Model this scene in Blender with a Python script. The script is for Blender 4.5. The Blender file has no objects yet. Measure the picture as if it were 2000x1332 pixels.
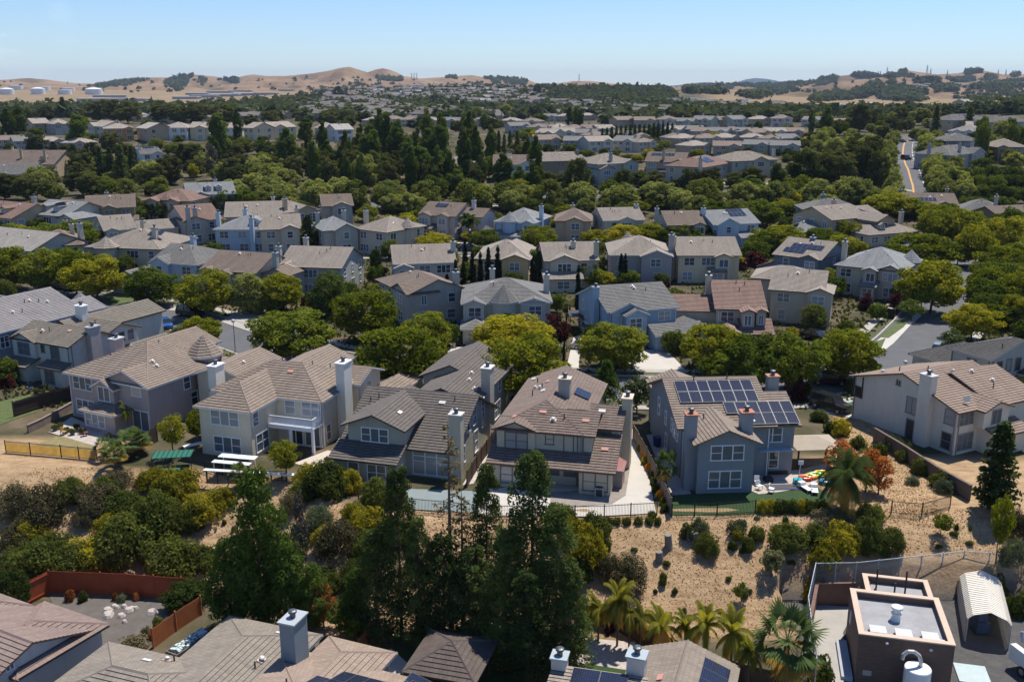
import bpy, math, random
import numpy as np
from mathutils import Vector, Matrix
C=bpy.context; COL=C.scene.collection
R_=math.radians
random.seed(7); rng=np.random.default_rng(7)
# ------------------------------------------------------------ camera maths
F=1880.; PI=math.pi; PT=math.atan(501/F); H=37.
cP,sP=math.cos(PT),math.sin(PT)
def ray(px,py):
    b=666-py
    return Vector((px-1000, F*cP+b*sP, -F*sP+b*cP))/F
def at(px,py,z=0.):
    d=ray(px,py); t=(z-H)/d.z
    return (d.x*t,d.y*t)
def proj(x,y,z):
    z-=H; d=y*cP-z*sP; u=y*sP+z*cP
    return (1000+F*x/d, 666-F*u/d, d)
def sstep(t): t=np.clip(t,0,1); return t*t*(3-2*t)
# ------------------------------------------------------------ terrain
UK=np.array([-.60,-.30,-.10,.12,.32,.42,.60])
YK=np.array([0,200,240,262,282,300,330,360,400,430,500,560,700,1100,1400,2000,2300,2600,6000.])
ZK=np.array([
 #   0 200 240 262 282 300 330 360 400 430 500 560 700 1100 1400 2000 2300 2600 6000
 [   0, 1,3.5, 5, 5, 4.5,3.5,3.5,9.5,13.5,13.5,14,13,10,10,13,16,19,10],
 [   0, 1,3.5, 5, 5.5,5,4.5,5, 9.5,13.5,13.5,14,13,10,10,13,15,16,10],
 [   0, 1,2.5, 4, 4, 4.5,5,6,8.5, 12,12.5,12,11,10,14,30,30,14,10],
 [   0, 1,1.5, 3, 4.5,8.7,9,9.3,9.8,10.5,12.5,13,11,10,14,31,30,16,10],
 [   0, 1,1.5, 3, 4.5,8.5,9,9.5,10.5,11.5,13,13,12,9,8,4,2,0,0],
 [   0, 1,2.5, 4, 5.5,7.5,9.7,11,12,12.5,14,15,14,11,8,4,2,0,0],
 [   0, 1,4,   6, 6, 6,10.5,12,14,16,19,20,20,20,19,14,8,4,0]],float)
def vn(x,y,s):   # cheap smooth value noise
    x=np.asarray(x,float)/s; y=np.asarray(y,float)/s
    xi=np.floor(x);yi=np.floor(y);fx=x-xi;fy=y-yi
    fx=fx*fx*(3-2*fx);fy=fy*fy*(3-2*fy)
    def h(a,b):
        v=np.sin(a*127.1+b*311.7)*43758.5453; return v-np.floor(v)
    return (h(xi,yi)*(1-fx)+h(xi+1,yi)*fx)*(1-fy)+(h(xi,yi+1)*(1-fx)+h(xi+1,yi+1)*fx)*fy
def T(x,y):
    x=np.asarray(x,float); y=np.asarray(y,float)
    u=np.clip(x/np.maximum(y,1),-.6,.6); yy=np.clip(y,0,6000)
    i=np.clip(np.searchsorted(UK,u)-1,0,len(UK)-2); j=np.clip(np.searchsorted(YK,yy)-1,0,len(YK)-2)
    fu=(u-UK[i])/(UK[i+1]-UK[i]); fy=(yy-YK[j])/(YK[j+1]-YK[j]); fy=fy*fy*(3-2*fy)
    z=(ZK[i,j]*(1-fu)+ZK[i+1,j]*fu)*(1-fy)+(ZK[i,j+1]*(1-fu)+ZK[i+1,j+1]*fu)*fy
    L=sstep((-x-12)/16.)
    ya=67+8*L; yb=80+12*L
    s=sstep((y-ya)/(yb-ya))
    near=-5+5*s
    # the flat yard cut for the pump house
    k=np.minimum(np.minimum(x-22.4,43-x),np.minimum(y-20,73.6-y))
    near=np.where(k>0,np.minimum(near,-5.),near)
    w=sstep((y-150)/50.)
    slope=(y>ya)&(y<yb)&(k<=0)
    near=near+np.where(slope,(vn(x,y,3)-.5)*.5*np.sin(np.clip((y-ya)/(yb-ya),0,1)*PI),0)
    z=near*(1-w)+z*w
    far=sstep((y-210)/60.)
    return z+(vn(x,y,17)-.5)*1.0*far+(vn(x,y,90)-.5)*3*sstep((y-600)/500.)
def Tf(x,y): return float(T(x,y))
_ts=np.concatenate([np.arange(40,400,.5),np.geomspace(400,5200,1500)])
def ground(px,py,dz=0.):
    """where the line of sight of a photo pixel meets the terrain (raised by dz)"""
    d=ray(px,py); X=d.x*_ts;Y=d.y*_ts;Z=H+d.z*_ts
    g=Z-(T(X,Y)+dz); k=np.argmax(g<0)
    if g[k]>=0: k=len(_ts)-1
    if k==0: t=_ts[0]
    else: t=_ts[k-1]+(_ts[k]-_ts[k-1])*g[k-1]/(g[k-1]-g[k])
    return d.x*t,d.y*t,float(T(d.x*t,d.y*t))
# ------------------------------------------------------------ materials
def newmat(name):
    m=bpy.data.materials.new(name); m.use_nodes=True; nt=m.node_tree
    for n in list(nt.nodes): nt.nodes.remove(n)
    out=nt.nodes.new('ShaderNodeOutputMaterial'); b=nt.nodes.new('ShaderNodeBsdfPrincipled')
    nt.links.new(b.outputs[0],out.inputs[0]); return m,nt,b,out
def N(nt,t,**k):
    n=nt.nodes.new(t)
    for a,v in k.items():
        if a in n.inputs: n.inputs[a].default_value=v
        else: setattr(n,a,v)
    return n
def ramp(nt,fac,stops):
    r=nt.nodes.new('ShaderNodeValToRGB'); e=r.color_ramp.elements
    while len(e)<len(stops): e.new(.5)
    for q,(p,c) in zip(e,stops): q.position=p; q.color=(*c,1)
    nt.links.new(fac,r.inputs[0]); return r.outputs[0]
def sc(c,k): return tuple(min(1,v*k) for v in c)
_m={}
def flat(name,col,rough=.6,metal=0,var=.12,scale=1.5,bump=0,spec=.3):
    """plain coloured surface with fine and coarse weathering"""
    key=(name,col)
    if key in _m: return _m[key]
    m,nt,b,o=newmat(name); co=N(nt,'ShaderNodeTexCoord')
    n=N(nt,'ShaderNodeTexNoise',Scale=scale,Detail=6.,Roughness=.7); nt.links.new(co.outputs['Object'],n.inputs['Vector'])
    c=ramp(nt,n.outputs[0],[(.25,sc(col,1-var)),(.75,sc(col,1+var))]); nt.links.new(c,b.inputs['Base Color'])
    b.inputs['Roughness'].default_value=rough; b.inputs['Metallic'].default_value=metal; b.inputs['Specular IOR Level'].default_value=spec
    if bump:
        n2=N(nt,'ShaderNodeTexNoise',Scale=25.,Detail=3.); nt.links.new(co.outputs['Object'],n2.inputs['Vector'])
        bp=N(nt,'ShaderNodeBump',Strength=bump,Distance=.02); nt.links.new(n2.outputs[0],bp.inputs['Height']); nt.links.new(bp.outputs[0],b.inputs['Normal'])
    _m[key]=m; return m
def stucco(col): 
    key=('st',col)
    if key in _m: return _m[key]
    if not col[2]>col[0]*1.12: col=(min(1,col[0]*1.05),col[1],col[2]*.87)
    m,nt,b,o=newmat('stucco'); co=N(nt,'ShaderNodeTexCoord')
    mp=N(nt,'ShaderNodeMapping'); mp.inputs['Scale'].default_value=(1,1,.35); nt.links.new(co.outputs['Object'],mp.inputs[0])
    n=N(nt,'ShaderNodeTexNoise',Scale=.9,Detail=8.,Roughness=.75); nt.links.new(mp.outputs[0],n.inputs['Vector'])
    c=ramp(nt,n.outputs[0],[(.3,sc(col,.86)),(.5,col),(.75,sc(col,1.07))]); nt.links.new(c,b.inputs['Base Color'])
    n2=N(nt,'ShaderNodeTexNoise',Scale=18.,Detail=5.); nt.links.new(co.outputs['Object'],n2.inputs['Vector'])
    bp=N(nt,'ShaderNodeBump',Strength=.5,Distance=.03); nt.links.new(n2.outputs[0],bp.inputs['Height']); nt.links.new(bp.outputs[0],b.inputs['Normal'])
    b.inputs['Roughness'].default_value=.9; b.inputs['Specular IOR Level'].default_value=.15
    _m[key]=m; return m
def tiles(col,col2=None,dark=.62):
    key=('ti',col,col2)
    if key in _m: return _m[key]
    col2=col2 or sc(col,.88)
    col=(col[0]*.96,col[1]*1.02,col[2]*1.0); col2=tuple((a*.35+b_*.65) for a,b_ in zip(col,col2))
    m,nt,b,o=newmat('roof_tiles'); uv=N(nt,'ShaderNodeUVMap'); co=N(nt,'ShaderNodeTexCoord')
    br=N(nt,'ShaderNodeTexBrick',Scale=1.,offset=.5); br.inputs['Mortar Size'].default_value=.012; br.inputs['Brick Width'].default_value=.33; br.inputs['Row Height'].default_value=.37
    br.inputs['Color1'].default_value=(*sc(col,1.05),1); br.inputs['Color2'].default_value=(*col2,1); br.inputs['Mortar'].default_value=(*sc(col,dark),1)
    nt.links.new(uv.outputs[0],br.inputs['Vector'])
    n=N(nt,'ShaderNodeTexNoise',Scale=.35,Detail=7.,Roughness=.7); nt.links.new(co.outputs['Object'],n.inputs['Vector'])
    f=ramp(nt,n.outputs[0],[(.3,(.85,.85,.86)),(.52,(1,1,1)),(.75,(1.0,1.0,1.0))])
    mx=N(nt,'ShaderNodeMix',data_type='RGBA',blend_type='MULTIPLY'); mx.inputs[0].default_value=1
    nt.links.new(br.outputs[0],mx.inputs[6]); nt.links.new(f,mx.inputs[7])
    # water stains running down the slope
    mp=N(nt,'ShaderNodeMapping'); mp.inputs['Scale'].default_value=(2.2,.12,1); nt.links.new(uv.outputs[0],mp.inputs[0])
    n3=N(nt,'ShaderNodeTexNoise',Scale=1.,Detail=4.); nt.links.new(mp.outputs[0],n3.inputs['Vector'])
    f3=ramp(nt,n3.outputs[0],[(.35,(.82,.8,.8)),(.6,(1,1,1))])
    mx2=N(nt,'ShaderNodeMix',data_type='RGBA',blend_type='MULTIPLY'); mx2.inputs[0].default_value=.8
    nt.links.new(mx.outputs[2],mx2.inputs[6]); nt.links.new(f3,mx2.inputs[7])
    nt.links.new(mx2.outputs[2],b.inputs['Base Color'])
    bp=N(nt,'ShaderNodeBump',Strength=.5,Distance=.02); nt.links.new(br.outputs['Fac'],bp.inputs['Height']); bp.invert=True
    nt.links.new(bp.outputs[0],b.inputs['Normal'])
    b.inputs['Roughness'].default_value=.85; b.inputs['Specular IOR Level'].default_value=.2
    _m[key]=m; return m
def glass(kind):
    key=('gl',kind)
    if key in _m: return _m[key]
    m,nt,b,o=newmat('window_glass'); co=N(nt,'ShaderNodeTexCoord'); oi=N(nt,'ShaderNodeObjectInfo')
    base={'d':(.02,.025,.03),'b':(.30,.31,.31),'m':(.10,.12,.13)}[kind]
    if kind!='d':  # slatted blinds drawn behind the glass
        w=N(nt,'ShaderNodeTexWave',Scale=5.,bands_direction='Z'); nt.links.new(co.outputs['Object'],w.inputs['Vector'])
        c=ramp(nt,w.outputs[0],[(.2,sc(base,.75)),(.7,sc(base,1.1))])
    else:
        n=N(nt,'ShaderNodeTexNoise',Scale=1.3,Detail=2.); nt.links.new(co.outputs['Object'],n.inputs['Vector'])
        c=ramp(nt,n.outputs[0],[(.4,sc(base,.6)),(.7,sc(base,2.2))])
    nt.links.new(c,b.inputs['Base Color']); b.inputs['Roughness'].default_value=.6
    b.inputs['Coat Weight'].default_value=1.; b.inputs['Coat Roughness'].default_value=.03; b.inputs['Coat IOR'].default_value=1.6
    _m[key]=m; return m
def leafmat(name,c1,c2,trans=.38,c3=None):
    key=('lf',name)
    if key in _m: return _m[key]
    m,nt,b,o=newmat(name+'_foliage'); nt.nodes.remove(b)
    g=N(nt,'ShaderNodeNewGeometry'); oi=N(nt,'ShaderNodeObjectInfo'); co=N(nt,'ShaderNodeTexCoord')
    n=N(nt,'ShaderNodeTexNoise',Scale=.7,Detail=2.); nt.links.new(co.outputs['Object'],n.inputs['Vector'])
    a=N(nt,'ShaderNodeMath',operation='MULTIPLY_ADD'); nt.links.new(g.outputs['Random Per Island'],a.inputs[0]); a.inputs[1].default_value=.45
    a2=N(nt,'ShaderNodeMath',operation='MULTIPLY_ADD'); nt.links.new(n.outputs[0],a2.inputs[0]); a2.inputs[1].default_value=.9; a2.inputs[2].default_value=-.2
    nt.links.new(a2.outputs[0],a.inputs[2])
    a3=N(nt,'ShaderNodeMath',operation='MULTIPLY_ADD'); nt.links.new(oi.outputs['Random'],a3.inputs[0]); a3.inputs[1].default_value=.6; a3.inputs[2].default_value=-.28
    a4=N(nt,'ShaderNodeMath',operation='ADD'); nt.links.new(a.outputs[0],a4.inputs[0]); nt.links.new(a3.outputs[0],a4.inputs[1])
    st=[(.15,c1),(.8,c2)] if not c3 else [(.12,c1),(.6,c2),(.9,c3)]
    c=ramp(nt,a4.outputs[0],st)
    d=N(nt,'ShaderNodeBsdfDiffuse'); t=N(nt,'ShaderNodeBsdfTranslucent'); mx=N(nt,'ShaderNodeMixShader'); mx.inputs[0].default_value=trans
    nt.links.new(c,d.inputs[0])
    br=N(nt,'ShaderNodeMix',data_type='RGBA',blend_type='MULTIPLY'); br.inputs[0].default_value=1; br.inputs[7].default_value=(1.8,1.65,.55,1); nt.links.new(c,br.inputs[6]); nt.links.new(br.outputs[2],t.inputs[0])
    nt.links.new(d.outputs[0],mx.inputs[1]); nt.links.new(t.outputs[0],mx.inputs[2]); nt.links.new(mx.outputs[0],o.inputs[0])
    _m[key]=m; return m
# ------------------------------------------------------------ mesh builder
class MB:
    def __init__(s): s.v=[];s.f=[];s.m=[];s.uv={}
    def add(s,vs,fs,mi=0):
        o=len(s.v); s.v+=[tuple(p) for p in vs]
        for f in fs: s.f.append([o+i for i in f]); s.m.append(mi)
        return s
    def poly(s,pts,mi=0,uv=None):
        if len(pts)<3: return
        o=len(s.v); s.v+=[tuple(p) for p in pts]; s.f.append(list(range(o,o+len(pts)))); s.m.append(mi)
        if uv: s.uv[len(s.f)-1]=uv
    def box(s,x0,x1,y0,y1,z0,z1,mi=0,M=None):
        vs=[(x0,y0,z0),(x1,y0,z0),(x1,y1,z0),(x0,y1,z0),(x0,y0,z1),(x1,y0,z1),(x1,y1,z1),(x0,y1,z1)]
        if M is not None: vs=[tuple(M@Vector(p)) for p in vs]
        return s.add(vs,[(3,2,1,0),(4,5,6,7),(0,1,5,4),(1,2,6,5),(2,3,7,6),(3,0,4,7)],mi)
    def tube(s,a,b,r0,r1=None,n=8,mi=0,cap=True):
        r1=r0 if r1 is None else r1
        a=Vector(a);b=Vector(b);d=(b-a).normalized(); u=d.orthogonal().normalized(); w=d.cross(u)
        vs=[a+(u*math.cos(t)+w*math.sin(t))*r0 for t in [2*PI*i/n for i in range(n)]]+[b+(u*math.cos(t)+w*math.sin(t))*r1 for t in [2*PI*i/n for i in range(n)]]
        fs=[(i,(i+1)%n,n+(i+1)%n,n+i) for i in range(n)]
        if cap: fs+=[tuple(range(n-1,-1,-1)),tuple(range(n,2*n))]
        return s.add(vs,fs,mi)
    def lathe(s,prof,n=16,c=(0,0,0),mi=0):
        vs=[];fs=[]
        for r,z in prof:
            for i in range(n):
                t=2*PI*i/n; vs.append((c[0]+r*math.cos(t),c[1]+r*math.sin(t),c[2]+z))
        for k in range(len(prof)-1):
            for i in range(n): fs.append((k*n+i,k*n+(i+1)%n,(k+1)*n+(i+1)%n,(k+1)*n+i))
        fs.append(tuple(range((len(prof)-1)*n,len(prof)*n)))
        return s.add(vs,fs,mi)
    def mesh(s,name,mats,smooth=False):
        me=bpy.data.meshes.new(name); me.from_pydata(s.v,[],s.f)
        for m in (mats if isinstance(mats,(list,tuple)) else [mats]): me.materials.append(m)
        if len(me.materials)>1: me.polygons.foreach_set('material_index',s.m)
        if s.uv:
            l=me.uv_layers.new(name='UVMap')
            for i,uv in s.uv.items():
                p=me.polygons[i]
                for k,li in enumerate(p.loop_indices): l.data[li].uv=uv[k]
        if smooth: me.polygons.foreach_set('use_smooth',[True]*len(me.polygons))
        return me
    def obj(s,name,mats,parent=None,loc=None,smooth=False,rz=0):
        return link(name,s.mesh(name,mats,smooth),parent,loc,rz)
def link(name,me,parent=None,loc=None,rz=0):
    o=bpy.data.objects.new(name,me); COL.objects.link(o)
    if parent: o.parent=parent
    if loc: o.location=loc
    if rz: o.rotation_euler=(0,0,rz)
    return o
THINGS=[]
def tag(o,label,cat,group=None,auto=False):
    o['label']=label;o['category']=cat
    if group:o['group']=group
    THINGS.append((o,auto)); return o
def thing(name,label,cat,loc,rz=0,group=None,auto=False):
    return tag(link(name,None,None,loc,rz),label,cat,group,auto)
def kind(o,k): o['kind']=k; return o
def npmesh(name,V,Fq,mats,mi=None,smooth=False):
    """numpy verts (n,3) and quads (m,4) to a mesh"""
    me=bpy.data.meshes.new(name); V=np.asarray(V,np.float32);Fq=np.asarray(Fq,np.int32); k=Fq.shape[1]
    me.vertices.add(len(V)); me.vertices.foreach_set('co',V.ravel())
    me.loops.add(Fq.size); me.loops.foreach_set('vertex_index',Fq.ravel())
    me.polygons.add(len(Fq)); me.polygons.foreach_set('loop_start',np.arange(0,Fq.size,k,dtype=np.int32)); me.polygons.foreach_set('loop_total',np.full(len(Fq),k,np.int32))
    for m in (mats if isinstance(mats,(list,tuple)) else [mats]): me.materials.append(m)
    if mi is not None: me.polygons.foreach_set('material_index',np.asarray(mi,np.int32))
    if smooth: me.polygons.foreach_set('use_smooth',np.ones(len(Fq),bool))
    me.update(calc_edges=True); return me
# ------------------------------------------------------------ houses
WHITE=(.72,.74,.76)
def clip(poly,a,b,c,keep_ge):
    """clip list of (pt, v) by v range; poly = [(Vector, v)]"""
    out=[];n=len(poly)
    for i in range(n):
        p,v=poly[i];q,w=poly[(i+1)%n]
        ip=(v>=a-1e-7) if keep_ge else (v<=a+1e-7); iq=(w>=a-1e-7) if keep_ge else (w<=a+1e-7)
        if ip: out.append((p,v))
        if ip!=iq:
            t=(a-v)/(w-v); out.append((p.lerp(q,t),a))
    return out
def slope_slab(mb,pts,course,th=.14,lift=.052):
    """a roof plane (points counter-clockwise from above) with real tile courses, soffit and fascia"""
    P=[Vector(p) for p in pts]
    n=Vector((0,0,0))
    for i in range(len(P)): n+=P[i].cross(P[(i+1)%len(P)])
    n.normalize()
    if n.z<0: P.reverse(); n=-n
    d=Vector((0,0,-1))-n*(-n.z)
    d=d.normalized() if d.length>1e-4 else Vector((0,-1,0))
    u=n.cross(d).normalized(); top=max(P,key=lambda p:-p.dot(d)); v0=top.dot(d)
    pv=[(p,p.dot(d)-v0) for p in P]; vmax=max(v for _,v in pv)
    UV=lambda p,v:(p.dot(u),v)
    if course:
        nb=max(1,round(vmax/.37)); st=vmax/nb
        for k in range(nb):
            q=clip(clip(pv,k*st,0,0,True),(k+1)*st,0,0,False)
            if len(q)<3: continue
            mb.poly([p+n*(lift*((v-k*st)/st)) for p,v in q],0,[UV(p,v/st*.37) for p,v in q])
            low=[p for p,v in q if v>(k+1)*st-1e-5]
            if len(low)>=2:
                a=min(low,key=lambda p:p.dot(u));b=max(low,key=lambda p:p.dot(u))
                mb.poly([a,b,b+n*lift,a+n*lift],2)
    else: mb.poly(P,0,[UV(p,v) for p,v in pv])
    dn=Vector((0,0,-th)); mb.poly([p+dn for p in reversed(P)],1)
    up=n*(lift if course else 0)
    for i in range(len(P)):
        a,b=P[i],P[(i+1)%len(P)]; mb.poly([a+dn,b+dn,b,a],1)
    return P
def ridgecap(mb,a,b,w=.15,h=.1):
    a=Vector(a);b=Vector(b); d=(b-a)
    if d.length<.3: return
    s=d.cross(Vector((0,0,1))).normalized()*w; z=Vector((0,0,h)); lo=Vector((0,0,-.06))
    vs=[a-s+lo,a+z,a+s+lo,b-s+lo,b+z,b+s+lo]
    mb.add(vs,[(0,3,4,1),(1,4,5,2),(0,1,2),(3,5,4)],3)
def roof_planes(x0,x1,y0,y1,z,t,p,oh):
    """planes and ridge/hip lines for a block roof; t = axis + end types, or a shed"""
    if t[0]=='s':
        X0,X1,Y0,Y1=x0-oh,x1+oh,y0-oh,y1+oh; e=t[1]
        hx=lambda x,y:{'f':z+p*(y-y0),'b':z+p*(y1-y),'l':z+p*(x-x0),'r':z+p*(x1-x)}[e]
        if e=='f': Y1=y1
        if e=='b': Y0=y0
        if e=='l': X1=x1
        if e=='r': X0=x0
        return [[(X0,Y0,hx(X0,Y0)),(X1,Y0,hx(X1,Y0)),(X1,Y1,hx(X1,Y1)),(X0,Y1,hx(X0,Y1))]],[],None
    sw=t[0]=='y'
    if sw: x0,x1,y0,y1=y0,y1,x0,x1
    X0,X1,Y0,Y1=x0-oh,x1+oh,y0-oh,y1+oh; ym=(y0+y1)/2; ze=z-oh*p; zr=z+(y1-y0)/2*p; hw=(Y1-Y0)/2
    if t[1]=='h' and t[2]=='h' and X1-X0<2*hw+.02:  # pyramid-ish
        hw=min(hw,(X1-X0)/2)
    a=X0+hw if t[1]=='h' else X0; b=X1-hw if t[2]=='h' else X1
    zr=ze+((Y1-Y0)/2)*p
    A=(a,ym,zr);B=(b,ym,zr)
    c=[(X0,Y0,ze),(X1,Y0,ze),(X1,Y1,ze),(X0,Y1,ze)]
    if b-a<.05: B=A; pl=[[c[0],c[1],A],[c[2],c[3],A]]
    else: pl=[[c[0],c[1],B,A],[c[2],c[3],A,B]]
    rl=[(A,B)]
    if t[1]=='h': pl.append([c[3],c[0],A]); rl+=[(c[0],A),(c[3],A)]
    if t[2]=='h': pl.append([c[1],c[2],B]); rl+=[(c[1],B),(c[2],B)]
    g=[]
    if t[1]=='g': g.append(0)
    if t[2]=='g': g.append(1)
    if sw:
        f=lambda q:(q[1],q[0],q[2]); pl=[[f(q) for q in P] for P in pl]; rl=[(f(a_),f(b_)) for a_,b_ in rl]
    return pl,rl,g
_W={}
def window_mesh(w,h,kd,trim,gk):
    key=(round(w,2),round(h,2),kd,trim,gk)
    if key in _W: return _W[key]
    fm=flat('window_trim',trim,.5,0,.05); mb=MB(); c=.09; d=.07
    x0,x1,z0,z1=-w/2,w/2,-h/2,h/2
    mb.box(x0-c,x1+c,-d,0,z1,z1+c*1.2); mb.box(x0-c-.04,x1+c+.04,-d-.03,0,z0-c,z0)
    mb.box(x0-c,x0,-d+.004,0,z0,z1); mb.box(x1,x1+c,-d+.004,0,z0,z1)
    n=int(kd[0])
    for i in range(1,n):
        x=x0+w*i/n; mb.box(x-.05,x+.05,-d+.008,0,z0,z1)
    if 'h' in kd:
        for i in range(n):
            if n==3 and i==1: continue
            a=x0+w*i/n+(.05 if i else 0); b=x0+w*(i+1)/n-(.05 if i<n-1 else 0)
            mb.box(a,b,-.045,0,-.03,.03)
    if 't' in kd: mb.box(x0,x1,-d+.012,0,z0+h*.72-.04,z0+h*.72+.04)
    f=mb.mesh('window',fm); g=MB()
    g.poly([(x0,-.02,z0),(x1,-.02,z0),(x1,-.02,z1),(x0,-.02,z1)])
    _W[key]=(f,g.mesh('pane',glass(gk))); return _W[key]
FACE={'F':(0,0),'R':(1,PI/2),'B':(0,PI),'L':(1,-PI/2)}
def face_pt(b,side,u,z,off=0):
    x0,x1,y0,y1=b[:4]
    if side=='F': return (x0+u,y0-off,z),0
    if side=='B': return (x0+u,y1+off,z),PI
    if side=='R': return (x1+off,y0+u,z),PI/2
    return (x0-off,y0+u,z),-PI/2
def add_window(root,b,side,u,z,w,h,kd='2h',trim=WHITE,gk='m',name='window'):
    f,g=window_mesh(w,h,kd,trim,gk); p,rz=face_pt(b,side,u,z,.002)
    o=link(name,f,root,p,rz); link('pane',g,o); return o
_prop={}
def shared(key,fn):
    if key not in _prop: _prop[key]=fn()
    return _prop[key]
def add_chimney(root,x,y,w,d,z0,z1,wall,cap=(.34,.36,.39),flue=True,capname='chimney_cap'):
    mb=MB(); mb.box(-w/2,w/2,-d/2,d/2,0,z1-z0); ch=mb.obj('chimney',stucco(wall),root,(x,y,z0))
    MB().box(-w/2-.1,w/2+.1,-d/2-.1,d/2+.1,z1-z0,z1-z0+.12).obj(capname,flat('chimney_cap',cap,.5,0,.1),ch)
    if flue:
        me=shared('flue',lambda:MB().lathe([(.2,0),(.2,.35),(.3,.36),(.3,.5),(.16,.56)],12).mesh('flue',flat('flue_metal',(.10,.11,.12),.45,.6)))
        link('flue',me,ch,(0,0,z1-z0+.12))
    return ch
def on_roof(blocks,x,y):
    """height of the topmost roof surface at local x,y"""
    best=None
    for b in blocks:
        x0,x1,y0,y1,z0,z,t,p=b[:8]; oh=b[8] if len(b)>8 else .45
        if t in('n','flat'): continue
        if not(x0-oh<=x<=x1+oh and y0-oh<=y<=y1+oh): continue
        if t[0]=='s':
            h={'f':z+p*(y-y0),'b':z+p*(y1-y),'l':z+p*(x-x0),'r':z+p*(x1-x)}[t[1]]; g={'f':(0,p),'b':(0,-p),'l':(p,0),'r':(-p,0)}[t[1]]
        else:
            c=[(z+p*(y-y0),(0,p)),(z+p*(y1-y),(0,-p)),(z+p*(x-x0),(p,0)),(z+p*(x1-x),(-p,0))]
            if t[0]=='x': use=[0,1]+([2] if t[1]=='h' else [])+([3] if t[2]=='h' else [])
            else: use=[2,3]+([0] if t[1]=='h' else [])+([1] if t[2]=='h' else [])
            h,g=min((c[i] for i in use),key=lambda q:q[0])
        if best is None or h>best[0]: best=(h,g)
    return best
def slope_matrix(h,g,x,y,lift):
    n=Vector((-g[0],-g[1],1)).normalized()
    up=Vector((g[0],g[1],g[0]**2+g[1]**2)).normalized() # uphill
    r=up.cross(n)
    M=Matrix((r,up,n)).transposed().to_4x4(); M.translation=Vector((x,y,h))+n*lift; return M
def panel_mesh(w=1.0,h=1.65):
    def f():
        m,nt,b,o=newmat('solar_cells'); co=N(nt,'ShaderNodeTexCoord')
        br=N(nt,'ShaderNodeTexBrick',Scale=1.,offset=0.); br.inputs['Mortar Size'].default_value=.006; br.inputs['Brick Width'].default_value=.16; br.inputs['Row Height'].default_value=.16
        br.inputs['Color1'].default_value=(.012,.016,.035,1); br.inputs['Color2'].default_value=(.016,.02,.045,1); br.inputs['Mortar'].default_value=(.07,.08,.1,1)
        nt.links.new(co.outputs['Object'],br.inputs['Vector']); nt.links.new(br.outputs[0],b.inputs['Base Color']); b.inputs['Roughness'].default_value=.09; b.inputs['Specular IOR Level'].default_value=.35
        mb=MB(); mb.box(0,w,0,h,0,.03,0); t=.018
        for a in [(-.0,w,-.0,t),(-.0,w,h-t,h),(0,t,t,h-t),(w-t,w,t,h-t)]: mb.box(*a,.0301,.045,1)
        return mb.mesh('solar_panel',[m,flat('panel_frame',(.13,.14,.15),.4,.3)])
    return shared(('panel',w,h),f)
def add_panels(root,roof,blocks,x,y,nx,ny,skip=(),w=1.0,h=1.6):
    """panel grid; x,y = local point of the lower-left corner as seen looking uphill"""
    hh,g=on_roof(blocks,x,y); M0=slope_matrix(hh,g,x,y,.14)
    for j in range(ny):
        for i in range(nx):
            if (i,j) in skip: continue
            o=link('solar_panel',panel_mesh(w,h),root); o.matrix_local=M0@Matrix.Translation((i*(w+.03),j*(h+.03),0))
def vents(root,roof,blocks,pts):
    vp=shared('vp',lambda:MB().tube((0,0,-.1),(0,0,.55),.06,n=8).mesh('vent_pipe',flat('vent_metal',(.07,.06,.06),.6)))
    vb=shared('vb',lambda:(lambda m:m.box(-.3,.3,-.22,.22,-.02,.05,1).lathe([(.13,0),(.13,.16),(.2,.17),(.2,.24),(.1,.3)],10))(MB()).mesh('roof_vent',[flat('vent_light',(.55,.53,.5),.5,.3),flat('vent_flash',(.55,.42,.34),.6)]))
    vf=shared('vf',lambda:MB().box(-.34,.34,-.2,.2,-.02,.07).mesh('flat_vent',flat('vent_patch',(.50,.25,.2),.8)))
    vw=shared('vw',lambda:MB().box(-.34,.34,-.2,.2,-.02,.07).mesh('flat_vent',flat('vent_patch_pale',(.6,.58,.55),.8)))
    for k,x,y in pts:
        r=on_roof(blocks,x,y)
        if not r: continue
        h,g=r
        if k=='p': link('vent_pipe',vp,roof,(x,y,h))
        else:
            o=link('roof_vent',{'b':vb,'f':vf,'w':vw}[k],roof); o.matrix_local=slope_matrix(h,g,x,y,.06)
FOOT=[]
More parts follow.
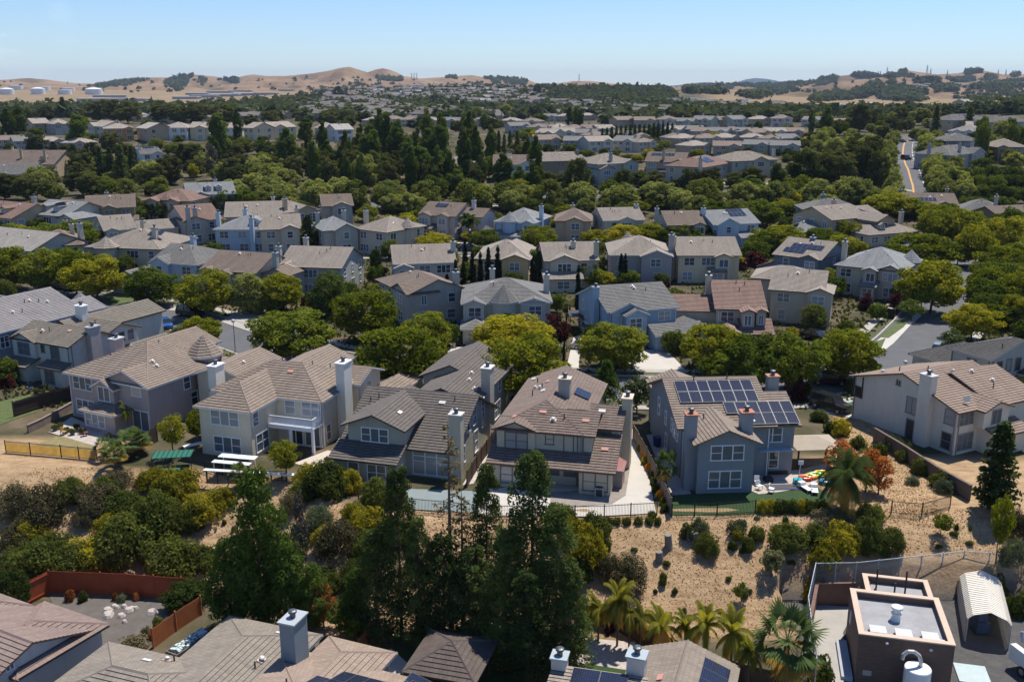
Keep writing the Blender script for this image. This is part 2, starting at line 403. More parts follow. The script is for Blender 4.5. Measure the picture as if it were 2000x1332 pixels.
def build_house(label,org,ang,z,blocks,wall,roof,trim=WHITE,fascia=None,wins=(),chims=(),panels=(),vts=(),group=None,course=True,name='house',detail=True,auto=False,doors=(),turrets=(),roof2=None,gablecol=None):
    """blocks: (x0,x1,y0,y1,z0,z_eave,rooftype,pitch[,overhang[,wallcolour]]) in the house's own frame"""
    root=thing(name,label,'house',(org[0],org[1],z),R_(ang),group,auto); FOOT.append((org[0],org[1],R_(ang),[b[:4] for b in blocks]))
    fascia=fascia or trim
    wb=MB(); rb=MB(); cols=[wall]; 
    for i,b in enumerate(blocks):
        x0,x1,y0,y1,z0,z1,t,p=b[:8]; oh=b[8] if len(b)>8 else .45; e=i*.004
        mi=0
        if len(b)>9:
            if b[9] not in cols: cols.append(b[9])
            mi=cols.index(b[9])
        x0-=e;x1+=e;y0-=e;y1+=e
        zb=z0-(.9 if z0==0 else 0)
        zt=z1-.02
        for q in ([(x0,y0),(x1,y0)],[(x1,y0),(x1,y1)],[(x1,y1),(x0,y1)],[(x0,y1),(x0,y0)]):
            wb.poly([(*q[0],zb),(*q[1],zb),(*q[1],zt),(*q[0],zt)],mi)
        if t=='n': wb.poly([(x0,y0,zt),(x1,y0,zt),(x1,y1,zt),(x0,y1,zt)],mi); continue
        if t=='flat': continue
        pl,rl,g=roof_planes(x0,x1,y0,y1,z1,t,p,oh)
        for P in pl: slope_slab(rb,P,course and detail)
        for a,c in rl:
            if detail: ridgecap(rb,a,c)
        # gable infill
        if t[0]=='s':
            w_={'f':y1-y0,'b':y1-y0,'l':x1-x0,'r':x1-x0}[t[1]]; zz=zt+w_*p-.1
            if t[1]=='f': T1=[[(x0,y0,zt),(x0,y1,zt),(x0,y1,zz)],[(x1,y1,zt),(x1,y0,zt),(x1,y1,zz)],[(x0,y1,zt),(x1,y1,zt),(x1,y1,zz),(x0,y1,zz)]]
            elif t[1]=='b': T1=[[(x0,y0,zt),(x0,y1,zt),(x0,y0,zz)],[(x1,y1,zt),(x1,y0,zt),(x1,y0,zz)],[(x0,y0,zt),(x1,y0,zt),(x1,y0,zz),(x0,y0,zz)]]
            elif t[1]=='l': T1=[[(x0,y0,zt),(x1,y0,zt),(x1,y0,zz)],[(x1,y1,zt),(x0,y1,zt),(x1,y1,zz)],[(x1,y0,zt),(x1,y1,zt),(x1,y1,zz),(x1,y0,zz)]]
            else: T1=[[(x0,y0,zt),(x1,y0,zt),(x0,y0,zz)],[(x1,y1,zt),(x0,y1,zt),(x0,y1,zz)],[(x0,y0,zt),(x0,y1,zt),(x0,y1,zz),(x0,y0,zz)]]
            for q in T1: wb.poly(q,mi)
        else:
            gm=mi
            if gablecol:
                if gablecol not in cols: cols.append(gablecol)
                gm=cols.index(gablecol)
            if t[0]=='x':
                ym=(y0+y1)/2; zr=zt+(y1-y0)/2*p-.05
                if 0 in g: wb.poly([(x0,y1,zt),(x0,y0,zt),(x0,ym,zr)],gm)
                if 1 in g: wb.poly([(x1,y0,zt),(x1,y1,zt),(x1,ym,zr)],gm)
            else:
                xm=(x0+x1)/2; zr=zt+(x1-x0)/2*p-.05
                if 0 in g: wb.poly([(x0,y0,zt),(x1,y0,zt),(xm,y0,zr)],gm)
                if 1 in g: wb.poly([(x1,y1,zt),(x0,y1,zt),(xm,y1,zr)],gm)
    for tx,ty,r,tz0,tz1,tp,nn in turrets:   # polygonal turret with a pointed roof
        A=[2*PI*(k+.5)/nn for k in range(nn)]
        c=[(tx+r*math.cos(a),ty+r*math.sin(a)) for a in A]; co=[(tx+(r+.4)*math.cos(a),ty+(r+.4)*math.sin(a),tz1-.1) for a in A]
        for k in range(nn):
            q=c[k];w=c[(k+1)%nn]; wb.poly([(*q,tz0),(*w,tz0),(*w,tz1),(*q,tz1)],0)
            slope_slab(rb,[co[k],co[(k+1)%nn],(tx,ty,tz1+tp)],course and detail)
            ridgecap(rb,co[k],(tx,ty,tz1+tp),.12,.08)
    wo=wb.obj('wall',[stucco(c) for c in cols],root)
    fm=flat('fascia',fascia,.6,0,.08); rm=tiles(*roof) if isinstance(roof[0],tuple) else tiles(roof)
    c0=roof[0] if isinstance(roof[0],tuple) else roof
    ro=rb.obj('roof',[rm,fm,flat('tile_butt_shade',sc(c0,.28),.95,0,.1,spec=.05),flat('ridge_tile',sc(c0,.9),.9,0,.15)],root) if rb.f else None  # butt faces get a darkened tile colour: shadow under each course painted in
    for wd in wins:
        bi,side,u,zc,w,h,*k=wd; kd=k[0] if k else '2h'; gk=k[1] if len(k)>1 else random.choice('mmbd')
        add_window(root,blocks[bi],side,u,zc,w,h,kd,trim,gk)
    for dd in doors:  # (block, side, u, w, h, colour, kind)
        bi,side,u,w,h,colr,kd=dd; p,rz=face_pt(blocks[bi],side,u,h/2+.02,.002); mb=MB()
        mb.box(-w/2,w/2,-.05,0,-h/2,h/2,0); mb.box(-w/2-.1,w/2+.1,-.08,0,h/2,h/2+.12,1); mb.box(-w/2-.1,-w/2,-.08,0,-h/2,h/2,1); mb.box(w/2,w/2+.1,-.08,0,-h/2,h/2,1)
        if kd=='garage_door':
            for r_ in range(4):
                for c_ in range(4): mb.box(-w/2+.12+c_*(w-.1)/4,-w/2+.12+(c_+1)*(w-.1)/4-.16,-.07,-.05,-h/2+.1+r_*h/4,-h/2+(r_+1)*h/4-.1,0)
        mb.obj(kd,[flat('door_paint',colr,.5),flat('window_trim',trim,.5,0,.05)],root,p,rz=rz)
    if org[1]<150 and course:
        b=blocks[0]; dm=flat('downpipe_paint',trim,.5,0,.05)
        for px_,py_ in((b[0]+.2,b[2]-.07),(b[1]-.2,b[2]-.07),(b[1]+.07,b[2]+.3),(b[1]+.07,b[3]-.3)): MB().box(-.045,.045,-.045,.045,.1,b[5]-.05).obj('downpipe',dm,root,(px_,py_,0))
    for c in chims:
        x,y,w,d,z0,z1,*r=c
        add_chimney(root,x,y,w,d,z0,z1,r[0] if r else wall,*(r[1:] if len(r)>1 else ()))
    for pn in panels: add_panels(root,ro,blocks,*pn)
    if vts and ro: vents(root,ro,blocks,vts)
    return root
# ------------------------------------------------------------ terrain
def mk_ground():
    us=np.linspace(-.85,.85,260); ys=[28.]
    while ys[-1]<6000: ys.append(ys[-1]+max(.8,ys[-1]*.0115))
    ys=np.array(ys); Yg,Ug=np.meshgrid(ys,us,indexing='ij'); Xg=Ug*np.maximum(Yg,60)
    Z=T(Xg,Yg); V=np.stack([Xg,Yg,Z],-1).reshape(-1,3); nr,nc=Xg.shape
    i=np.arange(nr*nc).reshape(nr,nc); Fq=np.stack([i[:-1,:-1],i[:-1,1:],i[1:,1:],i[1:,:-1]],-1).reshape(-1,4)
    m,nt,b,o=newmat('ground'); co=N(nt,'ShaderNodeTexCoord')
    at_=N(nt,'ShaderNodeAttribute',attribute_name='zone'); sx=N(nt,'ShaderNodeSeparateColor'); nt.links.new(at_.outputs['Color'],sx.inputs[0])
    def noise(s,d=8.,r=.65):
        n=N(nt,'ShaderNodeTexNoise',Scale=s,Detail=d,Roughness=r); nt.links.new(co.outputs['Object'],n.inputs['Vector']); return n.outputs[0]
    soil=ramp(nt,noise(.12),[(.3,(.04,.045,.02)),(.45,(.07,.065,.035)),(.6,(.13,.10,.065)),(.75,(.22,.165,.11))])
    mpw=N(nt,'ShaderNodeMapping'); mpw.inputs['Scale'].default_value=(.35,1.1,1); nt.links.new(co.outputs['Object'],mpw.inputs[0])
    nz=N(nt,'ShaderNodeTexNoise',Scale=1.3,Detail=9.,Roughness=.72); nt.links.new(mpw.outputs[0],nz.inputs['Vector'])
    straw=ramp(nt,nz.outputs[0],[(.3,(.21,.135,.075)),(.43,(.325,.215,.122)),(.56,(.405,.28,.162)),(.72,(.49,.355,.212))])
    far=ramp(nt,noise(.012),[(.35,(.045,.05,.025)),(.5,(.09,.08,.045)),(.7,(.22,.165,.10))])
    def mix(f,a,c):
        x=N(nt,'ShaderNodeMix',data_type='RGBA'); nt.links.new(f,x.inputs[0]); nt.links.new(a,x.inputs[6]); nt.links.new(c,x.inputs[7]); return x.outputs[2]
    c=mix(sx.outputs[0],soil,straw); c=mix(sx.outputs[1],c,far)
    asph=ramp(nt,noise(1.2),[(.3,(.075,.073,.072)),(.7,(.115,.11,.105))]); c=mix(sx.outputs[2],c,asph)
    # small clods and litter
    n=noise(9.,4.); f=ramp(nt,n,[(.33,(.72,.70,.68)),(.5,(1,1,1)),(.75,(1.08,1.08,1.06))])
    x=N(nt,'ShaderNodeMix',data_type='RGBA',blend_type='MULTIPLY'); x.inputs[0].default_value=.8; nt.links.new(c,x.inputs[6]); nt.links.new(f,x.inputs[7])
    nt.links.new(x.outputs[2],b.inputs['Base Color']); b.inputs['Roughness'].default_value=.95; b.inputs['Specular IOR Level'].default_value=.1
    bp=N(nt,'ShaderNodeBump',Strength=.5,Distance=.22); nt.links.new(noise(2.5,7.),bp.inputs['Height']); nt.links.new(bp.outputs[0],b.inputs['Normal'])
    me=npmesh('ground',V,Fq,m,smooth=True)
    X=Xg.ravel();Y=Yg.ravel(); L=sstep((-X-12)/16.)
    straw_=sstep((Y-(66+7*L))/2)*sstep(((81+9.5*L)-Y)/1.5)
    # dry strip between the solar house and the pale house
    px=31+(Y-79)*.36; st2=sstep((3.8-np.abs(X-px-np.where(Y<92,3.5,0)))/1.2)*sstep((Y-76)/2)*sstep((116-Y)/3)
    st3=sstep((X-28)/3)*sstep((94-Y)/3)*sstep((Y-73)/2)*sstep((62-X)/3)
    lf=sstep((-X-40)/3)*sstep((99-Y)/2)*sstep((Y-82)/3)
    zone=np.clip(np.maximum.reduce([straw_,st2,st3,lf]),0,1)
    col=me.color_attributes.new('zone','FLOAT_COLOR','POINT'); A=np.zeros((len(X),4),np.float32); u_=X/np.maximum(Y,1); gold=sstep((Y-1150)/350.)*np.clip(sstep((-.10-u_)/.05)+sstep((u_-.17)/.04),0,1); A[:,0]=np.maximum(zone,gold); A[:,1]=sstep((Y-620)/300.)*(1-.55*gold); 
    A[:,2]=((X>22.6)&(X<43)&(Y<73.2)).astype(float); A[:,3]=1
    col.data.foreach_set('color',A.ravel()); kind(link('ground',me),'structure')
mk_ground()
def smooth_line(pts,step=2.):
    P=[Vector(p) for p in pts]; out=[]
    for i in range(len(P)-1):
        p0=P[max(i-1,0)];p1=P[i];p2=P[i+1];p3=P[min(i+2,len(P)-1)]; n=max(2,int((p2-p1).length/step))
        for k in range(n):
            t=k/n; out.append(.5*((2*p1)+(p2-p0)*t+(2*p0-5*p1+4*p2-p3)*t*t+(3*p1-p0-3*p2+p3)*t*t*t))
    out.append(P[-1]); return out
ROADS=[]
def ribbon(name,pts,off0,off1,mat,dz,h=0,nx=3,skirt=.0):
    """strip laid on the terrain between two sideways offsets of a centre line"""
    L=smooth_line(pts); mb=MB(); rows=[]
    if name=='road': ROADS.extend((p.x,p.y,off1) for p in L[::2])
    for i,p in enumerate(L):
        d=(L[min(i+1,len(L)-1)]-L[max(i-1,0)]).normalized(); s=Vector((d.y,-d.x)) 
        r=[]
        for k in range(nx+1):
            o=off0+(off1-off0)*k/nx; q=p.to_2d()+s*o if len(p)>2 else p+s*o; r.append((q.x,q.y,Tf(q.x,q.y)+dz+h))
        rows.append(r)
    for a,c in zip(rows,rows[1:]):
        for k in range(nx): mb.poly([a[k],a[k+1],c[k+1],c[k]])
        if h:
            for k,e in((0,1),(nx,-1)):
                q=[a[k],c[k],(c[k][0],c[k][1],c[k][2]-h-.1),(a[k][0],a[k][1],a[k][2]-h-.1)]; mb.poly(q if e>0 else q[::-1])
    return mb.obj(name,mat)
def patch(name,pts,mat,dz=.03,res=2.,world=False):
    """a sheet laid on the terrain inside an outline (photo pixels on the ground, or world metres)"""
    P=[Vector(p) if world else Vector(ground(*p)[:2]) for p in pts]
    import bmesh
    bm=bmesh.new(); vs=[bm.verts.new((p.x,p.y,0)) for p in P]; bm.faces.new(vs); bm.normal_update()
    xs=[p.x for p in P]; ys=[p.y for p in P]
    for ax,a,b_ in((0,min(xs),max(xs)),(1,min(ys),max(ys))):
        k=a+res
        while k<b_:
            co=[0,0,0];no=[0,0,0];co[ax]=k;no[ax]=1
            bmesh.ops.bisect_plane(bm,geom=bm.verts[:]+bm.edges[:]+bm.faces[:],plane_co=co,plane_no=no); k+=res
    for v in bm.verts: v.co.z=Tf(v.co.x,v.co.y)+dz
    for f in bm.faces:
        if f.normal.z<0: f.normal_flip()
    me=bpy.data.meshes.new(name); bm.to_mesh(me); bm.free(); me.materials.append(mat)
    return link(name,me)
ASPH=flat('asphalt',(.105,.105,.108),.9,0,.16,.35,.3); CONC=flat('concrete',(.36,.335,.30),.85,0,.14,.5,.2); CONC2=flat('pale_concrete',(.48,.445,.395),.85,0,.1,.4,.2)
GRASS=flat('lawn_grass',(.085,.11,.035),.9,0,.45,2.2,.6); TURF=flat('turf',(.03,.06,.018),.9,0,.3,3.,.6); GRAV=flat('grey_soil',(.115,.10,.087),.95,0,.25,1.2,.6); STONE=flat('paving',(.42,.36,.31),.85,0,.25,1.5,.3)
# ------------------------------------------------------------ near houses (each in its own frame, metres)
BR=(.085,.06,.05)
RB=((.215,.155,.128),(.17,.125,.105)); RT=((.28,.215,.172),(.23,.172,.138)); RG=((.15,.125,.11),(.12,.10,.088)); RGY=((.175,.17,.17),(.145,.14,.14)); RK=((.11,.10,.095),(.085,.08,.078)); RR=((.25,.17,.14),(.2,.135,.11))
w3=lambda *a:a
bal=build_house('pale beige two-storey house with a white balcony and white chimney beside the gravel patio',(-32.1,93.6),-18,0,
 [(-1.5,11.2,5,14,0,5.45,'xhh',.5),(0,6,0,9.3,0,5.45,'yhg',.55),(.5,6.5,12,21,0,5.3,'ygg',.4),(6,12,12,17.5,0,5.3,'xhg',.36),(11,14.5,13,24,0,3.,'ygg',.4),(-7.3,-1.4,10,18,0,5.2,'ygg',.36)],
 (.60,.55,.48),RT,wins=[(1,'F',3,4.2,3.2,1.5,'3h','b'),(1,'F',3.1,1.3,3.1,1.6,'3h','m'),(1,'R',.9,4.2,.9,1.5,'1h','m'),(1,'R',1.9,1.4,2.2,1.8,'2h','m'),(0,'F',9.1,4.3,1.1,1.5,'1h','b'),(0,'F',11.6,4.3,2.1,1.5,'2h','b'),(0,'F',9.6,1.3,1.6,2.1,'2','d'),(0,'F',11.7,1.3,1.8,2.1,'2','m'),(0,'R',4.5,4.4,.6,1.2,'1','m'),(0,'R',1.4,1.4,.8,1.6,'1h','d'),(0,'R',5,1.6,.8,1.6,'1h','d'),(5,'R',2,4.1,.7,.6,'1','d'),(4,'R',2,1.6,1.2,1.1,'2','m'),(3,'R',2.5,4.1,1,1.2,'1h','m')],
 chims=[(11.75,9.3,1,1.7,0,8.3,(.66,.66,.66),(.7,.7,.7)),(-2.05,6.2,1.,1.6,0,7.6,(.66,.66,.66),(.75,.75,.75))],vts=[('f',2.2,3.2),('f',6,8.2),('p',5,14.5),('p',7,15),('p',9.5,15.2),('b',-3.2,13),('p',3.9,10),('p',12.6,20)])
mb=MB(); mb.box(6.05,11.3,3.1,5,2.68,2.86); mb.box(6.05,11.3,3.0,3.1,2.5,2.9); bk=mb.obj('balcony',flat('white_wood',WHITE,.5,0,.06),bal)
mb=MB(); mb.box(6.05,11.3,3.02,3.1,3.78,3.86); mb.box(11.2,11.28,3.1,5,3.78,3.86); mb.box(6.05,11.3,3.03,3.09,2.95,3.0)
for i in range(36): x=6.12+i*.146; mb.box(x-.02,x+.02,3.04,3.08,3.0,3.78)
for i in range(12): y=3.2+i*.15; mb.box(11.22,11.26,y-.02,y+.02,2.9,3.78)
mb.obj('balcony_railing',flat('white_wood',WHITE,.5,0,.06),bk)
for x in(8.6,11.15): MB().box(x-.13,x+.13,3.1,3.36,-.2,2.68).obj('balcony_post',flat('white_wood',WHITE,.5,0,.06),bk)
build_house('lavender stucco house with a pointed corner turret beside the palm and dark board fence',(-50.7,105.3),-26.5,0,
 [(0,12.4,0,12.4,0,5.45,'xhh',.44),(5.9,12.6,-.15,6,0,5.4,'ygh',.42),(5.1,8.1,-.9,2,2.9,4.75,'ygg',.55,.35),(4.9,9.7,-2.5,.2,0,2.45,'yhg',.3,.35),(-3,4.5,11,19,0,5.0,'ygg',.36)],
 (.38,.325,.345),RT,wins=[(0,'F',2.2,4.25,2.9,1.45,'3h','m'),(0,'F',2.3,1.4,2.8,1.6,'3h','m'),(2,'F',1.5,3.85,1.7,1.5,'2','m'),(1,'F',4.9,4.5,1.3,.9,'1','b'),(3,'F',1.8,1.3,2.9,1.4,'3h','b'),(1,'F',5.2,1.2,2.3,2.2,'2','m'),(1,'R',5.6,4.3,.9,1.5,'1h','d'),(0,'R',6.6,1.7,.9,2.2,'1t','d'),(0,'R',9.4,1.7,.9,2.,'1t','d'),(0,'R',8.2,4.3,.9,1.4,'1h','d')],
 turrets=[(10.7,10.4,1.9,0,6.3,2.1,8)],vts=[('b',4.2,5.6),('f',3.3,3.6),('f',5.6,7.5),('b',9.5,3.6),('b',10.3,3.4),('p',5,9)],chims=[(-.4,7.5,1,1.4,0,7.4,(.42,.37,.39),(.5,.5,.5))])
build_house('grey two-storey house with charcoal tiles, a gabled upper room and tall garden windows',(-9.8,84.4),-16,0,
 [(-7.9,3.4,3.2,16.6,0,3.15,'xgg',.5,.5),(-7,-1.4,2.1,11,0,5.35,'ygg',.4,.6),(-7.6,-1.35,0,2.15,0,2.65,'sf',.42),(-3.6,2.7,11,25,0,5.45,'ygg',.4),(-5.4,1.2,18.3,28,0,5.6,'ygg',.42)],
 (.36,.36,.34),RG,fascia=(.06,.055,.05),wins=[(1,'F',2.8,4.25,2.7,1.3,'3h','m'),(0,'F',9.0,1.6,3.6,2.6,'3ht','b'),(2,'F',2,1.3,1,1.6,'1h','m'),(2,'F',4.4,1.3,1.8,1.6,'2h','m'),(0,'R',3,1.5,.8,1.6,'1h','m'),(0,'R',4.6,4.2,.7,1.6,'1h','d'),(0,'R',6.6,4.4,1,1.8,'2h','d'),(0,'R',9.4,3.8,.8,3,'1ht','m'),(0,'R',7,1.5,1,2.2,'1h','b'),(3,'R',6,3.9,.9,1.5,'1h','m'),(3,'R',9,1.6,2,1.8,'2h','b'),(3,'R',10,4.1,.8,1.2,'1h','m')],
 chims=[(3.7,3.4,1.15,1.,0,6.7,(.42,.40,.37),(.58,.55,.5)),(3.1,15.3,1.,1.5,0,7.9,(.42,.40,.37),(.6,.57,.52))],vts=[('w',-2.6,4.6),('w',.4,8.6),('b',1.9,7.6),('p',1.6,9),('p',2.2,5.8),('b',.9,15.5),('b',.5,17.5),('w',1.8,19),('b',2,14),('p',-6.5,8.5),('p',-7.2,8)])
build_house('greige two-storey house with brown tiles and a deep tiled back porch beside the concrete yard',(-1.7,85.7),-13.2,0,
 [(0,8,1.3,17,0,5.45,'yhg',.38),(3.4,9.1,1.34,7.1,0,5.42,'xgg',.385),(0,3.7,1.1,4,0,5.45,'ygh',.38,.42),(8.6,11.3,4.1,9.9,0,5.2,'xgg',.4,.4),(1,5.7,12,19.6,0,5.4,'ygg',.38),(0,3.5,-.5,1.4,0,2.7,'n',0),(8.3,11.2,-.5,4,0,2.7,'n',0),(-.1,11.2,-.5,4,2.68,2.72,'sf',.40,.5)],
 (.47,.45,.40),RB,trim=(.13,.105,.095),fascia=(.11,.075,.06),wins=[(2,'F',1.9,4.15,2.1,1.55,'2h','b'),(1,'F',1.7,4.5,.7,.95,'1h','b'),(1,'F',4.0,4.2,1.75,1.5,'2','b'),(3,'F',1.1,4.2,1.7,1.4,'2h','m'),(5,'F',1.9,1.3,2.2,1.6,'2h','b'),(6,'F',1.5,1.35,2.2,1.7,'2h','b'),(0,'F',5.3,1.6,1.4,1.2,'2','m'),(0,'F',7.1,1.6,1.,1.2,'1','m')],
 chims=[(11.75,7.2,.9,1.6,0,7.3,(.45,.42,.37),(.62,.5,.38)),(5.2,8.7,1.15,1.,4,8.3,(.36,.35,.35),(.55,.47,.38))],
 panels=[(7.4,10.0,2,1,(),1.,1.65),(7.9,6.9,2,1,(),1.,1.65)],vts=[('f',4,3.6),('f',8.3,2.9),('f',1.4,2.6),('p',1.3,14),('p',2.4,11),('b',1.6,11.6),('b',2.2,11),('p',1.8,9),('p',4.3,10.8),('f',2.6,13),('b',5.2,2.6),('p',6.2,2.9),('w',2.8,9.6),('w',9.4,6.1),('f',10.3,1.9),('w',.4,16.2)])
build_house('blue-grey two-storey house with twenty-five solar panels on its roof',(17.5,83.3),4,0,
 [(-1,7.8,3.8,17.3,0,5.45,'xgg',.39,.5),(-.3,5,0,8.5,0,5.3,'ygg',.43,.6),(5.05,10.2,4,12.6,0,5.43,'xgg',.392,.5),(-.5,4.5,16.5,20.5,0,4.9,'ygg',.4)],
 (.225,.255,.27),RT,fascia=(.20,.13,.095),wins=[(1,'F',2.75,4.05,3.0,1.35,'3h','m'),(1,'F',2.65,1.4,3.0,1.6,'3h','m'),(2,'F',3,4.2,1.8,1.4,'2h','m'),(2,'F',.55,4.2,.7,1.4,'1h','m'),(2,'F',2.8,1.6,1.8,1.6,'2h','d'),(0,'L',9.5,4.2,.8,1.7,'1h','m'),(0,'L',6.3,4,.6,1.3,'1h','m'),(0,'L',3.6,4.2,.6,1.2,'1h','m'),(0,'L',2.6,4.,.6,1.2,'1h','m'),(0,'L',1.4,4,.6,1.2,'1h','m'),(0,'L',5.8,1.6,.7,1.6,'1h','m')],
 chims=[(-.75,1.4,1,1,0,7.4,(.26,.28,.30),(.42,.17,.10)),(4.6,1.7,1.1,1,4,7.4,(.26,.28,.30),(.42,.17,.10)),(10.0,10.5,1.1,.9,0,8.1,(.26,.28,.30),(.42,.2,.12))],
 panels=[(-.45,6.75,7,2,(),1.1,1.68),(3.75,5.1,6,1,(),1.1,1.68),(4.88,3.55,5,1,(),1.1,1.68)],vts=[('p',1.2,4.1),('b',6,3.9),('p',5.2,10.4),('p',1.7,10.2)])
h=build_house('pale grey-white two-storey house with a chimney up its long side wall right of the dry path',(39.2,105.2),-63,0,
 [(0,13.8,0,10,0,4.95,'ygg',.31,.5),(3.5,14.1,5.2,11.5,0,5.,'ygg',.36,.5),(12,16,3.4,8,0,2.5,'sr',.34),(10,14.9,2.6,6.4,2.8,4.9,'xgg',.36,.35)],
 (.56,.56,.54),((.30,.215,.17),(.25,.18,.14)),trim=(.25,.24,.23),fascia=(.13,.08,.06),wins=[(0,'F',8.1,3.7,1.3,1.7,'2','b'),(0,'F',12.9,3.9,1.1,1.5,'1h','b'),(0,'F',12.8,1.3,1.1,1.7,'1h','d'),(0,'R',1.3,3.9,2.1,1.35,'3h','m'),(0,'R',1.5,1.3,2.3,1.7,'3h','m'),(3,'R',1.9,3.9,1.3,1.4,'2','m'),(2,'R',2.2,1.3,1.4,1.4,'2h','m'),(0,'F',6.1,5.7,.5,.5,'2','d')],
 doors=[(0,'F',8.2,.95,2.1,(.05,.05,.05),'door')],chims=[(10.1,-.35,1.5,.9,0,7.7,(.56,.56,.54),(.5,.5,.48))],vts=[('b',8.5,5.5),('p',4.5,1.8),('b',3,1),('b',11,8.5),('p',12,7.5),('p',7.2,3),('b',9.2,7.4)])
mb=MB(); mb.box(-.05,1.2,-.12,.0,2.5,2.7);mb.box(-.1,.1,-.15,.05,2.5,5.0);mb.box(-.05,1.3,-.13,.0,3.7,3.8);mb.box(1.2,1.32,-.13,0,2.5,5.0)
for i in range(9): mb.box(.16+i*.12,.2+i*.12,-.1,-.02,2.7,3.7)
mb.obj('balcony_railing',flat('dark_wood',(.05,.04,.035)),h)
mb=MB();mb.lathe([(.02,0),(.12,.05),(.28,.16),(.35,.28)],14);dish=mb.obj('satellite_dish',flat('dish',(.35,.34,.32),.4,.2),h,(13.1,2.0,5.55));dish.rotation_euler=(.9,.3,.4)
build_house('light grey house with charcoal tiles behind the pale chimney house',(39.2,105.2),-63,0,
 [(-2.2,3.4,18.6,28.5,0,5.45,'xhg',.34,.5),(-9,-2,20,30,0,2.8,'xhh',.34),(3,9,24,30,0,3,'xgg',.3)],(.46,.46,.46),RK,trim=(.2,.19,.18),fascia=(.6,.6,.58),
 wins=[(0,'R',1.6,4.1,.8,1.2,'1h','d'),(0,'R',3.3,4.1,.8,1.4,'1','b'),(0,'R',5.0,4.0,.9,1.5,'1','d'),(0,'F',3,4.,1.2,1.2,'2','m')],vts=[('w',1,24.8),('p',2.9,21)])
# frame shared by the two houses at the left edge
def fr(o,g,x,y): c,s=math.cos(R_(g)),math.sin(R_(g)); return (o[0]+x*c-y*s,o[1]+x*s+y*c)
build_house('off-white two-storey house with brown-grey tiles left of the lavender turret house',fr((-50.7,105.3),-26.5,-19.8,8),-26.5,0,
 [(0,10.2,0,6.6,0,5.35,'xgg',.4),(0,4.3,-.35,4,0,5.3,'ygh',.4),(-.6,5.4,5.6,20,0,5.3,'ygg',.38),(2,9.6,5.8,11.5,0,5.2,'xgg',.36),(-.2,4.2,-2,.1,0,2.4,'sf',.3),(6.2,10,-1.4,.1,0,2.5,'sf',.35,.3),(9.6,14,8.5,14,0,3.,'ygg',.36)],
 (.54,.55,.555),((.22,.185,.15),(.18,.15,.125)),trim=(.22,.24,.25),fascia=(.09,.06,.05),wins=[(1,'F',2.1,4.0,2.1,1.5,'2h','m'),(0,'F',5.3,4.3,.6,1,'1h','d'),(0,'F',7.5,4.,1.5,1.7,'2','m'),(4,'F',2.1,1.2,1.9,1.4,'2h','m'),(5,'F',1.6,1.2,1.6,1.6,'2h','m'),(3,'R',1.4,4.3,.8,1.2,'1h','d'),(3,'R',3.,4.3,.8,1.2,'1h','d'),(3,'R',4.5,4.3,.8,1.2,'1h','m'),(3,'R',2.2,1.6,1.8,.9,'2','d')],
 chims=[(10.7,3.4,.95,1.6,0,7.0,(.40,.37,.40),(.35,.36,.38)),(3.1,8.2,1.3,1.,5,8.,(.66,.68,.7),(.75,.77,.8))],vts=[('b',3.6,1.6),('f',7.7,2.4),('f',5.8,4.8),('p',4.6,1.8),('p',6,7.8)])
build_house('slate-blue two-storey house with a wide pinkish-grey roof at the left edge of the photo',fr((-50.7,105.3),-26.5,-37.5,-3),-26.5,0,
 [(0,14.2,0,25,0,5.45,'yhg',.38),(8,14.2,22,28.4,0,5.4,'ygg',.38),(-8,2,14,26,0,5.4,'xgg',.38)],(.22,.27,.32),((.27,.245,.245),(.23,.205,.205)),wins=[(0,'R',12,3.9,1.2,1.5,'2h','d'),(0,'R',15,4,.9,1.2,'1h','d'),(0,'R',18,4,.9,1.2,'1h','d'),(0,'R',21,4,1.2,1.2,'2h','d')],
 turrets=[(6.8,30.5,2,0,4.2,2.2,8)],vts=[('b',11,16),('w',10.2,13),('b',9.3,20),('p',10,21),('p',9.4,19.2),('b',10.4,22),('p',11.4,17.2)])
def uframe(g): return R_(g)
# --- the single-storey houses along the bottom edge, ground five metres lower
GZ=-5.
b1=build_house('pinkish-brown tiled house with a white end wall in the bottom left corner',(-31.5,63.5),-27,GZ,[(-14,0,-9.5,0,0,3.0,'xgg',.35,.5),(-6,.3,-6,.9,0,3.,'yhh',.34,.5),(-14,-7,-5,.1,0,3,'yhh',.33)],
 (.55,.56,.60),((.27,.19,.165),(.22,.16,.135)),fascia=(.13,.09,.075),wins=[(0,'R',4.2,1.5,1.1,1.3,'2','d'),(0,'R',3.2,3.6,.5,.5,'2','m')],vts=[('p',-9,-3.4),('p',-9.8,-2.6),('b',-9.5,-4)])
build_house('taupe tiled hip roof house with a tall blue-grey chimney at the bottom left',(-21.3,65),-19,GZ,[(0,7.2,-16,0,0,3.,'yhh',.36,.45),(-6.2,4,-13.2,-5.9,0,3.,'xhh',.36,.45),(-7,2,-22,-12,0,3.,'xhh',.36)],
 (.30,.36,.40),((.27,.225,.185),(.225,.185,.155)),chims=[(7.7,-3.4,1.15,1.7,0,6.4,(.19,.23,.26),(.38,.41,.43))],wins=[(0,'R',9,1.5,1.2,1.2,'2','m')],vts=[('b',5.8,-4.7),('w',5.2,-1.4),('w',-1.6,-7.4),('b',-.6,-6.6),('p',-.2,-6.3),('p',5.9,-5.6),('b',-3,-12)])
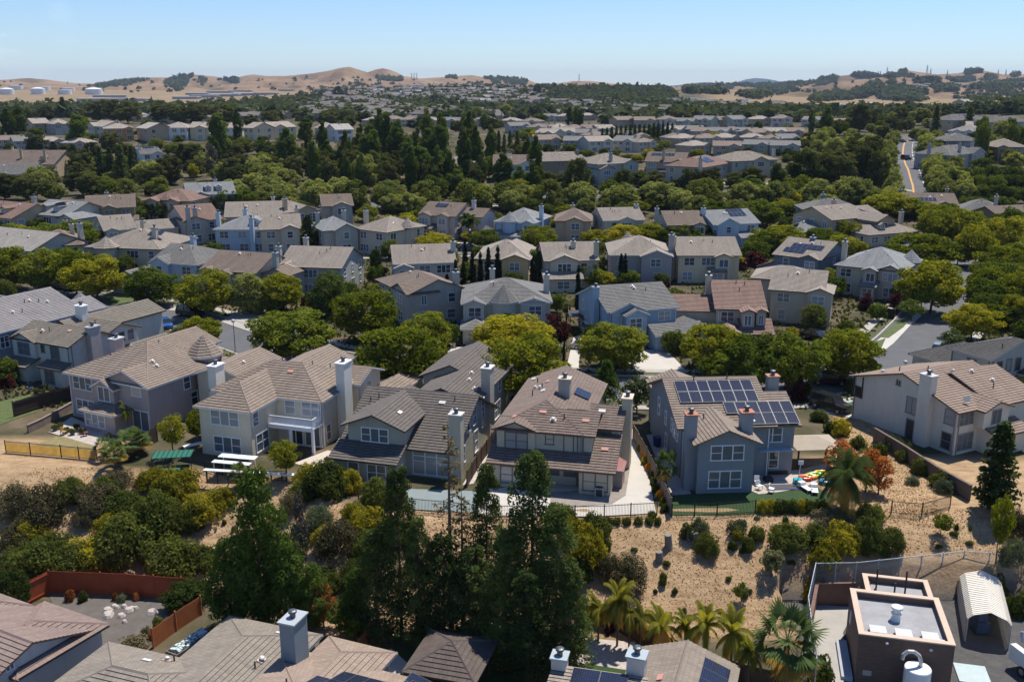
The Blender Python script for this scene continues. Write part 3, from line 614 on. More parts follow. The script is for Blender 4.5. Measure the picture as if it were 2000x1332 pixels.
build_house('light brown tiled house with three groups of solar panels at the bottom centre',(-14.4,62.2),-22,GZ,[(1.0,5.9,-8,.6,0,2.9,'yhh',.37,.4),(-2,11.6,-14.5,-1.8,0,2.9,'xhh',.26,.4)],
 (.45,.43,.40),((.34,.25,.20),(.29,.215,.17)),panels=[(8.6,-3.3,5,2,((4,0),),1.,1.65),(10.6,-4.0,2,1,(),1,1.65),(11.0,-5.7,3,1,(),1,1.65)],vts=[('b',9.3,-4.6),('f',9.3,-4.6),('p',2.4,-6.8),('p',10.9,-5.6)])
build_house('low roof with a black solar array behind a tall pale chimney near the fallen gravel bed',(3.2,58.3),-14,GZ,[(0,5.9,-14,-.4,0,2.9,'sf',.06,.3)],
 (.50,.50,.52),((.34,.27,.23),(.29,.23,.19)),chims=[(.2,-.6,1.0,1.0,0,4.5,(.50,.51,.55),(.36,.41,.43))],panels=[(1.2,-2.3,2,1,(),1.85,1.6),(1.2,-4.,2,1,(),1.85,1.6),(1.2,-5.7,2,1,(),1.85,1.6)])
build_house('taupe shingled gable roof with blue solar cells right of its wide white chimney',(8.9,61.3),-19,GZ,[(.4,7.0,-15,-.4,0,3.,'ygg',.36,.4)],
 (.5,.5,.52),((.27,.215,.175),(.225,.18,.15)),chims=[(.9,-4.1,1.2,1.05,0,4.95,(.52,.53,.56),(.36,.41,.43))],panels=[(6.8,-3.6,2,1,(),1.2,1.9),(6.8,-6.,2,1,(),1.2,1.9)],vts=[('f',2.6,-4.5)])
# gazebo on the lower lawn
g=thing('gazebo','dark brown shingled pyramid-roof gazebo on the shaded lawn','gazebo',(-4.3,60.7,GZ),R_(-16))
rb=MB(); pl,rl,_=roof_planes(-2.35,2.35,-2.5,2.5,2.7,'xhh',.42,.35)
for P_ in pl: slope_slab(rb,P_,True)
for a,c in rl: ridgecap(rb,a,c)
rb.obj('roof',[tiles((.13,.098,.085),(.10,.078,.066)),flat('dark_wood',(.05,.04,.035)),flat('tile_butt_shade',(.05,.04,.035)),flat('ridge_tile',(.12,.09,.08))],g)  # butts darker than the tiles, course shadow painted in
for x in(-2.1,2.1):
    for y in(-2.2,2.2): MB().box(x-.1,x+.1,y-.1,y+.1,-.3,2.7).obj('post',flat('dark_wood',(.05,.04,.035)),g)
# ------------------------------------------------------------ vegetation
def leafquads(P,Nn,L,W,r):
    n=len(P); Nn=Nn+r.normal(0,.55,(n,3)); Nn/=np.linalg.norm(Nn,axis=1,keepdims=True)+1e-9
    a=np.cross(Nn,r.normal(0,1,(n,3))); a/=np.linalg.norm(a,axis=1,keepdims=True)+1e-9; b=np.cross(Nn,a)
    l=(L*r.uniform(.6,1.35,n))[:,None]; w=(W*r.uniform(.6,1.35,n))[:,None]
    V=np.stack([P-a*l,P-b*w,P+a*l,P+b*w],1).reshape(-1,3)
    return V
def clumps(cent,rad,per,r,flatn=.8,up=.35):
    Ps=[];Ns=[]
    for c,q in zip(cent,rad):
        n=int(per*max(.3,(q/np.mean(rad))**2)); d=r.normal(0,1,(n,3)); d/=np.linalg.norm(d,axis=1,keepdims=True)
        rr=q*r.uniform(.72,1.06,n)[:,None]; p=c+d*rr*np.array([1,1,flatn]); Ps.append(p); Ns.append(d+np.array([0,0,up]))
    return np.concatenate(Ps),np.concatenate(Ns)
BARK=flat('bark',(.13,.10,.075),.95,0,.3,3.,.6); BARKG=flat('grey_bark',(.22,.19,.16),.95,0,.3,3.,.6)
def limbs(H,R,r,nl=6,tr=.16,z0=.22,z1=.8):
    mb=MB(); p=Vector((0,0,-.4)); k=Vector((r.uniform(-.15,.15),r.uniform(-.15,.15),H*z0)); mb.tube(p,k,tr,tr*.75,7)
    top=Vector((k.x*1.5,k.y*1.5,H*z1)); mb.tube(k,top,tr*.7,tr*.2,6)
    for i in range(nl):
        a=2*PI*(i+r.uniform(0,.6))/nl; m=k.lerp(top,r.uniform(0,.45)); e=Vector((math.cos(a)*R*r.uniform(.5,.8),math.sin(a)*R*r.uniform(.5,.8),H*r.uniform(.5,.85)))
        q=m.lerp(e,.5)+Vector((0,0,-.04*H)); mb.tube(m,q,tr*.45,tr*.3,5); mb.tube(q,e,tr*.3,tr*.08,5)
    return mb
def proto_broad(seed,H=7.,R=4.,n=70,per=120,leaf=.17,mat=None,bottom=.25,irr=.35,clr=.27,squash=.75,bark=None):
    r=np.random.default_rng(seed); d=r.normal(0,1,(n,3)); d/=np.linalg.norm(d,axis=1,keepdims=True); d[:,2]=np.where(d[:,2]<0,d[:,2]*.72,d[:,2])
    k=r.uniform(.45,1.,n)**.6; q_=R*clr*.8; hz=(H*(1-bottom)-q_)/1.72; cz=H*bottom+hz*.72+q_*.4
    lob=1+irr*np.sin(np.arctan2(d[:,1],d[:,0])*3+seed)*.35
    c=np.stack([d[:,0]*k*R*.84*lob,d[:,1]*k*R*.84*lob,cz+d[:,2]*k*hz*1.0],1); rad=R*clr*r.uniform(.65,1.25,n)
    P,Nn=clumps(c,rad,per,r,squash); V=leafquads(P,Nn,leaf,leaf*.62,r)
    V[:,2]=np.maximum(V[:,2],.02*H); f=np.arange(len(V)).reshape(-1,4)
    return npmesh('crown',V,f,mat),limbs(H,R,r,tr=.02*H+.02).mesh('trunk',bark or BARK)
def proto_column(seed,H=12.,R=2.,n=60,per=110,leaf=.2,mat=None,z0=.08,powr=.8,tip=.35,clr=.42):
    r=np.random.default_rng(seed); z=r.uniform(z0,.96,n); prof=np.minimum(1,((z-z0+.06)/.25))*np.minimum(1,((1-z)/tip))**powr
    a=r.uniform(0,2*PI,n); k=r.uniform(.3,.85,n); c=np.stack([np.cos(a)*k*R*prof,np.sin(a)*k*R*prof,z*H],1); rad=R*clr*(.45+.55*prof)*r.uniform(.7,1.25,n)
    P,Nn=clumps(c,rad,per,r,1.25,.2); V=leafquads(P,Nn,leaf,leaf*.6,r)
    mb=MB(); mb.tube((0,0,-.4),(0,0,H*.8),.018*H,.03,7)
    return npmesh('crown',V,np.arange(len(V)).reshape(-1,4),mat),mb.mesh('trunk',BARK)
def proto_conifer(seed,H=15.,R=3.,wh=26,nb=9,mat=None,gap=.0,droop=.25,leaf=.22,z0=.08,tuft=0,pw=.75):
    r=np.random.default_rng(seed); Ps=[];Ns=[]; mb=MB(); mb.tube((0,0,-.6),(0,0,H*.99),.017*H,.02,7)
    for i in range(wh):
        z=H*(z0+(1-z0)*((i+r.uniform(-.3,.3))/wh)); L0=R*(1-max(0,z/H-.02))**pw*min(1,.55+z/H*2)
        for j in range(nb):
            if r.uniform()<gap: continue
            a=r.uniform(0,2*PI); L=L0*r.uniform(.6,1.15)+.15; n=int(6+L*9)
            t=r.uniform(.15,1,n)**.8; x=t*L; zz=z-droop*x*t+.12*L*t; side=r.normal(0,.13*L+.08,n)*(1.15-t)
            p=np.stack([np.cos(a)*x-np.sin(a)*side,np.sin(a)*x+np.cos(a)*side,zz+r.normal(0,.07+.03*L,n)],1)
            Ps.append(p); Ns.append(np.tile([math.cos(a)*.35,math.sin(a)*.35,1.],(n,1)))
            if L>.8: mb.tube((0,0,z),(math.cos(a)*L*.8,math.sin(a)*L*.8,z-droop*L*.6+.08*L),.035,.01,3,cap=False)
            if tuft:
                m=60; dd=r.normal(0,1,(m,3)); dd/=np.linalg.norm(dd,axis=1,keepdims=True); q=.36+.12*L
                Ps.append(np.array([math.cos(a)*L,math.sin(a)*L,z-droop*L*.85+.1*L])+dd*q*np.array([1,1,.8])); Ns.append(dd+[0,0,.4])
    P=np.concatenate(Ps);Nn=np.concatenate(Ns); V=leafquads(P,Nn,leaf,leaf*.5,r)
    return npmesh('crown',V,np.arange(len(V)).reshape(-1,4),mat),mb.mesh('trunk',BARK)
def proto_bush(seed,R=1.,H=1.,n=22,per=70,leaf=.1,mat=None,twig=False):
    cl=.33 if R<2 else .2
    r=np.random.default_rng(seed); d=r.normal(0,1,(n,3)); d/=np.linalg.norm(d,axis=1,keepdims=True); d[:,2]=np.abs(d[:,2])
    k=r.uniform(.2,1,n)**.5; c=d*k[:,None]*np.array([R*.72,R*.72,H*.68]); c[:,2]+=.1*H; rad=R*cl*r.uniform(.6,1.3,n)
    P,Nn=clumps(c,rad,per,r,.9); V=leafquads(P,Nn,leaf,leaf*.6,r); V[:,2]=np.maximum(V[:,2],-.15)
    mb=MB()
    for i in range(9 if twig else 4):
        a=r.uniform(0,2*PI); mb.tube((0,0,-.2),(math.cos(a)*R*.45,math.sin(a)*R*.45,H*r.uniform(.4,.65)),.03*R,.008,4,cap=False)
    return npmesh('foliage',V,np.arange(len(V)).reshape(-1,4),mat),mb.mesh('stem',BARK)
def proto_palm(seed,H=5.,L=2.3,nf=34,fan=False,mat=None,mat2=None,thick=.16,leafw=.035):
    r=np.random.default_rng(seed); mb=MB(); V=[];mi=[]
    mb.tube((0,0,-.4),(0,0,H),thick*1.25,thick,9)
    for i in range(nf):
        a=2*PI*i/nf*2.6+r.uniform(-.2,.2); e=r.uniform(-.4,1.3); low=e<-.1; LL=L*r.uniform(.8,1.1); seg=10; p=Vector((0,0,H)); d=Vector((math.cos(a)*math.cos(e),math.sin(a)*math.cos(e),math.sin(e)))
        s=Vector((-math.sin(a),math.cos(a),0)); pts=[p.copy()]
        for k in range(seg):
            d=(d+Vector((0,0,-.07-.018*k))).normalized() if not fan else (d+Vector((0,0,-.04))).normalized(); p=p+d*LL/seg*(.6 if fan else 1); pts.append(p.copy())
        if fan:
            c=pts[-1]; dd=d
            for q in range(15):
                t=(q-7)/7*1.35; v=(dd*math.cos(t)+s*math.sin(t)).normalized(); e_=c+v*LL*.5*(1-.15*abs(t))+Vector((0,0,-.18*LL*abs(t)-.05)); w=(s*math.cos(t)-dd*math.sin(t))*.085
                V+= [c,(c+e_)/2+w,e_,(c+e_)/2-w]; mi.append(1 if low else 0)
            w=s*.025; V+=[pts[0]-w,pts[0]+w,c+w,c-w]; mi.append(1 if low else 0)
        else:
            for k in range(1,seg+1):
                for sgn in(-1,1):
                    for q in range(4):
                        b=pts[k-1].lerp(pts[k],q/4); ln=LL*.31*(1-abs(k/seg-.45)*.9); tip=b+s*sgn*ln*.85+(pts[k]-pts[k-1]).normalized()*ln*.55+Vector((0,0,-ln*.45)); w=(pts[k]-pts[k-1]).normalized()*leafw*1.25
                        V+=[b-w,(b+tip)/2-w,tip,b+w]; mi.append(1 if low else 0)
            for k in range(seg):
                w=s*.02; V+=[pts[k]-w,pts[k]+w,pts[k+1]+w,pts[k+1]-w]; mi.append(1 if low else 0)
    V=np.array([tuple(v) for v in V]); return npmesh('crown',V,np.arange(len(V)).reshape(-1,4),[mat,mat2 or mat],mi),mb.mesh('trunk',BARK)
MSTREET=leafmat('street_tree',(.07,.095,.012),(.20,.21,.022),.45,(.34,.29,.028))
MSTREETD=leafmat('dark_street_tree',(.04,.065,.012),(.125,.16,.022),.38,(.22,.22,.03))
MDARK=leafmat('dark_tree',(.024,.038,.010),(.08,.11,.024),.32)
MPLANE=leafmat('plane_tree',(.11,.13,.04),(.25,.27,.09),.42)
MPINE=leafmat('pine',(.04,.048,.016),(.115,.125,.04),.3)
MRED=leafmat('redwood',(.026,.044,.015),(.105,.14,.042),.36)
MBROWN=leafmat('browning_conifer',(.06,.05,.022),(.16,.125,.06),.25)
MPOP=leafmat('poplar',(.04,.06,.012),(.11,.15,.034),.38)
MCYP=leafmat('cypress',(.008,.015,.008),(.026,.04,.015),.15)
MBUSH=leafmat('shrub',(.04,.06,.015),(.115,.13,.03),.35)
MYEL=leafmat('yellow_shrub',(.11,.11,.015),(.36,.31,.03),.4)
MGREY=leafmat('grey_shrub',(.06,.055,.03),(.17,.145,.08),.2)
MSAGE=leafmat('sage_shrub',(.06,.08,.045),(.14,.165,.10),.3)
MRUST=leafmat('rust_shrub',(.12,.05,.02),(.40,.15,.04),.35)
MPURP=leafmat('purple_tree',(.028,.009,.012),(.085,.024,.028),.25)
MORAN=leafmat('orange_flower',(.5,.20,.02),(.75,.42,.03),.3)
MFAN=leafmat('fan_palm',(.05,.085,.025),(.13,.17,.06),.3); MFEA=leafmat('feather_palm',(.09,.105,.02),(.26,.245,.04),.42); MDEADF=leafmat('dead_frond',(.25,.15,.03),(.55,.33,.07),.3); MCAN=leafmat('date_palm',(.035,.055,.015),(.10,.13,.04),.3)
MFARW=leafmat('far_oak',(.03,.042,.02),(.085,.10,.048),.25)
PR={}
def reg(k,dims,lst): PR[k]=(dims,lst)
reg('street',(7.,4.),[proto_broad(i,mat=MSTREET,n=110,per=105,leaf=.17,clr=.21,squash=.62,bottom=.16) for i in (1,2,3,4)])
reg('streetd',(7.,4.),[proto_broad(i,mat=MSTREETD,n=110,per=105,leaf=.17,clr=.21,squash=.65,bottom=.14) for i in (5,6,7)])
reg('dark',(7.,3.2),[proto_broad(i,H=7,R=3.2,mat=MDARK,n=75,per=110,leaf=.17,bottom=.04,squash=.8) for i in (8,9)])
reg('plane',(8.,3.6),[proto_broad(i,H=8,R=3.6,mat=MPLANE,n=95,per=75,leaf=.23,bottom=.04,clr=.23,squash=.9) for i in (10,11,12)])
reg('pine',(11.,4.),[proto_broad(i,H=11,R=4.,mat=MPINE,n=85,per=105,leaf=.25,bottom=.05,clr=.23,squash=.7,irr=.8) for i in (13,14,15)])
reg('poplar',(12.,2.2),[proto_column(i,R=2.2,mat=MPOP,leaf=.24) for i in (16,17,18)])
reg('redwood',(15.,3.2),[proto_conifer(i,R=3.2,mat=MRED,wh=30,nb=10,tuft=1,leaf=.15,pw=.55,gap=.38) for i in (19,20,21)])
reg('sparse',(15.,2.6),[proto_conifer(i,R=2.6,mat=MBROWN,wh=24,nb=5,gap=.35,droop=.35,leaf=.15) for i in (22,)])
reg('alder',(14.,3.4),[proto_column(i,H=14,R=3.4,mat=leafmat('alder',(.03,.055,.010),(.10,.15,.03),.36),n=150,per=105,leaf=.17,z0=.06,tip=.42,clr=.26,powr=.55) for i in (80,81)])
reg('conifer',(12.,2.6),[proto_conifer(i,H=12,R=2.6,mat=MRED,wh=26,nb=11,leaf=.27,droop=.15,pw=.65) for i in (23,24)])
reg('cypress',(8.,.62),[proto_column(i,H=8,R=.62,mat=MCYP,n=110,per=50,leaf=.12,z0=.02,tip=.85,powr=.6,clr=.55) for i in (25,26)])
reg('bush',(1.2,1.1),[proto_bush(i,mat=MBUSH,n=26,per=80,leaf=.085) for i in (27,28,29)])
reg('yellow',(1.2,1.1),[proto_bush(i,mat=MYEL,n=26,per=80,leaf=.085) for i in (30,31)])
reg('grey',(1.2,1.1),[proto_bush(i,mat=MGREY,n=26,per=75,leaf=.06,twig=True) for i in (32,33)])
reg('sage',(1.2,1.1),[proto_bush(i,mat=MSAGE,n=24,per=80,leaf=.07) for i in (34,)])
reg('rust',(1.,1.),[proto_bush(i,mat=MRUST,n=24,per=70,leaf=.085) for i in (35,)])
reg('orange',(1.,1.),[proto_bush(i,mat=MORAN,n=20,per=60,leaf=.08) for i in (36,)])
reg('purpleb',(1.,1.),[proto_bush(i,mat=MPURP,n=24,per=80,leaf=.085) for i in (37,)])
reg('purple',(6.,3.),[proto_broad(38,H=6,R=3,mat=MPURP,n=60,per=80,leaf=.17,bottom=.15)])
reg('magnolia',(6.,2.4),[proto_broad(39,H=6,R=2.4,mat=leafmat('magnolia',(.03,.05,.014),(.10,.12,.04),.2,(.22,.2,.10)),n=50,per=75,leaf=.17,bottom=.25)])
reg('young',(4.,1.8),[proto_broad(40,H=4,R=1.8,mat=MPOP,n=35,per=70,leaf=.12,bottom=.3),proto_broad(41,H=4,R=1.8,mat=MSTREET,n=35,per=70,leaf=.12,bottom=.3)])
reg('fanpalm',(5.6,2.4),[proto_palm(42,3.6,2.8,52,True,MFAN,MDEADF,.2)])
reg('feather',(5.6,2.6),[proto_palm(43,3.4,2.3,20,False,MFEA,MDEADF,.12),proto_palm(44,3.8,2.5,19,False,MFEA,MDEADF,.12),proto_palm(49,3.0,2.4,22,False,MFEA,MDEADF,.12)])
reg('datepalm',(4.5,3.3),[proto_palm(45,2.9,3.3,42,False,MCAN,MDEADF,.4,.032)])
reg('bigpalm',(7.,2.6),[proto_palm(46,6.,2.6,44,False,MCAN,MDEADF,.3,.05)])
reg('willow',(7.,3.4),[proto_conifer(47,H=7,R=3.6,mat=leafmat('feathery_tree',(.05,.09,.012),(.13,.19,.03),.4),wh=16,nb=13,droop=.45,leaf=.17,z0=.3)])
reg('orangetree',(5.,2.),[proto_broad(48,H=5,R=2.,mat=MRUST,n=34,per=50,leaf=.15,bottom=.15,irr=.9)])
PROTO_NAME=dict(street='street_tree',streetd='street_tree',dark='evergreen_tree',plane='plane_tree',pine='pine_tree',poplar='poplar_tree',alder='leafy_tree',redwood='redwood_tree',sparse='conifer_tree',conifer='conifer_tree',cypress='cypress_tree',bush='shrub',yellow='shrub',grey='shrub',sage='shrub',rust='shrub',orange='flowering_shrub',purpleb='shrub',purple='plum_tree',magnolia='magnolia_tree',young='young_tree',fanpalm='fan_palm',feather='feather_palm',datepalm='date_palm',bigpalm='date_palm',willow='pepper_tree',orangetree='maple_tree')
TCAT=lambda n:'palm' if 'palm' in n else ('shrub' if 'shrub' in n else 'tree')
_q=[0]
for k_,m_,l_ in(('bush',MBUSH,.12),('yellow',MYEL,.12),('grey',MGREY,.09),('sage',MSAGE,.1)):
    reg('big'+k_,(3.1,3.2),[proto_bush(70+i+len(k_)*3,R=3.,H=2.7,n=75,per=95,leaf=l_,mat=m_,twig=k_=='grey') for i in (0,1)])
    PROTO_NAME['big'+k_]='shrub'
def plant(k,x,y,H,R,label=None,group=None,z=None,parts=True,seed=None):
    if 'big'+k in PR and R>1.45: k='big'+k
    (h0,r0),lst=PR[k]; _q[0]+=1; r=random.Random(_q[0]*7919+11); me,tr=lst[r.randrange(len(lst))]
    nm=PROTO_NAME[k]; z=Tf(x,y) if z is None else z
    S=(R/r0*r.uniform(.96,1.04),R/r0*r.uniform(.96,1.04),H/h0); rz=r.uniform(0,2*PI)
    if parts:
        o=link(nm,None,None,(x,y,z),rz); o.scale=S; link(me.name,me,o); link(tr.name,tr,o)
    else: o=link(nm,me,None,(x,y,z),rz); o.scale=S
    o['_k']=k
    tag(o,label or '',TCAT(nm),group,auto=label is None); return o
def tree(k,cx,yt,yb,wpx,label=None,group=None,parts=True,hs=1.):
    """a tree from its box in the photo: centre column, top, foot on the ground, crown width"""
    x,y,z=ground(cx,yb); _,_,d=proj(x,y,z); s=F/d; R=wpx/s/2
    if k in('street','streetd','plane'): R*=1.13
    if k.startswith(('bush','yellow','grey')) and cx<800 and yb>930 and wpx>50: R*=1.2
    a=math.atan2(H-z,y); h=((yb-yt)/s-R*.35*math.sin(a))/math.cos(a)*hs
    return plant(k,x,y,max(h,.3),R,label,group,z,parts)
# ------------------------------------------------------------ streets, yards, fences
POTS=[]
def G(px,py): return Vector(ground(px,py)[:2])
PKW=flat('parkway_grass',(.085,.085,.04),.95,0,.5,.6,.4)
def street(name,px,hw,walk=True):
    L=[G(*p) for p in px]; kind(ribbon(name,L,-hw,hw,ASPH,.045,nx=4),'structure')
    if walk:
        for s in(-1,1):
            kind(ribbon('kerb',L,s*(hw+.0),s*(hw+.3),CONC,.04,.13,1),'structure')
            kind(ribbon('sidewalk',L,s*(hw+1.9),s*(hw+3.3),CONC,.05,.08,1),'structure')
            kind(ribbon('parkway',L,s*(hw+.3),s*(hw+1.9),PKW,.05,.06,1),'structure')
NEAR=[(30,566),(180,590),(330,618),(440,650),(560,690),(700,718),(850,738),(1000,750),(1200,758),(1400,760),(1560,752),(1690,722),(1765,683),(1803,645),(1835,605),(1864,572),(1888,540),(1903,512),(1907,488)]
street('road',NEAR,5.0)
UP=[(560,497),(700,492),(820,490),(915,488),(1050,479),(1200,472),(1400,470),(1560,478),(1700,482),(1830,484),(1907,488),(2040,496)]
street('road',UP,4.6)
BL=[(480,408),(700,402),(900,397),(1100,389),(1300,385),(1500,385),(1700,383),(1775,385)]
street('road',BL,6.5)
BV=[(1781,392),(1771,352),(1760,318),(1757,296),(1766,277),(1800,266),(1860,262)]
Lb=[G(*p) for p in BV]; kind(ribbon('road',Lb,-8,7,ASPH,.06,nx=5),'structure')
WP=flat('road_paint',(.58,.57,.54),.7); YP=flat('yellow_road_paint',(.50,.27,.08),.7)
kind(ribbon('centre_line',Lb,.9,1.5,YP,.16,nx=1),'structure')
def dashes(name,L,off,w,mat,dz,on,gap):
    P=smooth_line(L,1.); mb=MB(); i=0
    while i+on<len(P):
        for k in range(i,i+on):
            a,c=P[k],P[k+1]; d=(c-a).normalized(); s=Vector((d.y,-d.x))
            q=[a+s*(off-w),a+s*(off+w),c+s*(off+w),c+s*(off-w)]; mb.poly([(v.x,v.y,Tf(v.x,v.y)+dz) for v in q])
        i+=on+gap
    return kind(mb.obj(name,mat),'structure')
dashes('lane_line',Lb,4.6,.16,WP,.16,4,3); kind(ribbon('edge_line',Lb,-7.6,-7.4,WP,.16,nx=1),'structure')
mb=MB(); c=G(1766,317); 
for row in(-2.2,2.2):
    for i in range(-7,8):
        x=c.x+i*.95; y=c.y+row; mb.poly([(x-.3,y-.45,Tf(x,y)+.2),(x+.3,y-.45,Tf(x,y)+.2),(x+.3,y+.45,Tf(x,y)+.2),(x-.3,y+.45,Tf(x,y)+.2)])
kind(mb.obj('crosswalk',WP),'structure')
PATCHES=[]
def ground_patch(name,pts,mat,dz=.03,k='structure'):
    q=[tuple(ground(*p)[:2]) for p in pts]; PATCHES.append((min(a[0] for a in q),max(a[0] for a in q),min(a[1] for a in q),max(a[1] for a in q),q))
    return kind(patch(name,pts,mat,dz),k)
ground_patch('driveway',[(329,607),(352,588),(400,592),(397,612)],CONC,.1); ground_patch('driveway',[(432,630),(470,603),(545,612),(505,655)],CONC,.12)
ground_patch('driveway',[(862,712),(880,678),(925,680),(912,716)],CONC2,.1); ground_patch('driveway',[(1222,706),(1262,684),(1305,688),(1350,735),(1268,742)],CONC2,.1)
ground_patch('garden_path',[(1120,660),(1135,655),(1130,720),(1105,725)],CONC2,.1)
ground_patch('concrete_yard',[(1221,840),(1240,838),(1262,905),(1281,1003),(1180,1008),(1060,1008),(925,1005),(955,955),(1190,935),(1213,905)],CONC2,.05)
ground_patch('patio',[(1075,985),(1075,962),(1200,955),(1216,900),(1232,905),(1222,968),(1195,985),(1130,990)],flat('worn_concrete',(.26,.22,.19),.9,0,.25,.8,.2),.075)
ground_patch('lawn',[(1306,965),(1480,962),(1600,955),(1640,975),(1560,1000),(1440,1006),(1312,1006)],TURF,.04)
ground_patch('patio',[(1470,928),(1560,918),(1620,905),(1592,945),(1560,955),(1520,962),(1482,966),(1468,960)],STONE,.07)
ground_patch('side_path',[(1262,850),(1290,846),(1350,965),(1312,968)],CONC,.05)
ground_patch('lawn',[(0,785),(60,770),(105,775),(70,805),(0,830)],GRASS,.05); ground_patch('lawn',[(52,878),(110,852),(180,858),(192,890)],flat('dry_lawn',(.22,.18,.08),.9,0,.3,1.5,.4),.05)
ground_patch('patio',[(95,845),(140,815),(215,850),(185,872)],STONE,.07); ground_patch('patio',[(575,905),(640,880),(690,890),(650,930)],flat('gravel',(.5,.43,.36),.95,0,.2,4.),.05)
ground_patch('pool_deck',[(790,955),(930,960),(935,1003),(800,995)],flat('pool_cover',(.20,.235,.23),.7,0,.12,1.),.06)
ground_patch('side_path',[(967,842),(978,846),(925,945),(903,948)],flat('aggregate_path',(.45,.40,.36),.9,0,.2,2.,.3),.05)
ground_patch('driveway',[(1590,790),(1650,782),(1680,800),(1676,820),(1640,812),(1600,806)],CONC2,.06)
ground_patch('grey_yard',[(95,1160),(405,1175),(390,1200),(290,1260),(175,1265),(110,1200)],GRAV,.05)
ground_patch('lawn',[(770,1235),(1010,1225),(1030,1400),(760,1400)],TURF,.05); ground_patch('patio',[(738,1275),(765,1268),(800,1300),(770,1330),(742,1320)],CONC2,.09)
ground_patch('gravel_bed',[(1130,1245),(1240,1255),(1240,1310),(1110,1300)],flat('pale_gravel',(.42,.36,.32),.95,0,.3,5.,.5),.06); ground_patch('turf_strip',[(1133,1296),(1238,1312),(1236,1326),(1130,1308)],TURF,.1)
ground_patch('lawn',[(1716,660),(1752,630),(1785,615),(1765,640),(1735,662)],GRASS,.14); ground_patch('lawn',[(1700,672),(1730,662),(1722,680)],GRASS,.14); ground_patch('sidewalk',[(1692,690),(1716,664),(1766,628),(1790,612),(1800,618),(1775,640),(1745,672),(1722,690)],CONC2,.12)
ground_patch('lawn',[(200,575),(245,568),(270,588),(215,598)],GRASS,.12); ground_patch('lawn',[(1375,735),(1440,738),(1430,722),(1372,722)],GRASS,.12)
def frame_line(pts,step,world=False):
    P=[Vector(p) if world else G(*p) for p in pts]; out=[]
    for a,c in zip(P,P[1:]):
        n=max(1,round((c-a).length/step))
        for k in range(n): out.append(a.lerp(c,k/n))
    out.append(P[-1]); return out
def fence(name,label,cat,pts,h,style,colr,world=False,step=2.4,z=None,dz=0):
    P=frame_line(pts,step,world); zf=(lambda p:Tf(p.x,p.y)+dz) if z is None else (lambda p:z)
    o=P[0]; root=thing(name,label,cat,(o.x,o.y,zf(o))); z0=zf(o); mb=MB(); m=flat(name+'_paint',colr,.8 if style!='iron' else .5,0,.25,1.2,.3)
    for a,c in zip(P,P[1:]):
        d=c-a; L=d.length; u=d/L; s=Vector((u.y,-u.x)); za,zc=zf(a)-z0,zf(c)-z0
        pt=lambda t,off,zz:(a.x+u.x*t+s.x*off-o.x,a.y+u.y*t+s.y*off-o.y,za+(zc-za)*t/L+zz)
        def bar(t0,t1,o0,o1,b0,b1): 
            mb.add([pt(t0,o0,b0),pt(t1,o0,b0),pt(t1,o1,b0),pt(t0,o1,b0),pt(t0,o0,b1),pt(t1,o0,b1),pt(t1,o1,b1),pt(t0,o1,b1)],[(3,2,1,0),(4,5,6,7),(0,1,5,4),(1,2,6,5),(2,3,7,6),(3,0,4,7)])
        if style=='board':
            n=max(1,int(L/.15))
            for i in range(n): bar(i*L/n+.004,(i+1)*L/n-.004,-.012,.012,-.3,h-.05+random.uniform(-.02,.02))
            for zz in(.25,h-.3): bar(0,L,.013,.06,zz,zz+.09)
        elif style=='iron':
            for zz in(.12,h-.14): bar(0,L,-.02,.02,zz,zz+.04)
            n=max(1,int(L/.13))
            for i in range(n): t=(i+.5)*L/n; bar(t-.011,t+.011,-.011,.011,.03,h)
        elif style=='wall': bar(0,L+.02,-.1,.1,-.8,h); bar(0,L+.02,-.14,.14,h,h+.07)
        elif style=='chain':
            for zz in(h-.05,): bar(0,L,-.025,.025,zz,zz+.05)
            n=max(1,int(L/.12))
            for i in range(-int(h/.12),n):   # woven diagonals
                for sg in(0,1):
                    t0=i*L/n; t1=t0+h; b0,b1=(0,h); 
                    lo=max(t0,0);hi=min(t1,L)
                    if hi<=lo: continue
                    zl=b0+(lo-t0);zh=b0+(hi-t0)
                    if sg: zl,zh=h-zl,h-zh
                    A=pt(lo,0,zl);B=pt(hi,0,zh); A2=pt(lo,0,zl+.012);B2=pt(hi,0,zh+.012); mb.poly([A,B,B2,A2])
        elif style=='white':
            for zz in(.15,h-.12): bar(0,L,-.03,.03,zz,zz+.1)
            n=max(1,int(L/.12))
            for i in range(n): t=(i+.5)*L/n; bar(t-.035,t+.035,-.01,.01,.1,h-.02)
    mb.obj('panel',m,root)
    if style!='wall':
        r={'iron':.035,'chain':.04,'board':.055,'white':.07}[style]; hh=h+(.05 if style!='board' else .08)
        pm=shared(('fpost',r,round(hh,2),colr),lambda:MB().box(-r,r,-r,r,-.5,hh).mesh('post',m))
        for p in P: link('post',pm,root,(p.x-o.x,p.y-o.y,zf(p)-z0))
    return root
RED=(.33,.07,.025)
fence('board_fence','red-stained board fence around the grey soil yard at lower left','fence',[(52,1183),(100,1157),(250,1163),(412,1176)],2.1,'board',RED)
fence('board_fence','short leaning orange-red board fence beside the raised planter','fence',[(394,1200),(345,1232),(300,1266)],1.7,'board',(.38,.12,.04))
fence('board_fence','orange board fence left of the white patio and the gazebo','fence',[(742,1238),(722,1262),(702,1292)],1.9,'board',(.30,.12,.04))
fence('board_fence','long weathered brown board fence below the row of yellowing palms','fence',[(1128,1212),(1205,1232),(1290,1275),(1370,1308),(1450,1336),(1520,1352)],1.7,'board',(.085,.05,.035))
fence('board_fence','tan board fence between the concrete yard and the solar panel house','fence',[(1236,858),(1262,905),(1290,962),(1310,1008)],1.75,'board',(.20,.155,.12))
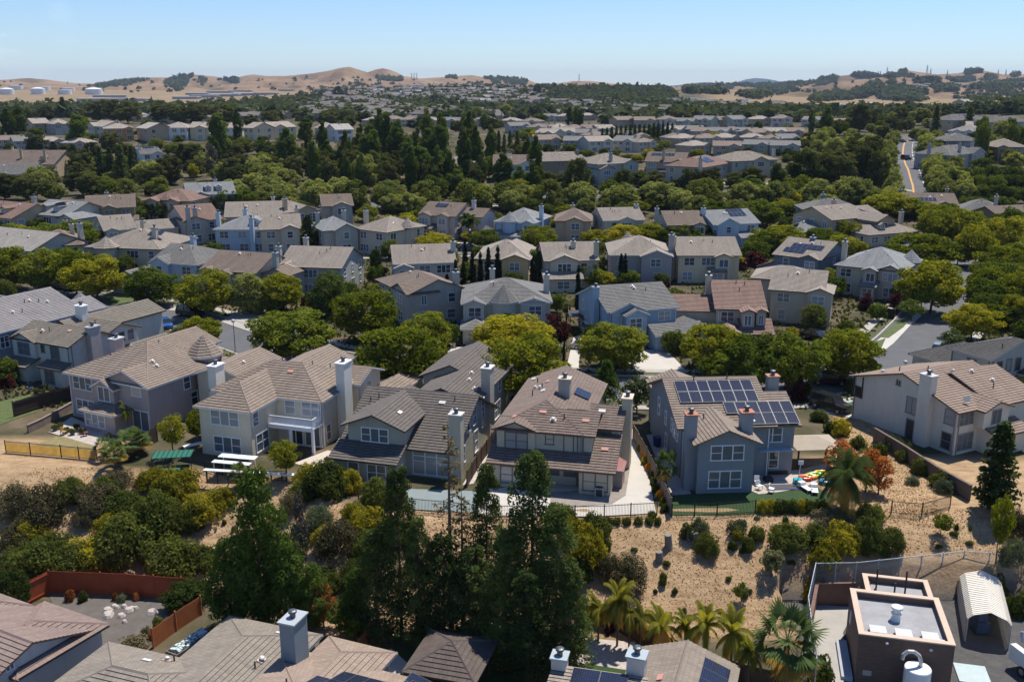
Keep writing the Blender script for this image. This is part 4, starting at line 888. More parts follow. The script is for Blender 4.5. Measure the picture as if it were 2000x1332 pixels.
fence('board_fence','dark board fence between the off-white house yard and the turret house','fence',[(28,815),(80,798),(140,783)],1.9,'board',(.05,.035,.028))
fence('board_fence','dark board fence running down from the turret house to the green frames','fence',[(308,862),(280,880),(250,900)],1.8,'board',(.045,.035,.03))
fence('board_fence','brown board fence along the stone side path of the greige house','fence',[(970,862),(940,905),(912,952)],1.7,'board',(.10,.065,.045))
fence('board_fence','tall thin wooden fence edge-on between the turret house and blue house','fence',[(1112,602),(1108,650),(1104,706)],1.8,'board',(.30,.24,.18))
fence('board_fence','dark wooden fence behind the green-planted corner near the parked grey car','fence',[(1712,618),(1745,625),(1760,600)],1.8,'board',(.04,.03,.025))
fence('mesh_fence','low iron fence hung with tan cloth at the edge of the lavender house yard','fence',[(12,884),(60,888),(120,893),(190,900)],1.35,'iron',(.04,.03,.025))
cl=MB(); P=frame_line([(12,884),(60,888),(120,893),(190,900)],.5)
for a,c in zip(P,P[1:]): cl.poly([(a.x,a.y+.05,Tf(a.x,a.y)+.15),(c.x,c.y+.05,Tf(c.x,c.y)+.15),(c.x,c.y+.05,Tf(c.x,c.y)+1.1+random.uniform(-.1,.05)),(a.x,a.y+.05,Tf(a.x,a.y)+1.1+random.uniform(-.1,.05))])
tag(cl.obj('shade_cloth',leafmat('tan_cloth',(.50,.33,.19),(.62,.43,.27),.55)),'tan shade cloth tied along the low iron fence of the lavender house','cloth')
IR=(.02,.018,.016)
fence('iron_fence','black iron picket fence along the bottom of the concrete yard','fence',[(1066,1012),(1180,1012),(1283,1006)],1.3,'iron',IR)
fence('iron_fence','black iron picket fence below the small dark lawn of the solar house','fence',[(1312,1010),(1400,1007),(1475,1002)],1.3,'iron',IR)
fence('iron_fence','black iron picket fence beside the pale blue pool deck','fence',[(700,975),(805,998),(930,1010),(1020,1013)],1.3,'iron',IR)
fence('iron_fence','black iron fence above the white plank and planted terrace','fence',[(400,920),(470,935),(560,940)],1.2,'iron',IR)
fence('iron_fence','dark iron fence crossing the dry slope between two round bushes','fence',[(1740,1003),(1800,1008),(1855,992)],1.3,'iron',(.06,.035,.025))
fence('garden_wall','long low brown wall along the foot of the pale chimney house','wall',[(1706,862),(1760,895),(1830,942),(1893,978)],1.5,'wall',(.13,.095,.075))
fence('garden_wall','low retaining wall beside the patio of the lavender house','wall',[(55,846),(85,832),(142,800)],.9,'wall',(.22,.17,.14))
fence('white_fence','white picket fence in front of the houses behind the left street','fence',[(192,563),(222,558),(250,566)],1.4,'white',(.5,.48,.46))
# ---------------- pump house compound
UO=(24.9,61.3); UA=R_(-13.5)
def uf(x,y): c,s=math.cos(UA),math.sin(UA); return (UO[0]+x*c-y*s,UO[1]+x*s+y*c)
def brickmat():
    m,nt,b,o=newmat('brown_brick'); co=N(nt,'ShaderNodeTexCoord'); 
    sx=N(nt,'ShaderNodeSeparateXYZ'); nt.links.new(co.outputs['Object'],sx.inputs[0]); ad=N(nt,'ShaderNodeMath',operation='ADD'); nt.links.new(sx.outputs[0],ad.inputs[0]); nt.links.new(sx.outputs[1],ad.inputs[1])
    cb=N(nt,'ShaderNodeCombineXYZ'); nt.links.new(ad.outputs[0],cb.inputs[0]); nt.links.new(sx.outputs[2],cb.inputs[1])
    br=N(nt,'ShaderNodeTexBrick',Scale=1.); br.inputs['Mortar Size'].default_value=.012; br.inputs['Brick Width'].default_value=.4; br.inputs['Row Height'].default_value=.14
    br.inputs['Color1'].default_value=(.155,.095,.07,1); br.inputs['Color2'].default_value=(.115,.075,.055,1); br.inputs['Mortar'].default_value=(.10,.07,.055,1)
    nt.links.new(cb.outputs[0],br.inputs['Vector']); nt.links.new(br.outputs[0],b.inputs['Base Color']); b.inputs['Roughness'].default_value=.9; return m
BRK=brickmat(); GZf=-5.
u=thing('pump_house','brown brick flat-roofed utility building with three white roof hatches','building',(*UO,GZf),UA)
zt=4.0
mb=MB(); t=.35
for a in [(0,6.4,0,t),(0,6.4,6.6-t,6.6),(0,t,t,6.6-t),(6.4-t,6.4,t,6.6-t)]: mb.box(a[0],a[1],a[2],a[3],-.3,zt-.1)
r0=zt-.4
for a in [(1.3,1.3+t,6.601,10.1),(6.2-t,6.2,6.601,10.1),(1.3+t,6.2-t,10.1-t,10.1)]: mb.box(*a,-.3,r0-.1)
mb.obj('wall',BRK,u)
cp=flat('peach_coping',(.56,.42,.32),.8,0,.08)
mb=MB(); e=.04
for a in [(-e,6.4+e,-e,t+e),(-e,6.4+e,6.6-t-e,6.6+e),(-e,t+e,t+e,6.6-t-e),(6.4-t-e,6.4+e,t+e,6.6-t-e)]: mb.box(*a,zt-.1,zt)
for a in [(1.3-e,1.3+t,6.65,10.1-t),(6.2-t,6.2+e,6.65,10.1-t),(1.3-e,6.2+e,10.1-t,10.1+e)]: mb.box(*a,r0-.1,r0)
mb.obj('coping',cp,u)
rf=flat('grey_roof_membrane',(.30,.295,.30),.85,0,.2,.9,.3)
mb=MB(); mb.box(t,6.4-t,t,6.6-t,zt-.75,zt-.6); mb.box(1.3+t,6.2-t,6.6,10.1-t,r0-.75,r0-.6); mb.obj('roof',rf,u)
wh=flat('white_metal',(.52,.52,.5),.5,.0,.08)
hm=shared('hatch',lambda:MB().box(-.52,.52,-.45,.45,0,.28).box(-.58,.58,-.5,.5,.28,.36).mesh('roof_hatch',wh))
for x,y in((1.45,1.35),(3.2,1.3),(5.0,1.3)): link('roof_hatch',hm,u,(x,y,zt-.6))
MB().lathe([(.42,0),(.3,.25),(.3,.45),(.38,.5),(.38,.6),(.28,.65),(.28,.9),(.42,.95),(.42,1.1),(.2,1.2)],14).obj('exhaust_stack',flat('white_metal',(.68,.68,.66),.45),u,(3.0,3.6,zt-.6))
MB().box(-.35,.35,-.3,.3,0,.15).box(-.3,.3,-.25,.25,.2,.32).obj('vent_box',flat('pale_metal',(.55,.53,.55),.5),u,(5.6,.75,zt-.6))
for x,y,h_ in((2.2,8.6,1.9),(4.2,7.7,2.4),(3.6,8.6,.8),(1.9,7.3,.8),(1.8,9.3,.3)): MB().tube((0,0,0),(0,0,h_),.07,n=8).obj('vent_pipe',flat('black_pipe',(.03,.025,.02),.5),u,(x,y,r0-.6))
MB().box(-.3,.3,-.03,0,-.2,.2).obj('louver',flat('pale_louver',(.4,.36,.32),.6),u,(.8,-.003,.9))
for x,z_ in((4.85,3.4),(1.9,3.5)): MB().lathe([(.12,0),(.12,.1),(.05,.14)],10).obj('wall_lamp',flat('lamp_shell',(.7,.66,.6),.4),u,(x,-.12,z_))
MB().box(-.08,0,-.25,.25,-.5,.5).obj('electric_box',flat('pale_box',(.6,.6,.6),.5),u,(-.003,4.6,2.6))
mb=MB(); mb.box(-.9,-.12,0,5,0,.35); mb.obj('duct',flat('pale_duct',(.35,.36,.38),.5),u)
# tank
tx,ty=uf(3.9,-1.25); tk=thing('water_tank','white cylindrical tank with a curved pipe in front of the brick building','tank',(tx,ty,GZf))
MB().lathe([(.9,-.2),(.9,2.55),(.86,2.62),(.1,2.74),(0.02,2.74)],32).obj('tank_body',flat('white_tank',(.72,.72,.70),.35,0,.05),tk,smooth=False)
mb=MB(); pts=[Vector((.15,0,2.7)),Vector((.15,.02,3.15)),Vector((.0,.05,3.55)),Vector((-.35,.12,3.8)),Vector((-.75,.2,3.78)),Vector((-1.0,.26,3.5)),Vector((-1.05,.28,3.1))]
for a,c in zip(pts,pts[1:]): mb.tube(a,c,.13,n=12)
mb.tube(pts[0]-Vector((0,0,.05)),pts[0]+Vector((0,0,.06)),.2,n=12); mb.obj('pipe',flat('galvanised_pipe',(.5,.5,.5),.4,.4),tk,smooth=False)
lg=MB()  # lettering band and blue swoosh wrapped round the front
def wrap(a,z): return (.903*math.sin(a),-.903*math.cos(a),z)
for k in range(14):
    a0=-.42+k*.06; lg.poly([wrap(a0,1.42-.05*math.sin(k*.3)),wrap(a0+.06,1.42-.05*math.sin((k+1)*.3)),wrap(a0+.06,1.62-.03*k/14),wrap(a0,1.62-.03*k/14)])
lg.obj('logo_band',flat('logo_blue',(.05,.25,.45),.5),tk)
def text(name,body,size,mat,parent,M,ext=.004):
    cu=bpy.data.curves.new(name,'FONT'); cu.body=body; cu.size=size; cu.extrude=ext; cu.align_x='CENTER'
    ob=bpy.data.objects.new(name+'_tmp',cu); COL.objects.link(ob); C.view_layer.update()
    me=bpy.data.meshes.new_from_object(ob); bpy.data.objects.remove(ob); me.materials.clear(); me.materials.append(mat); me.name=name
    o=link(name,me,parent); o.matrix_local=M; return o
text('lettering','U.S.',.26,flat('logo_navy',(.03,.05,.14),.5),tk,Matrix.Translation((0,-.925,1.66))@Matrix.Rotation(PI/2,4,'X'))
# shelter
sx_,sy_=(36.9,69.7); sh=thing('carport','cream ribbed metal carport shelter with a dark open end','shelter',(35.3,66.55,GZf),R_(-20))
rib=flat('cream_metal',(.76,.70,.60),.5,0,.08,1.)
mb=MB(); W=3.1; D=7.0; prof=[(0,0),(0,2.0),(.35,2.4),(W/2,2.85),(W-.35,2.4),(W,2.0),(W,0)]; n=46
for i in range(n):
    y0=i*D/n;y1=(i+1)*D/n; k=.035 if i%2 else 0
    for (a,b_),(c,d_) in zip(prof,prof[1:]):
        f=lambda x,z:((x-W/2)*(1+k/1.5)+W/2,z*(1+k/3))
        p,q=f(a,b_),f(c,d_); mb.poly([(p[0],y0,p[1]),(p[0],y1,p[1]),(q[0],y1,q[1]),(q[0],y0,q[1])])
mb.poly([(x,D,z) for x,z in prof]); mb.obj('shell',rib,sh)
mb=MB()
for x in(.06,W-.06): mb.box(x-.04,x+.04,.05,.13,0,2.0)
mb.obj('post',flat('pale_post',(.5,.48,.44),.5),sh)
# things stored under it
tag(MB().box(-.5,.5,-.6,.6,0,.9).box(-.35,.35,-.4,.4,.9,1.5).obj('machine',flat('blue_grey_machine',(.10,.13,.2),.5),None,(37.3,68.3,GZf)),'blue-grey machine stored inside the cream carport','machine')
# pale trapdoor and yard slab
MB2=MB().box(-1.1,1.1,-1.2,1.2,0,.05); tag(MB2.obj('ground_hatch',flat('pale_green_metal',(.42,.50,.50),.5),None,(33.9,62.2,GZf+.06),rz=UA),'pale green flat metal hatch cover on the asphalt beside the brick building','hatch')
mb=MB(); q=[uf(-2.6,-3),uf(-.95,-3),uf(-.2,6.6),uf(1.2,10.8),uf(-2.0,10.5),uf(-2.9,5)]; mb.poly([(*p,GZf+.09) for p in q]); kind(mb.obj('concrete_apron',CONC),'structure')
mb=MB(); q=[uf(6.5,-3),uf(7.6,-3),uf(7.4,1.5),uf(6.5,1.5)]; mb.poly([(*p,GZf+.08) for p in q]); kind(mb.obj('concrete_strip',CONC2),'structure')
fence('retaining_wall','brown block retaining wall behind the brick utility building','wall',[uf(-2.9,5),uf(-2.1,10.4),uf(1.0,11.3)],2.0,'wall',(.17,.10,.075),world=True,z=GZf)
fence('chain_link_fence','galvanised chain-link fence around the brick utility building','fence',[uf(-3.1,-3.5),uf(-3.2,5),uf(-2.3,10.8),uf(1.0,11.7),(38.5,74.5),(44.5,73.5)],1.9,'chain',(.42,.45,.47),world=True,step=2.2,z=GZf+1.8)
# utility truck
def prism_x(mb,prof,x0,x1,mi=0):
    n=len(prof); vs=[(x0,*p) for p in prof]+[(x1,*p) for p in prof]
    mb.add(vs,[tuple(range(n)),tuple(range(2*n-1,n-1,-1))]+[((i+1)%n,i,n+i,n+(i+1)%n) for i in range(n)],mi)
def wheel(root,x,y,z,r=.33,w=.22):
    tm=shared(('ty',r),lambda:MB().tube((-w/2,0,0),(w/2,0,0),r,n=18).mesh('tyre',flat('tyre_rubber',(.015,.015,.015),.8)))
    rm=shared(('rim',r),lambda:MB().tube((-w/2-.01,0,0),(w/2+.01,0,0),r*.58,n=10).mesh('rim',flat('rim_metal',(.35,.35,.36),.35,.7)))
    wh_=link('wheel',tm,root,(x,y,z)); link('rim',rm,wh_); return wh_
tr_=thing('utility_truck','white utility truck with open tool bins parked by the carport','truck',(38.6,61.2,GZf),R_(14))
wt=flat('white_truck',(.62,.62,.62),.35,0,.08)
mb=MB(); mb.box(-1.05,-.55,-2.2,2.4,.7,1.9); mb.box(.55,1.05,-2.2,2.4,.7,1.9); mb.box(-.55,.55,-2.2,2.4,.7,.95); mb.obj('bed',wt,tr_)
mb=MB(); prism_x(mb,[(-2.3,.6),(-2.3,2.0),(-3.0,2.15),(-3.9,2.1),(-4.5,1.4),(-5.4,1.25),(-5.6,.6)],-1.,1.); mb.obj('cab',wt,tr_)
for x in(-1,1):
    for y in(-4.7,1.0): wheel(tr_,x*.95,y,.42,.42,.3)
MB().tube((0,2.3,1.9),(0,2.6,2.6),.12).tube((0,2.6,2.6),(.3,-.5,3.3),.09).obj('crane_arm',flat('grey_arm',(.3,.32,.36),.5),tr_)
tag(MB().box(-.2,.2,-.5,.5,0,.35).obj('tool_crate',flat('red_crate',(.3,.05,.04),.6),None,(38.5,61.6,GZf+.96)),'red crate lying in the open bed of the white utility truck','crate')
# ---------------- cars
def car(label,px,py,ang,col,L=4.5,Wd=1.8,hh=1.45,suv=False,parts=True,group='parked cars',z=None):
    x,y,z0=ground(px,py); z0=z0+.06 if z is None else z
    o=thing('parked_car',label,'car',(x,y,z0),R_(ang),group)
    cm=flat('car_paint',col,.22,.3,.03,spec=.6); gm=flat('car_glass',(.02,.025,.03),.06,0,.0,spec=.8)
    w=Wd/2; h=hh; mb=MB(); f=L/2
    prof=[(-f,.35),(-f,.75),(-f*.95,.85),(-f*.52,.92),(f*.9,.92),(f,.8),(f,.35),(f*.9,.2),(-f*.9,.2)]
    if suv: prof=[(-f,.4),(-f,.95),(-f*.5,1.05),(f*.97,1.05),(f,.9),(f,.4),(f*.92,.25),(-f*.92,.25)]
    # body, rounded a little in plan
    n=len(prof); rings=[(-w,.96),(-w*.9,1.),(w*.9,1.),(w,.96)]; vs=[(xx,p[0]*s,p[1]) for xx,s in rings for p in prof]
    fs=[tuple(range(n-1,-1,-1)),tuple(range(3*n,4*n))]+[(r*n+i,r*n+(i+1)%n,(r+1)*n+(i+1)%n,(r+1)*n+i) for r in range(3) for i in range(n)]
    mb.add(vs,fs)
    b0=.92 if not suv else 1.05; cab=[(-f*.5,b0),(-f*.2,h),(f*.55,h),(f*.85,b0)] if not suv else [(-f*.48,b0),(-f*.24,h),(f*.86,h),(f*.96,b0)]
    iw=w*.78; vs=[(sgn*(w*.93 if i in(0,3) else iw),p[0],p[1]) for sgn in(-1,1) for i,p in enumerate(cab)]
    mb.add(vs,[(1,2,6,5)]); mb.obj('body',cm,o)
    g=MB(); g.add(vs,[(0,1,5,4),(2,3,7,6),(0,3,2,1),(4,5,6,7)]); wo=g.obj('window',gm,o)
    if parts:
        p_=MB()
        for sgn in(-1,1):
            for t in((.0,.06),(.42,.48),(.9,1.)):
                lo0=Vector(vs[0 if sgn<0 else 4]).lerp(Vector(vs[3 if sgn<0 else 7]),t[0]);lo1=Vector(vs[0 if sgn<0 else 4]).lerp(Vector(vs[3 if sgn<0 else 7]),t[1])
                hi0=Vector(vs[1 if sgn<0 else 5]).lerp(Vector(vs[2 if sgn<0 else 6]),t[0]);hi1=Vector(vs[1 if sgn<0 else 5]).lerp(Vector(vs[2 if sgn<0 else 6]),t[1])
                k=Vector((sgn*.012,0,0)); p_.poly([lo0+k,lo1+k,hi1+k,hi0+k])
        p_.obj('pillar',cm,o)
        for sx in(-1,1):
            for yy in(-f*.62,f*.6): wheel(o,sx*(w-.08),yy,.33)
            MB().box(-.2,.2,-.03,.03,-.08,.08).obj('headlight',flat('lamp_lens',(.7,.7,.68),.15),o,(sx*w*.68,-f*.985,.72))
    return o
car('black SUV with a roof window parked in the driveway of the pale chimney house',1622,800,38,(.012,.014,.016),4.9,1.95,1.8,True)
car('dark maroon car parked under the round street tree',1618,750,80,(.05,.008,.015),4.8,1.9,1.6,True)
car('silver grey car parked at the kerb up the right-hand street',1848,588,-28,(.30,.34,.36))
car('light blue car half hidden behind the magnolia at the kerb',1832,692,-32,(.30,.38,.44))
car('bright blue car showing behind the off-white house',322,640,30,(.02,.10,.32))
car('black SUV parked in front of the left driveway',372,618,62,(.012,.012,.014),4.9,1.95,1.75,True)
car('silver SUV under the left street trees nearest the lens',135,566,60,(.40,.41,.42),4.8,1.9,1.7,True)
car('white sedan beside the silver SUV under the left street trees',108,556,60,(.62,.62,.62))
car('black sedan by the small clipped bushes of the brown gabled house',1592,664,40,(.012,.012,.014))
car('dark sedan on the upper street behind the beige roof',914,490,85,(.03,.035,.04))
car('white minivan in the yard beside the blue gabled house',1152,655,10,(.66,.66,.66),4.6,1.9,1.8,True)
car('white sedan under the street tree in front of the blue gabled house',1146,682,75,(.6,.6,.6))
car('charcoal sedan under the trees at the top right street bend',1859,482,60,(.06,.06,.07),parts=False)
car('black SUV driving up the boulevard over the crosswalk',1769,313,4,(.01,.01,.012),4.9,1.95,1.8,True,group='cars driving on the boulevard')
car('dark sedan at the top bend of the boulevard',1761,279,10,(.03,.03,.035),parts=False,group='cars driving on the boulevard')
car('silver sedan showing between the plane trees on the cross road',1735,372,80,(.5,.5,.5),parts=False,group='cars driving on the boulevard')
# ---------------- lamps, bins, garden things
def lamp(px,yb,yt,label):
    x,y,z=ground(px,yb); _,_,d=proj(x,y,z); h=(yb-yt)/(F/d)/.95; o=thing('street_lamp',label,'street lamp',(x,y,z),0,'globe street lamps')
    MB().lathe([(.16,0),(.14,.3),(.07,.4),(.05,h-.4)],10).obj('pole',flat('grey_lamp_pole',(.22,.23,.23),.5,.3),o)
    MB().lathe([(.06,h-.42),(.22,h-.36),(.27,h-.15),(.2,h),(.05,h+.06)],14).obj('globe',flat('lamp_globe',(.6,.6,.56),.3),o,smooth=True)
lamp(460,690,626,'grey globe street lamp beside the left street and two driveways'); lamp(1799,600,566,'globe street lamp beside the curved sidewalk on the right'); lamp(918,484,450,'globe street lamp on the upper street by the dark sedan'); lamp(1094,718,674,'globe street lamp by the purple plum tree'); lamp(1766,732,705,'small post lamp at the kerb of the right street')
def bins(px,py,col,label):
    x,y,z=ground(px,py); o=thing('wheelie_bin',label,'bin',(x,y,z),.5,'wheeled rubbish bins'); m=flat('bin_plastic',col,.5); mb=MB(); prism=[(-.28,-.3,0),(.28,-.3,0),(.28,.3,0),(-.28,.3,0),(-.34,-.38,1.),(.34,-.38,1.),(.34,.38,1.),(-.34,.38,1.)]
    mb.add(prism,[(3,2,1,0),(0,1,5,4),(1,2,6,5),(2,3,7,6),(3,0,4,7)]); mb.obj('body',m,o); MB().box(-.37,.37,-.42,.4,1.,1.08).obj('lid',m,o)
bins(1659,806,(.02,.12,.05),'green wheeled bin in front of the pale chimney house'); bins(1653,808,(.03,.025,.02),'black wheeled bin beside the green one'); bins(1284,872,(.02,.04,.14),'navy blue wheeled bin beside the solar panel house'); bins(898,640,(.02,.05,.3),'bright blue wheeled bin left of the central turret house')
x,y,z=ground(1171,968); ac=thing('air_conditioner','grey box air conditioner on the concrete by the back wall of the greige house','air conditioner',(x,y,z),R_(-13))
MB().box(-.42,.42,-.42,.42,0,.9).obj('casing',flat('ac_case',(.38,.38,.36),.5),ac); MB().lathe([(.36,.9),(.34,.98),(.05,1.0)],14).obj('fan_cover',flat('ac_top',(.03,.04,.05),.5),ac)
for sx in(-1,1): MB().box(-.3,.3,-.01,.01,-.34,.34).obj('grille',flat('ac_grille',(.05,.05,.05),.7),ac,(0,sx*.43,.45))
x,y,z=ground(1207,945); sd=thing('garden_shed','narrow shed with a pink-brown roof against the greige house','shed',(x,y,z),R_(-13))
MB().box(-.5,.5,-1.2,1.2,0,1.9).obj('wall',flat('shed_metal',(.24,.20,.19),.6),sd); rb=MB(); slope_slab(rb,[(-.6,-1.35,1.95),(.65,-1.35,1.85),(.65,1.35,1.85),(-.6,1.35,2.5)],False,.06); rb.obj('roof',flat('pink_roof',(.30,.13,.12),.7),sd)
def simple(name,label,cat,px,py,rz,boxes,mats,dz=0,group=None):
    x,y,z=ground(px,py); o=thing(name,label,cat,(x,y,z+dz),R_(rz),group)
    for nm,b_,m in boxes:
        L_b=b_ if isinstance(b_[0],tuple) else [b_]
        if nm in('leg','post','cushion'):
            for q in L_b: MB().box(*q).obj(nm,flat(*m),o)
            continue
        mb=MB()
        for q in L_b: mb.box(*q)
        mb.obj(nm,flat(*m),o)
    return o
WM=('white_panel',(.75,.75,.74),.5)
simple('planter_table','white panelled garden table standing on the terrace of the beige house','table',458,925,-12,[('tabletop',[(-2.,2.,-.75,-.05,1.3,1.37),(-1.7,2.2,.05,.95,1.6,1.67)],WM),('leg',[(-1.9,-1.8,-.6,-.5,0,1.3),(1.8,1.9,-.6,-.5,0,1.3),(1.8,1.9,.8,.9,0,1.6),(-1.6,-1.5,.8,.9,0,1.6)],WM)],None)
simple('shelf_plank','long white plank shelf on dark posts below the beige house','shelf',488,948,-8,[('top',(-4.6,4.6,-.25,.25,1.35,1.43),WM),('leg',[(-4.4+i*1.1,-4.33+i*1.1,-.1,.1,0,1.35) for i in range(9)],('dark_wood',(.04,.03,.025)))],None)
g_=simple('vegetable_netting','green netted frame over a vegetable bed right of the banana plant','netting',340,915,8,[('net',[(-1.9,1.9,-.9,1.1,1.5,1.53)],('green_net',(.02,.13,.09),.8)),('rod',[(-1.9+i*.47,-1.86+i*.47,-.9,1.1,1.54,1.6) for i in range(9)]+[(-1.9,-1.82,-.9,-.82,0,1.5),(1.82,1.9,-.9,-.82,0,1.5)],('dark_pole',(.02,.03,.03)))],None)
simple('garden_tray','low flat green tray leaning below the netted frame','netting',333,930,8,[('net',[(-1.,1.,-.6,.6,.8,.85)],('green_tray',(.02,.17,.10),.5)),('leg',[(-.9,-.8,-.5,-.4,0,.8),(.8,.9,-.5,-.4,0,.8)],('dark_pole',(.02,.03,.03)))],None)
simple('potting_bench','white slatted bench beside the green netted frame','bench',384,885,40,[('top',(-1.3,1.3,-.3,.3,1.0,1.06),WM),('leg',[(-1.2,-1.1,-.2,.2,0,1.),(1.1,1.2,-.2,.2,0,1.)],WM)],None)
cvr=simple('patio_cover','beige hipped patio canopy beside the solar panel house','canopy',1585,905,4,[('post',[(-2.1,-1.95,-1.6,-1.45,0,2.3),(1.95,2.1,-1.6,-1.45,0,2.3),(1.95,2.1,1.45,1.6,0,2.3),(-2.1,-1.95,1.45,1.6,0,2.3)],('dark_wood',(.04,.03,.025)))],None)
rb=MB(); pl,rl,_=roof_planes(-2.2,2.2,-1.9,1.9,2.35,'xhh',.32,.2)
for P_ in pl: slope_slab(rb,P_,False,.05)
rb.obj('canopy_top',[flat('beige_canvas',(.36,.30,.225),.85),flat('beige_canvas',(.36,.30,.225),.85)],cvr)
simple('outdoor_sofa','dark brown wicker sofa against the wall of the solar panel house','sofa',1508,925,4,[('base',(-1.4,1.4,-.45,.45,0,.42),('wicker',(.03,.025,.022))),('backrest',(-1.4,1.4,.35,.5,.42,.85),('wicker',(.03,.025,.022))),('cushion',[(-.8,-.3,.1,.33,.43,.75),(.2,.7,.1,.33,.43,.75)],('pale_cushion',(.35,.32,.28)))],None)
simple('outdoor_sofa','small square wicker ottoman in front of the dark sofa','stool',1500,940,4,[('base',(-.4,.4,-.4,.4,0,.38),('wicker',(.03,.025,.022))),('cushion',(-.37,.37,-.37,.37,.38,.46),('dark_cushion',(.02,.03,.05)))],None)
simple('garden_rug','grey patterned outdoor rug on the patio by the solar house','rug',1530,952,4,[('rug',(-1.7,1.7,-.55,.55,0,.02),('rug_grey',(.06,.06,.065))),('border',[(-1.9,1.9,-.72,-.62,0,.03)],('rug_blue',(.05,.07,.3)))],None,.09)
for i,(px,py,cc,nm) in enumerate([(1573,938,(.7,.06,.02),'red'),(1583,935,(.75,.35,.02),'orange'),(1590,932,(.10,.45,.05),'green'),(1603,928,(.75,.62,.04),'yellow'),(1613,945,(.03,.25,.45),'blue')]):
    x,y,z=ground(px,py); mb=MB(); 
    for k in range(12):
        a=2*PI*k/12;b_=2*PI*(k+1)/12; mb.tube((math.cos(a)*.55,math.sin(a)*.38,.2),(math.cos(b_)*.55,math.sin(b_)*.38,.2),.16,n=8)
    tag(mb.obj('pool_float',flat('vinyl_'+nm,cc,.3),None,(x,y,z+.08)),nm+' inflatable pool float in the toy pile beside the solar house patio','pool toy','pool toys on the patio')
x,y,z=ground(1558,945); bh=thing('toy_hoop','toy basketball hoop with a teal base on the patio','toy',(x,y,z+.08)); MB().box(-.4,.4,-.3,.3,0,.45).obj('base',flat('teal_plastic',(.02,.35,.4),.4),bh); MB().tube((0,0,.45),(.15,0,2.),.04).box(-.1,.4,-.03,.03,1.9,2.3).obj('pole',flat('white_plastic',(.7,.7,.7),.4),bh)
for i,(px,py,rz) in enumerate([(1573,958,20),(1590,962,-12)]): simple('sun_lounger',['left','right'][i]+' white sun lounger on the turf behind the clipped hedge','lounger',px,py,rz,[('seat',(-.3,.3,-.8,.4,.25,.32),WM),('backrest',(-.3,.3,.4,.9,.32,.6),WM),('leg',[(-.28,-.22,-.7,-.64,0,.25),(.22,.28,-.7,-.64,0,.25),(-.28,-.22,.6,.66,0,.25),(.22,.28,.6,.66,0,.25)],WM)],None,.06)
for i,(px,py) in enumerate([(1478,948),(1482,957),(1506,963)]): simple('patio_chair',['upper white chair by the corner of the solar house','lower white chair by the corner of the solar house','white chair right of the two by the house corner'][i],'chair',px,py,30*i,[('seat',(-.25,.25,-.25,.25,.38,.43),WM),('backrest',(-.25,.25,.2,.25,.43,.85),WM),('leg',[(-.24,-.2,-.24,-.2,0,.38),(.2,.24,-.24,-.2,0,.38),(-.24,-.2,.2,.24,0,.38),(.2,.24,.2,.24,0,.38)],WM)],None,.08)
simple('awning','narrow pale blue awning over the ground-floor window of the solar house','awning',1510,930,4,[('fabric',(-1.7,1.7,-.5,.3,2.75,2.83),('blue_awning',(.35,.42,.48)))],None)
simple('raised_planter','grey wooden raised planter beside the leaning red fence','planter',372,1262,-28+90,[('side',[(-1.9,1.9,-.6,-.52,0,.5),(-1.9,1.9,.52,.6,0,.5),(-1.9,-1.82,-.52,.52,0,.5),(1.82,1.9,-.52,.52,0,.5)],('grey_timber',(.16,.14,.12))),('soil',(-1.8,1.8,-.52,.52,.05,.4),('dark_soil',(.04,.035,.03)))],None)
mb=MB()
for k in range(60):
    a,b_=random.uniform(-1.5,1.5),random.uniform(-.4,.4); mb.box(a-.12,a+.12,b_-.1,b_+.1,.4,.45+random.uniform(.05,.25))
x,y,z=ground(372,1262); tag(mb.obj('netting_heap',flat('white_net',(.5,.58,.56),.8),None,(x,y,z),rz=R_(62)),'crumpled white netting piled in the grey raised planter','netting')
for i,(px,py,h_) in enumerate([(1306,1068,1.15),(1347,1056,.95),(1357,1058,.85),(1288,1094,.8)]):
    x,y,z=ground(px,py); mb=MB(); mb.lathe([(.42,-.3),(.34,.1),(.3,h_),(.02,h_+.02)],11); o=mb.obj('tree_stump',[BARKG],None,(x,y,z)); o.rotation_euler=(0,.06*i-.1,i)
    tag(o,['tall cut tree stump alone on the dry slope','left stump of the pair beside the shrubs','right stump of the pair beside the shrubs','short stump in green weeds below the lone stump'][i],'tree stump','cut stumps on the dry slope')
for i in range(14):
    px=270+random.uniform(-60,75); py=1188+random.uniform(-8,32)
    if i>8: px,py=210+random.uniform(0,60),1185+random.uniform(0,10)
    x,y,z=ground(px,py); mb=MB(); s_=random.uniform(.18,.42); d_=Matrix.Rotation(random.uniform(0,3),4,'Z')
    mb.lathe([(s_*1.2,-.1),(s_*1.25,.08),(s_*.8,.2+s_*.3),(.02,.24+s_*.35)],7); tag(mb.obj('rock',flat('pale_rock',(.42,.37,.33),.9,0,.2),None,(x,y,z),rz=i*1.3),'','rock','pale rocks along the edge of the grey yard',auto=True)
# raised grey shed roofs and a dark tarp in the yard beside the blue house
simple('carport','dark flat carport roof beside the white minivan','shelter',1140,640,0,[('roof',(-2.4,2.4,-2,2,2.2,2.35),('dark_roof',(.05,.045,.04))),('post',[(-2.3,-2.2,-1.9,-1.8,0,2.2),(2.2,2.3,-1.9,-1.8,0,2.2)],('dark_wood',(.04,.03,.025)))],None)

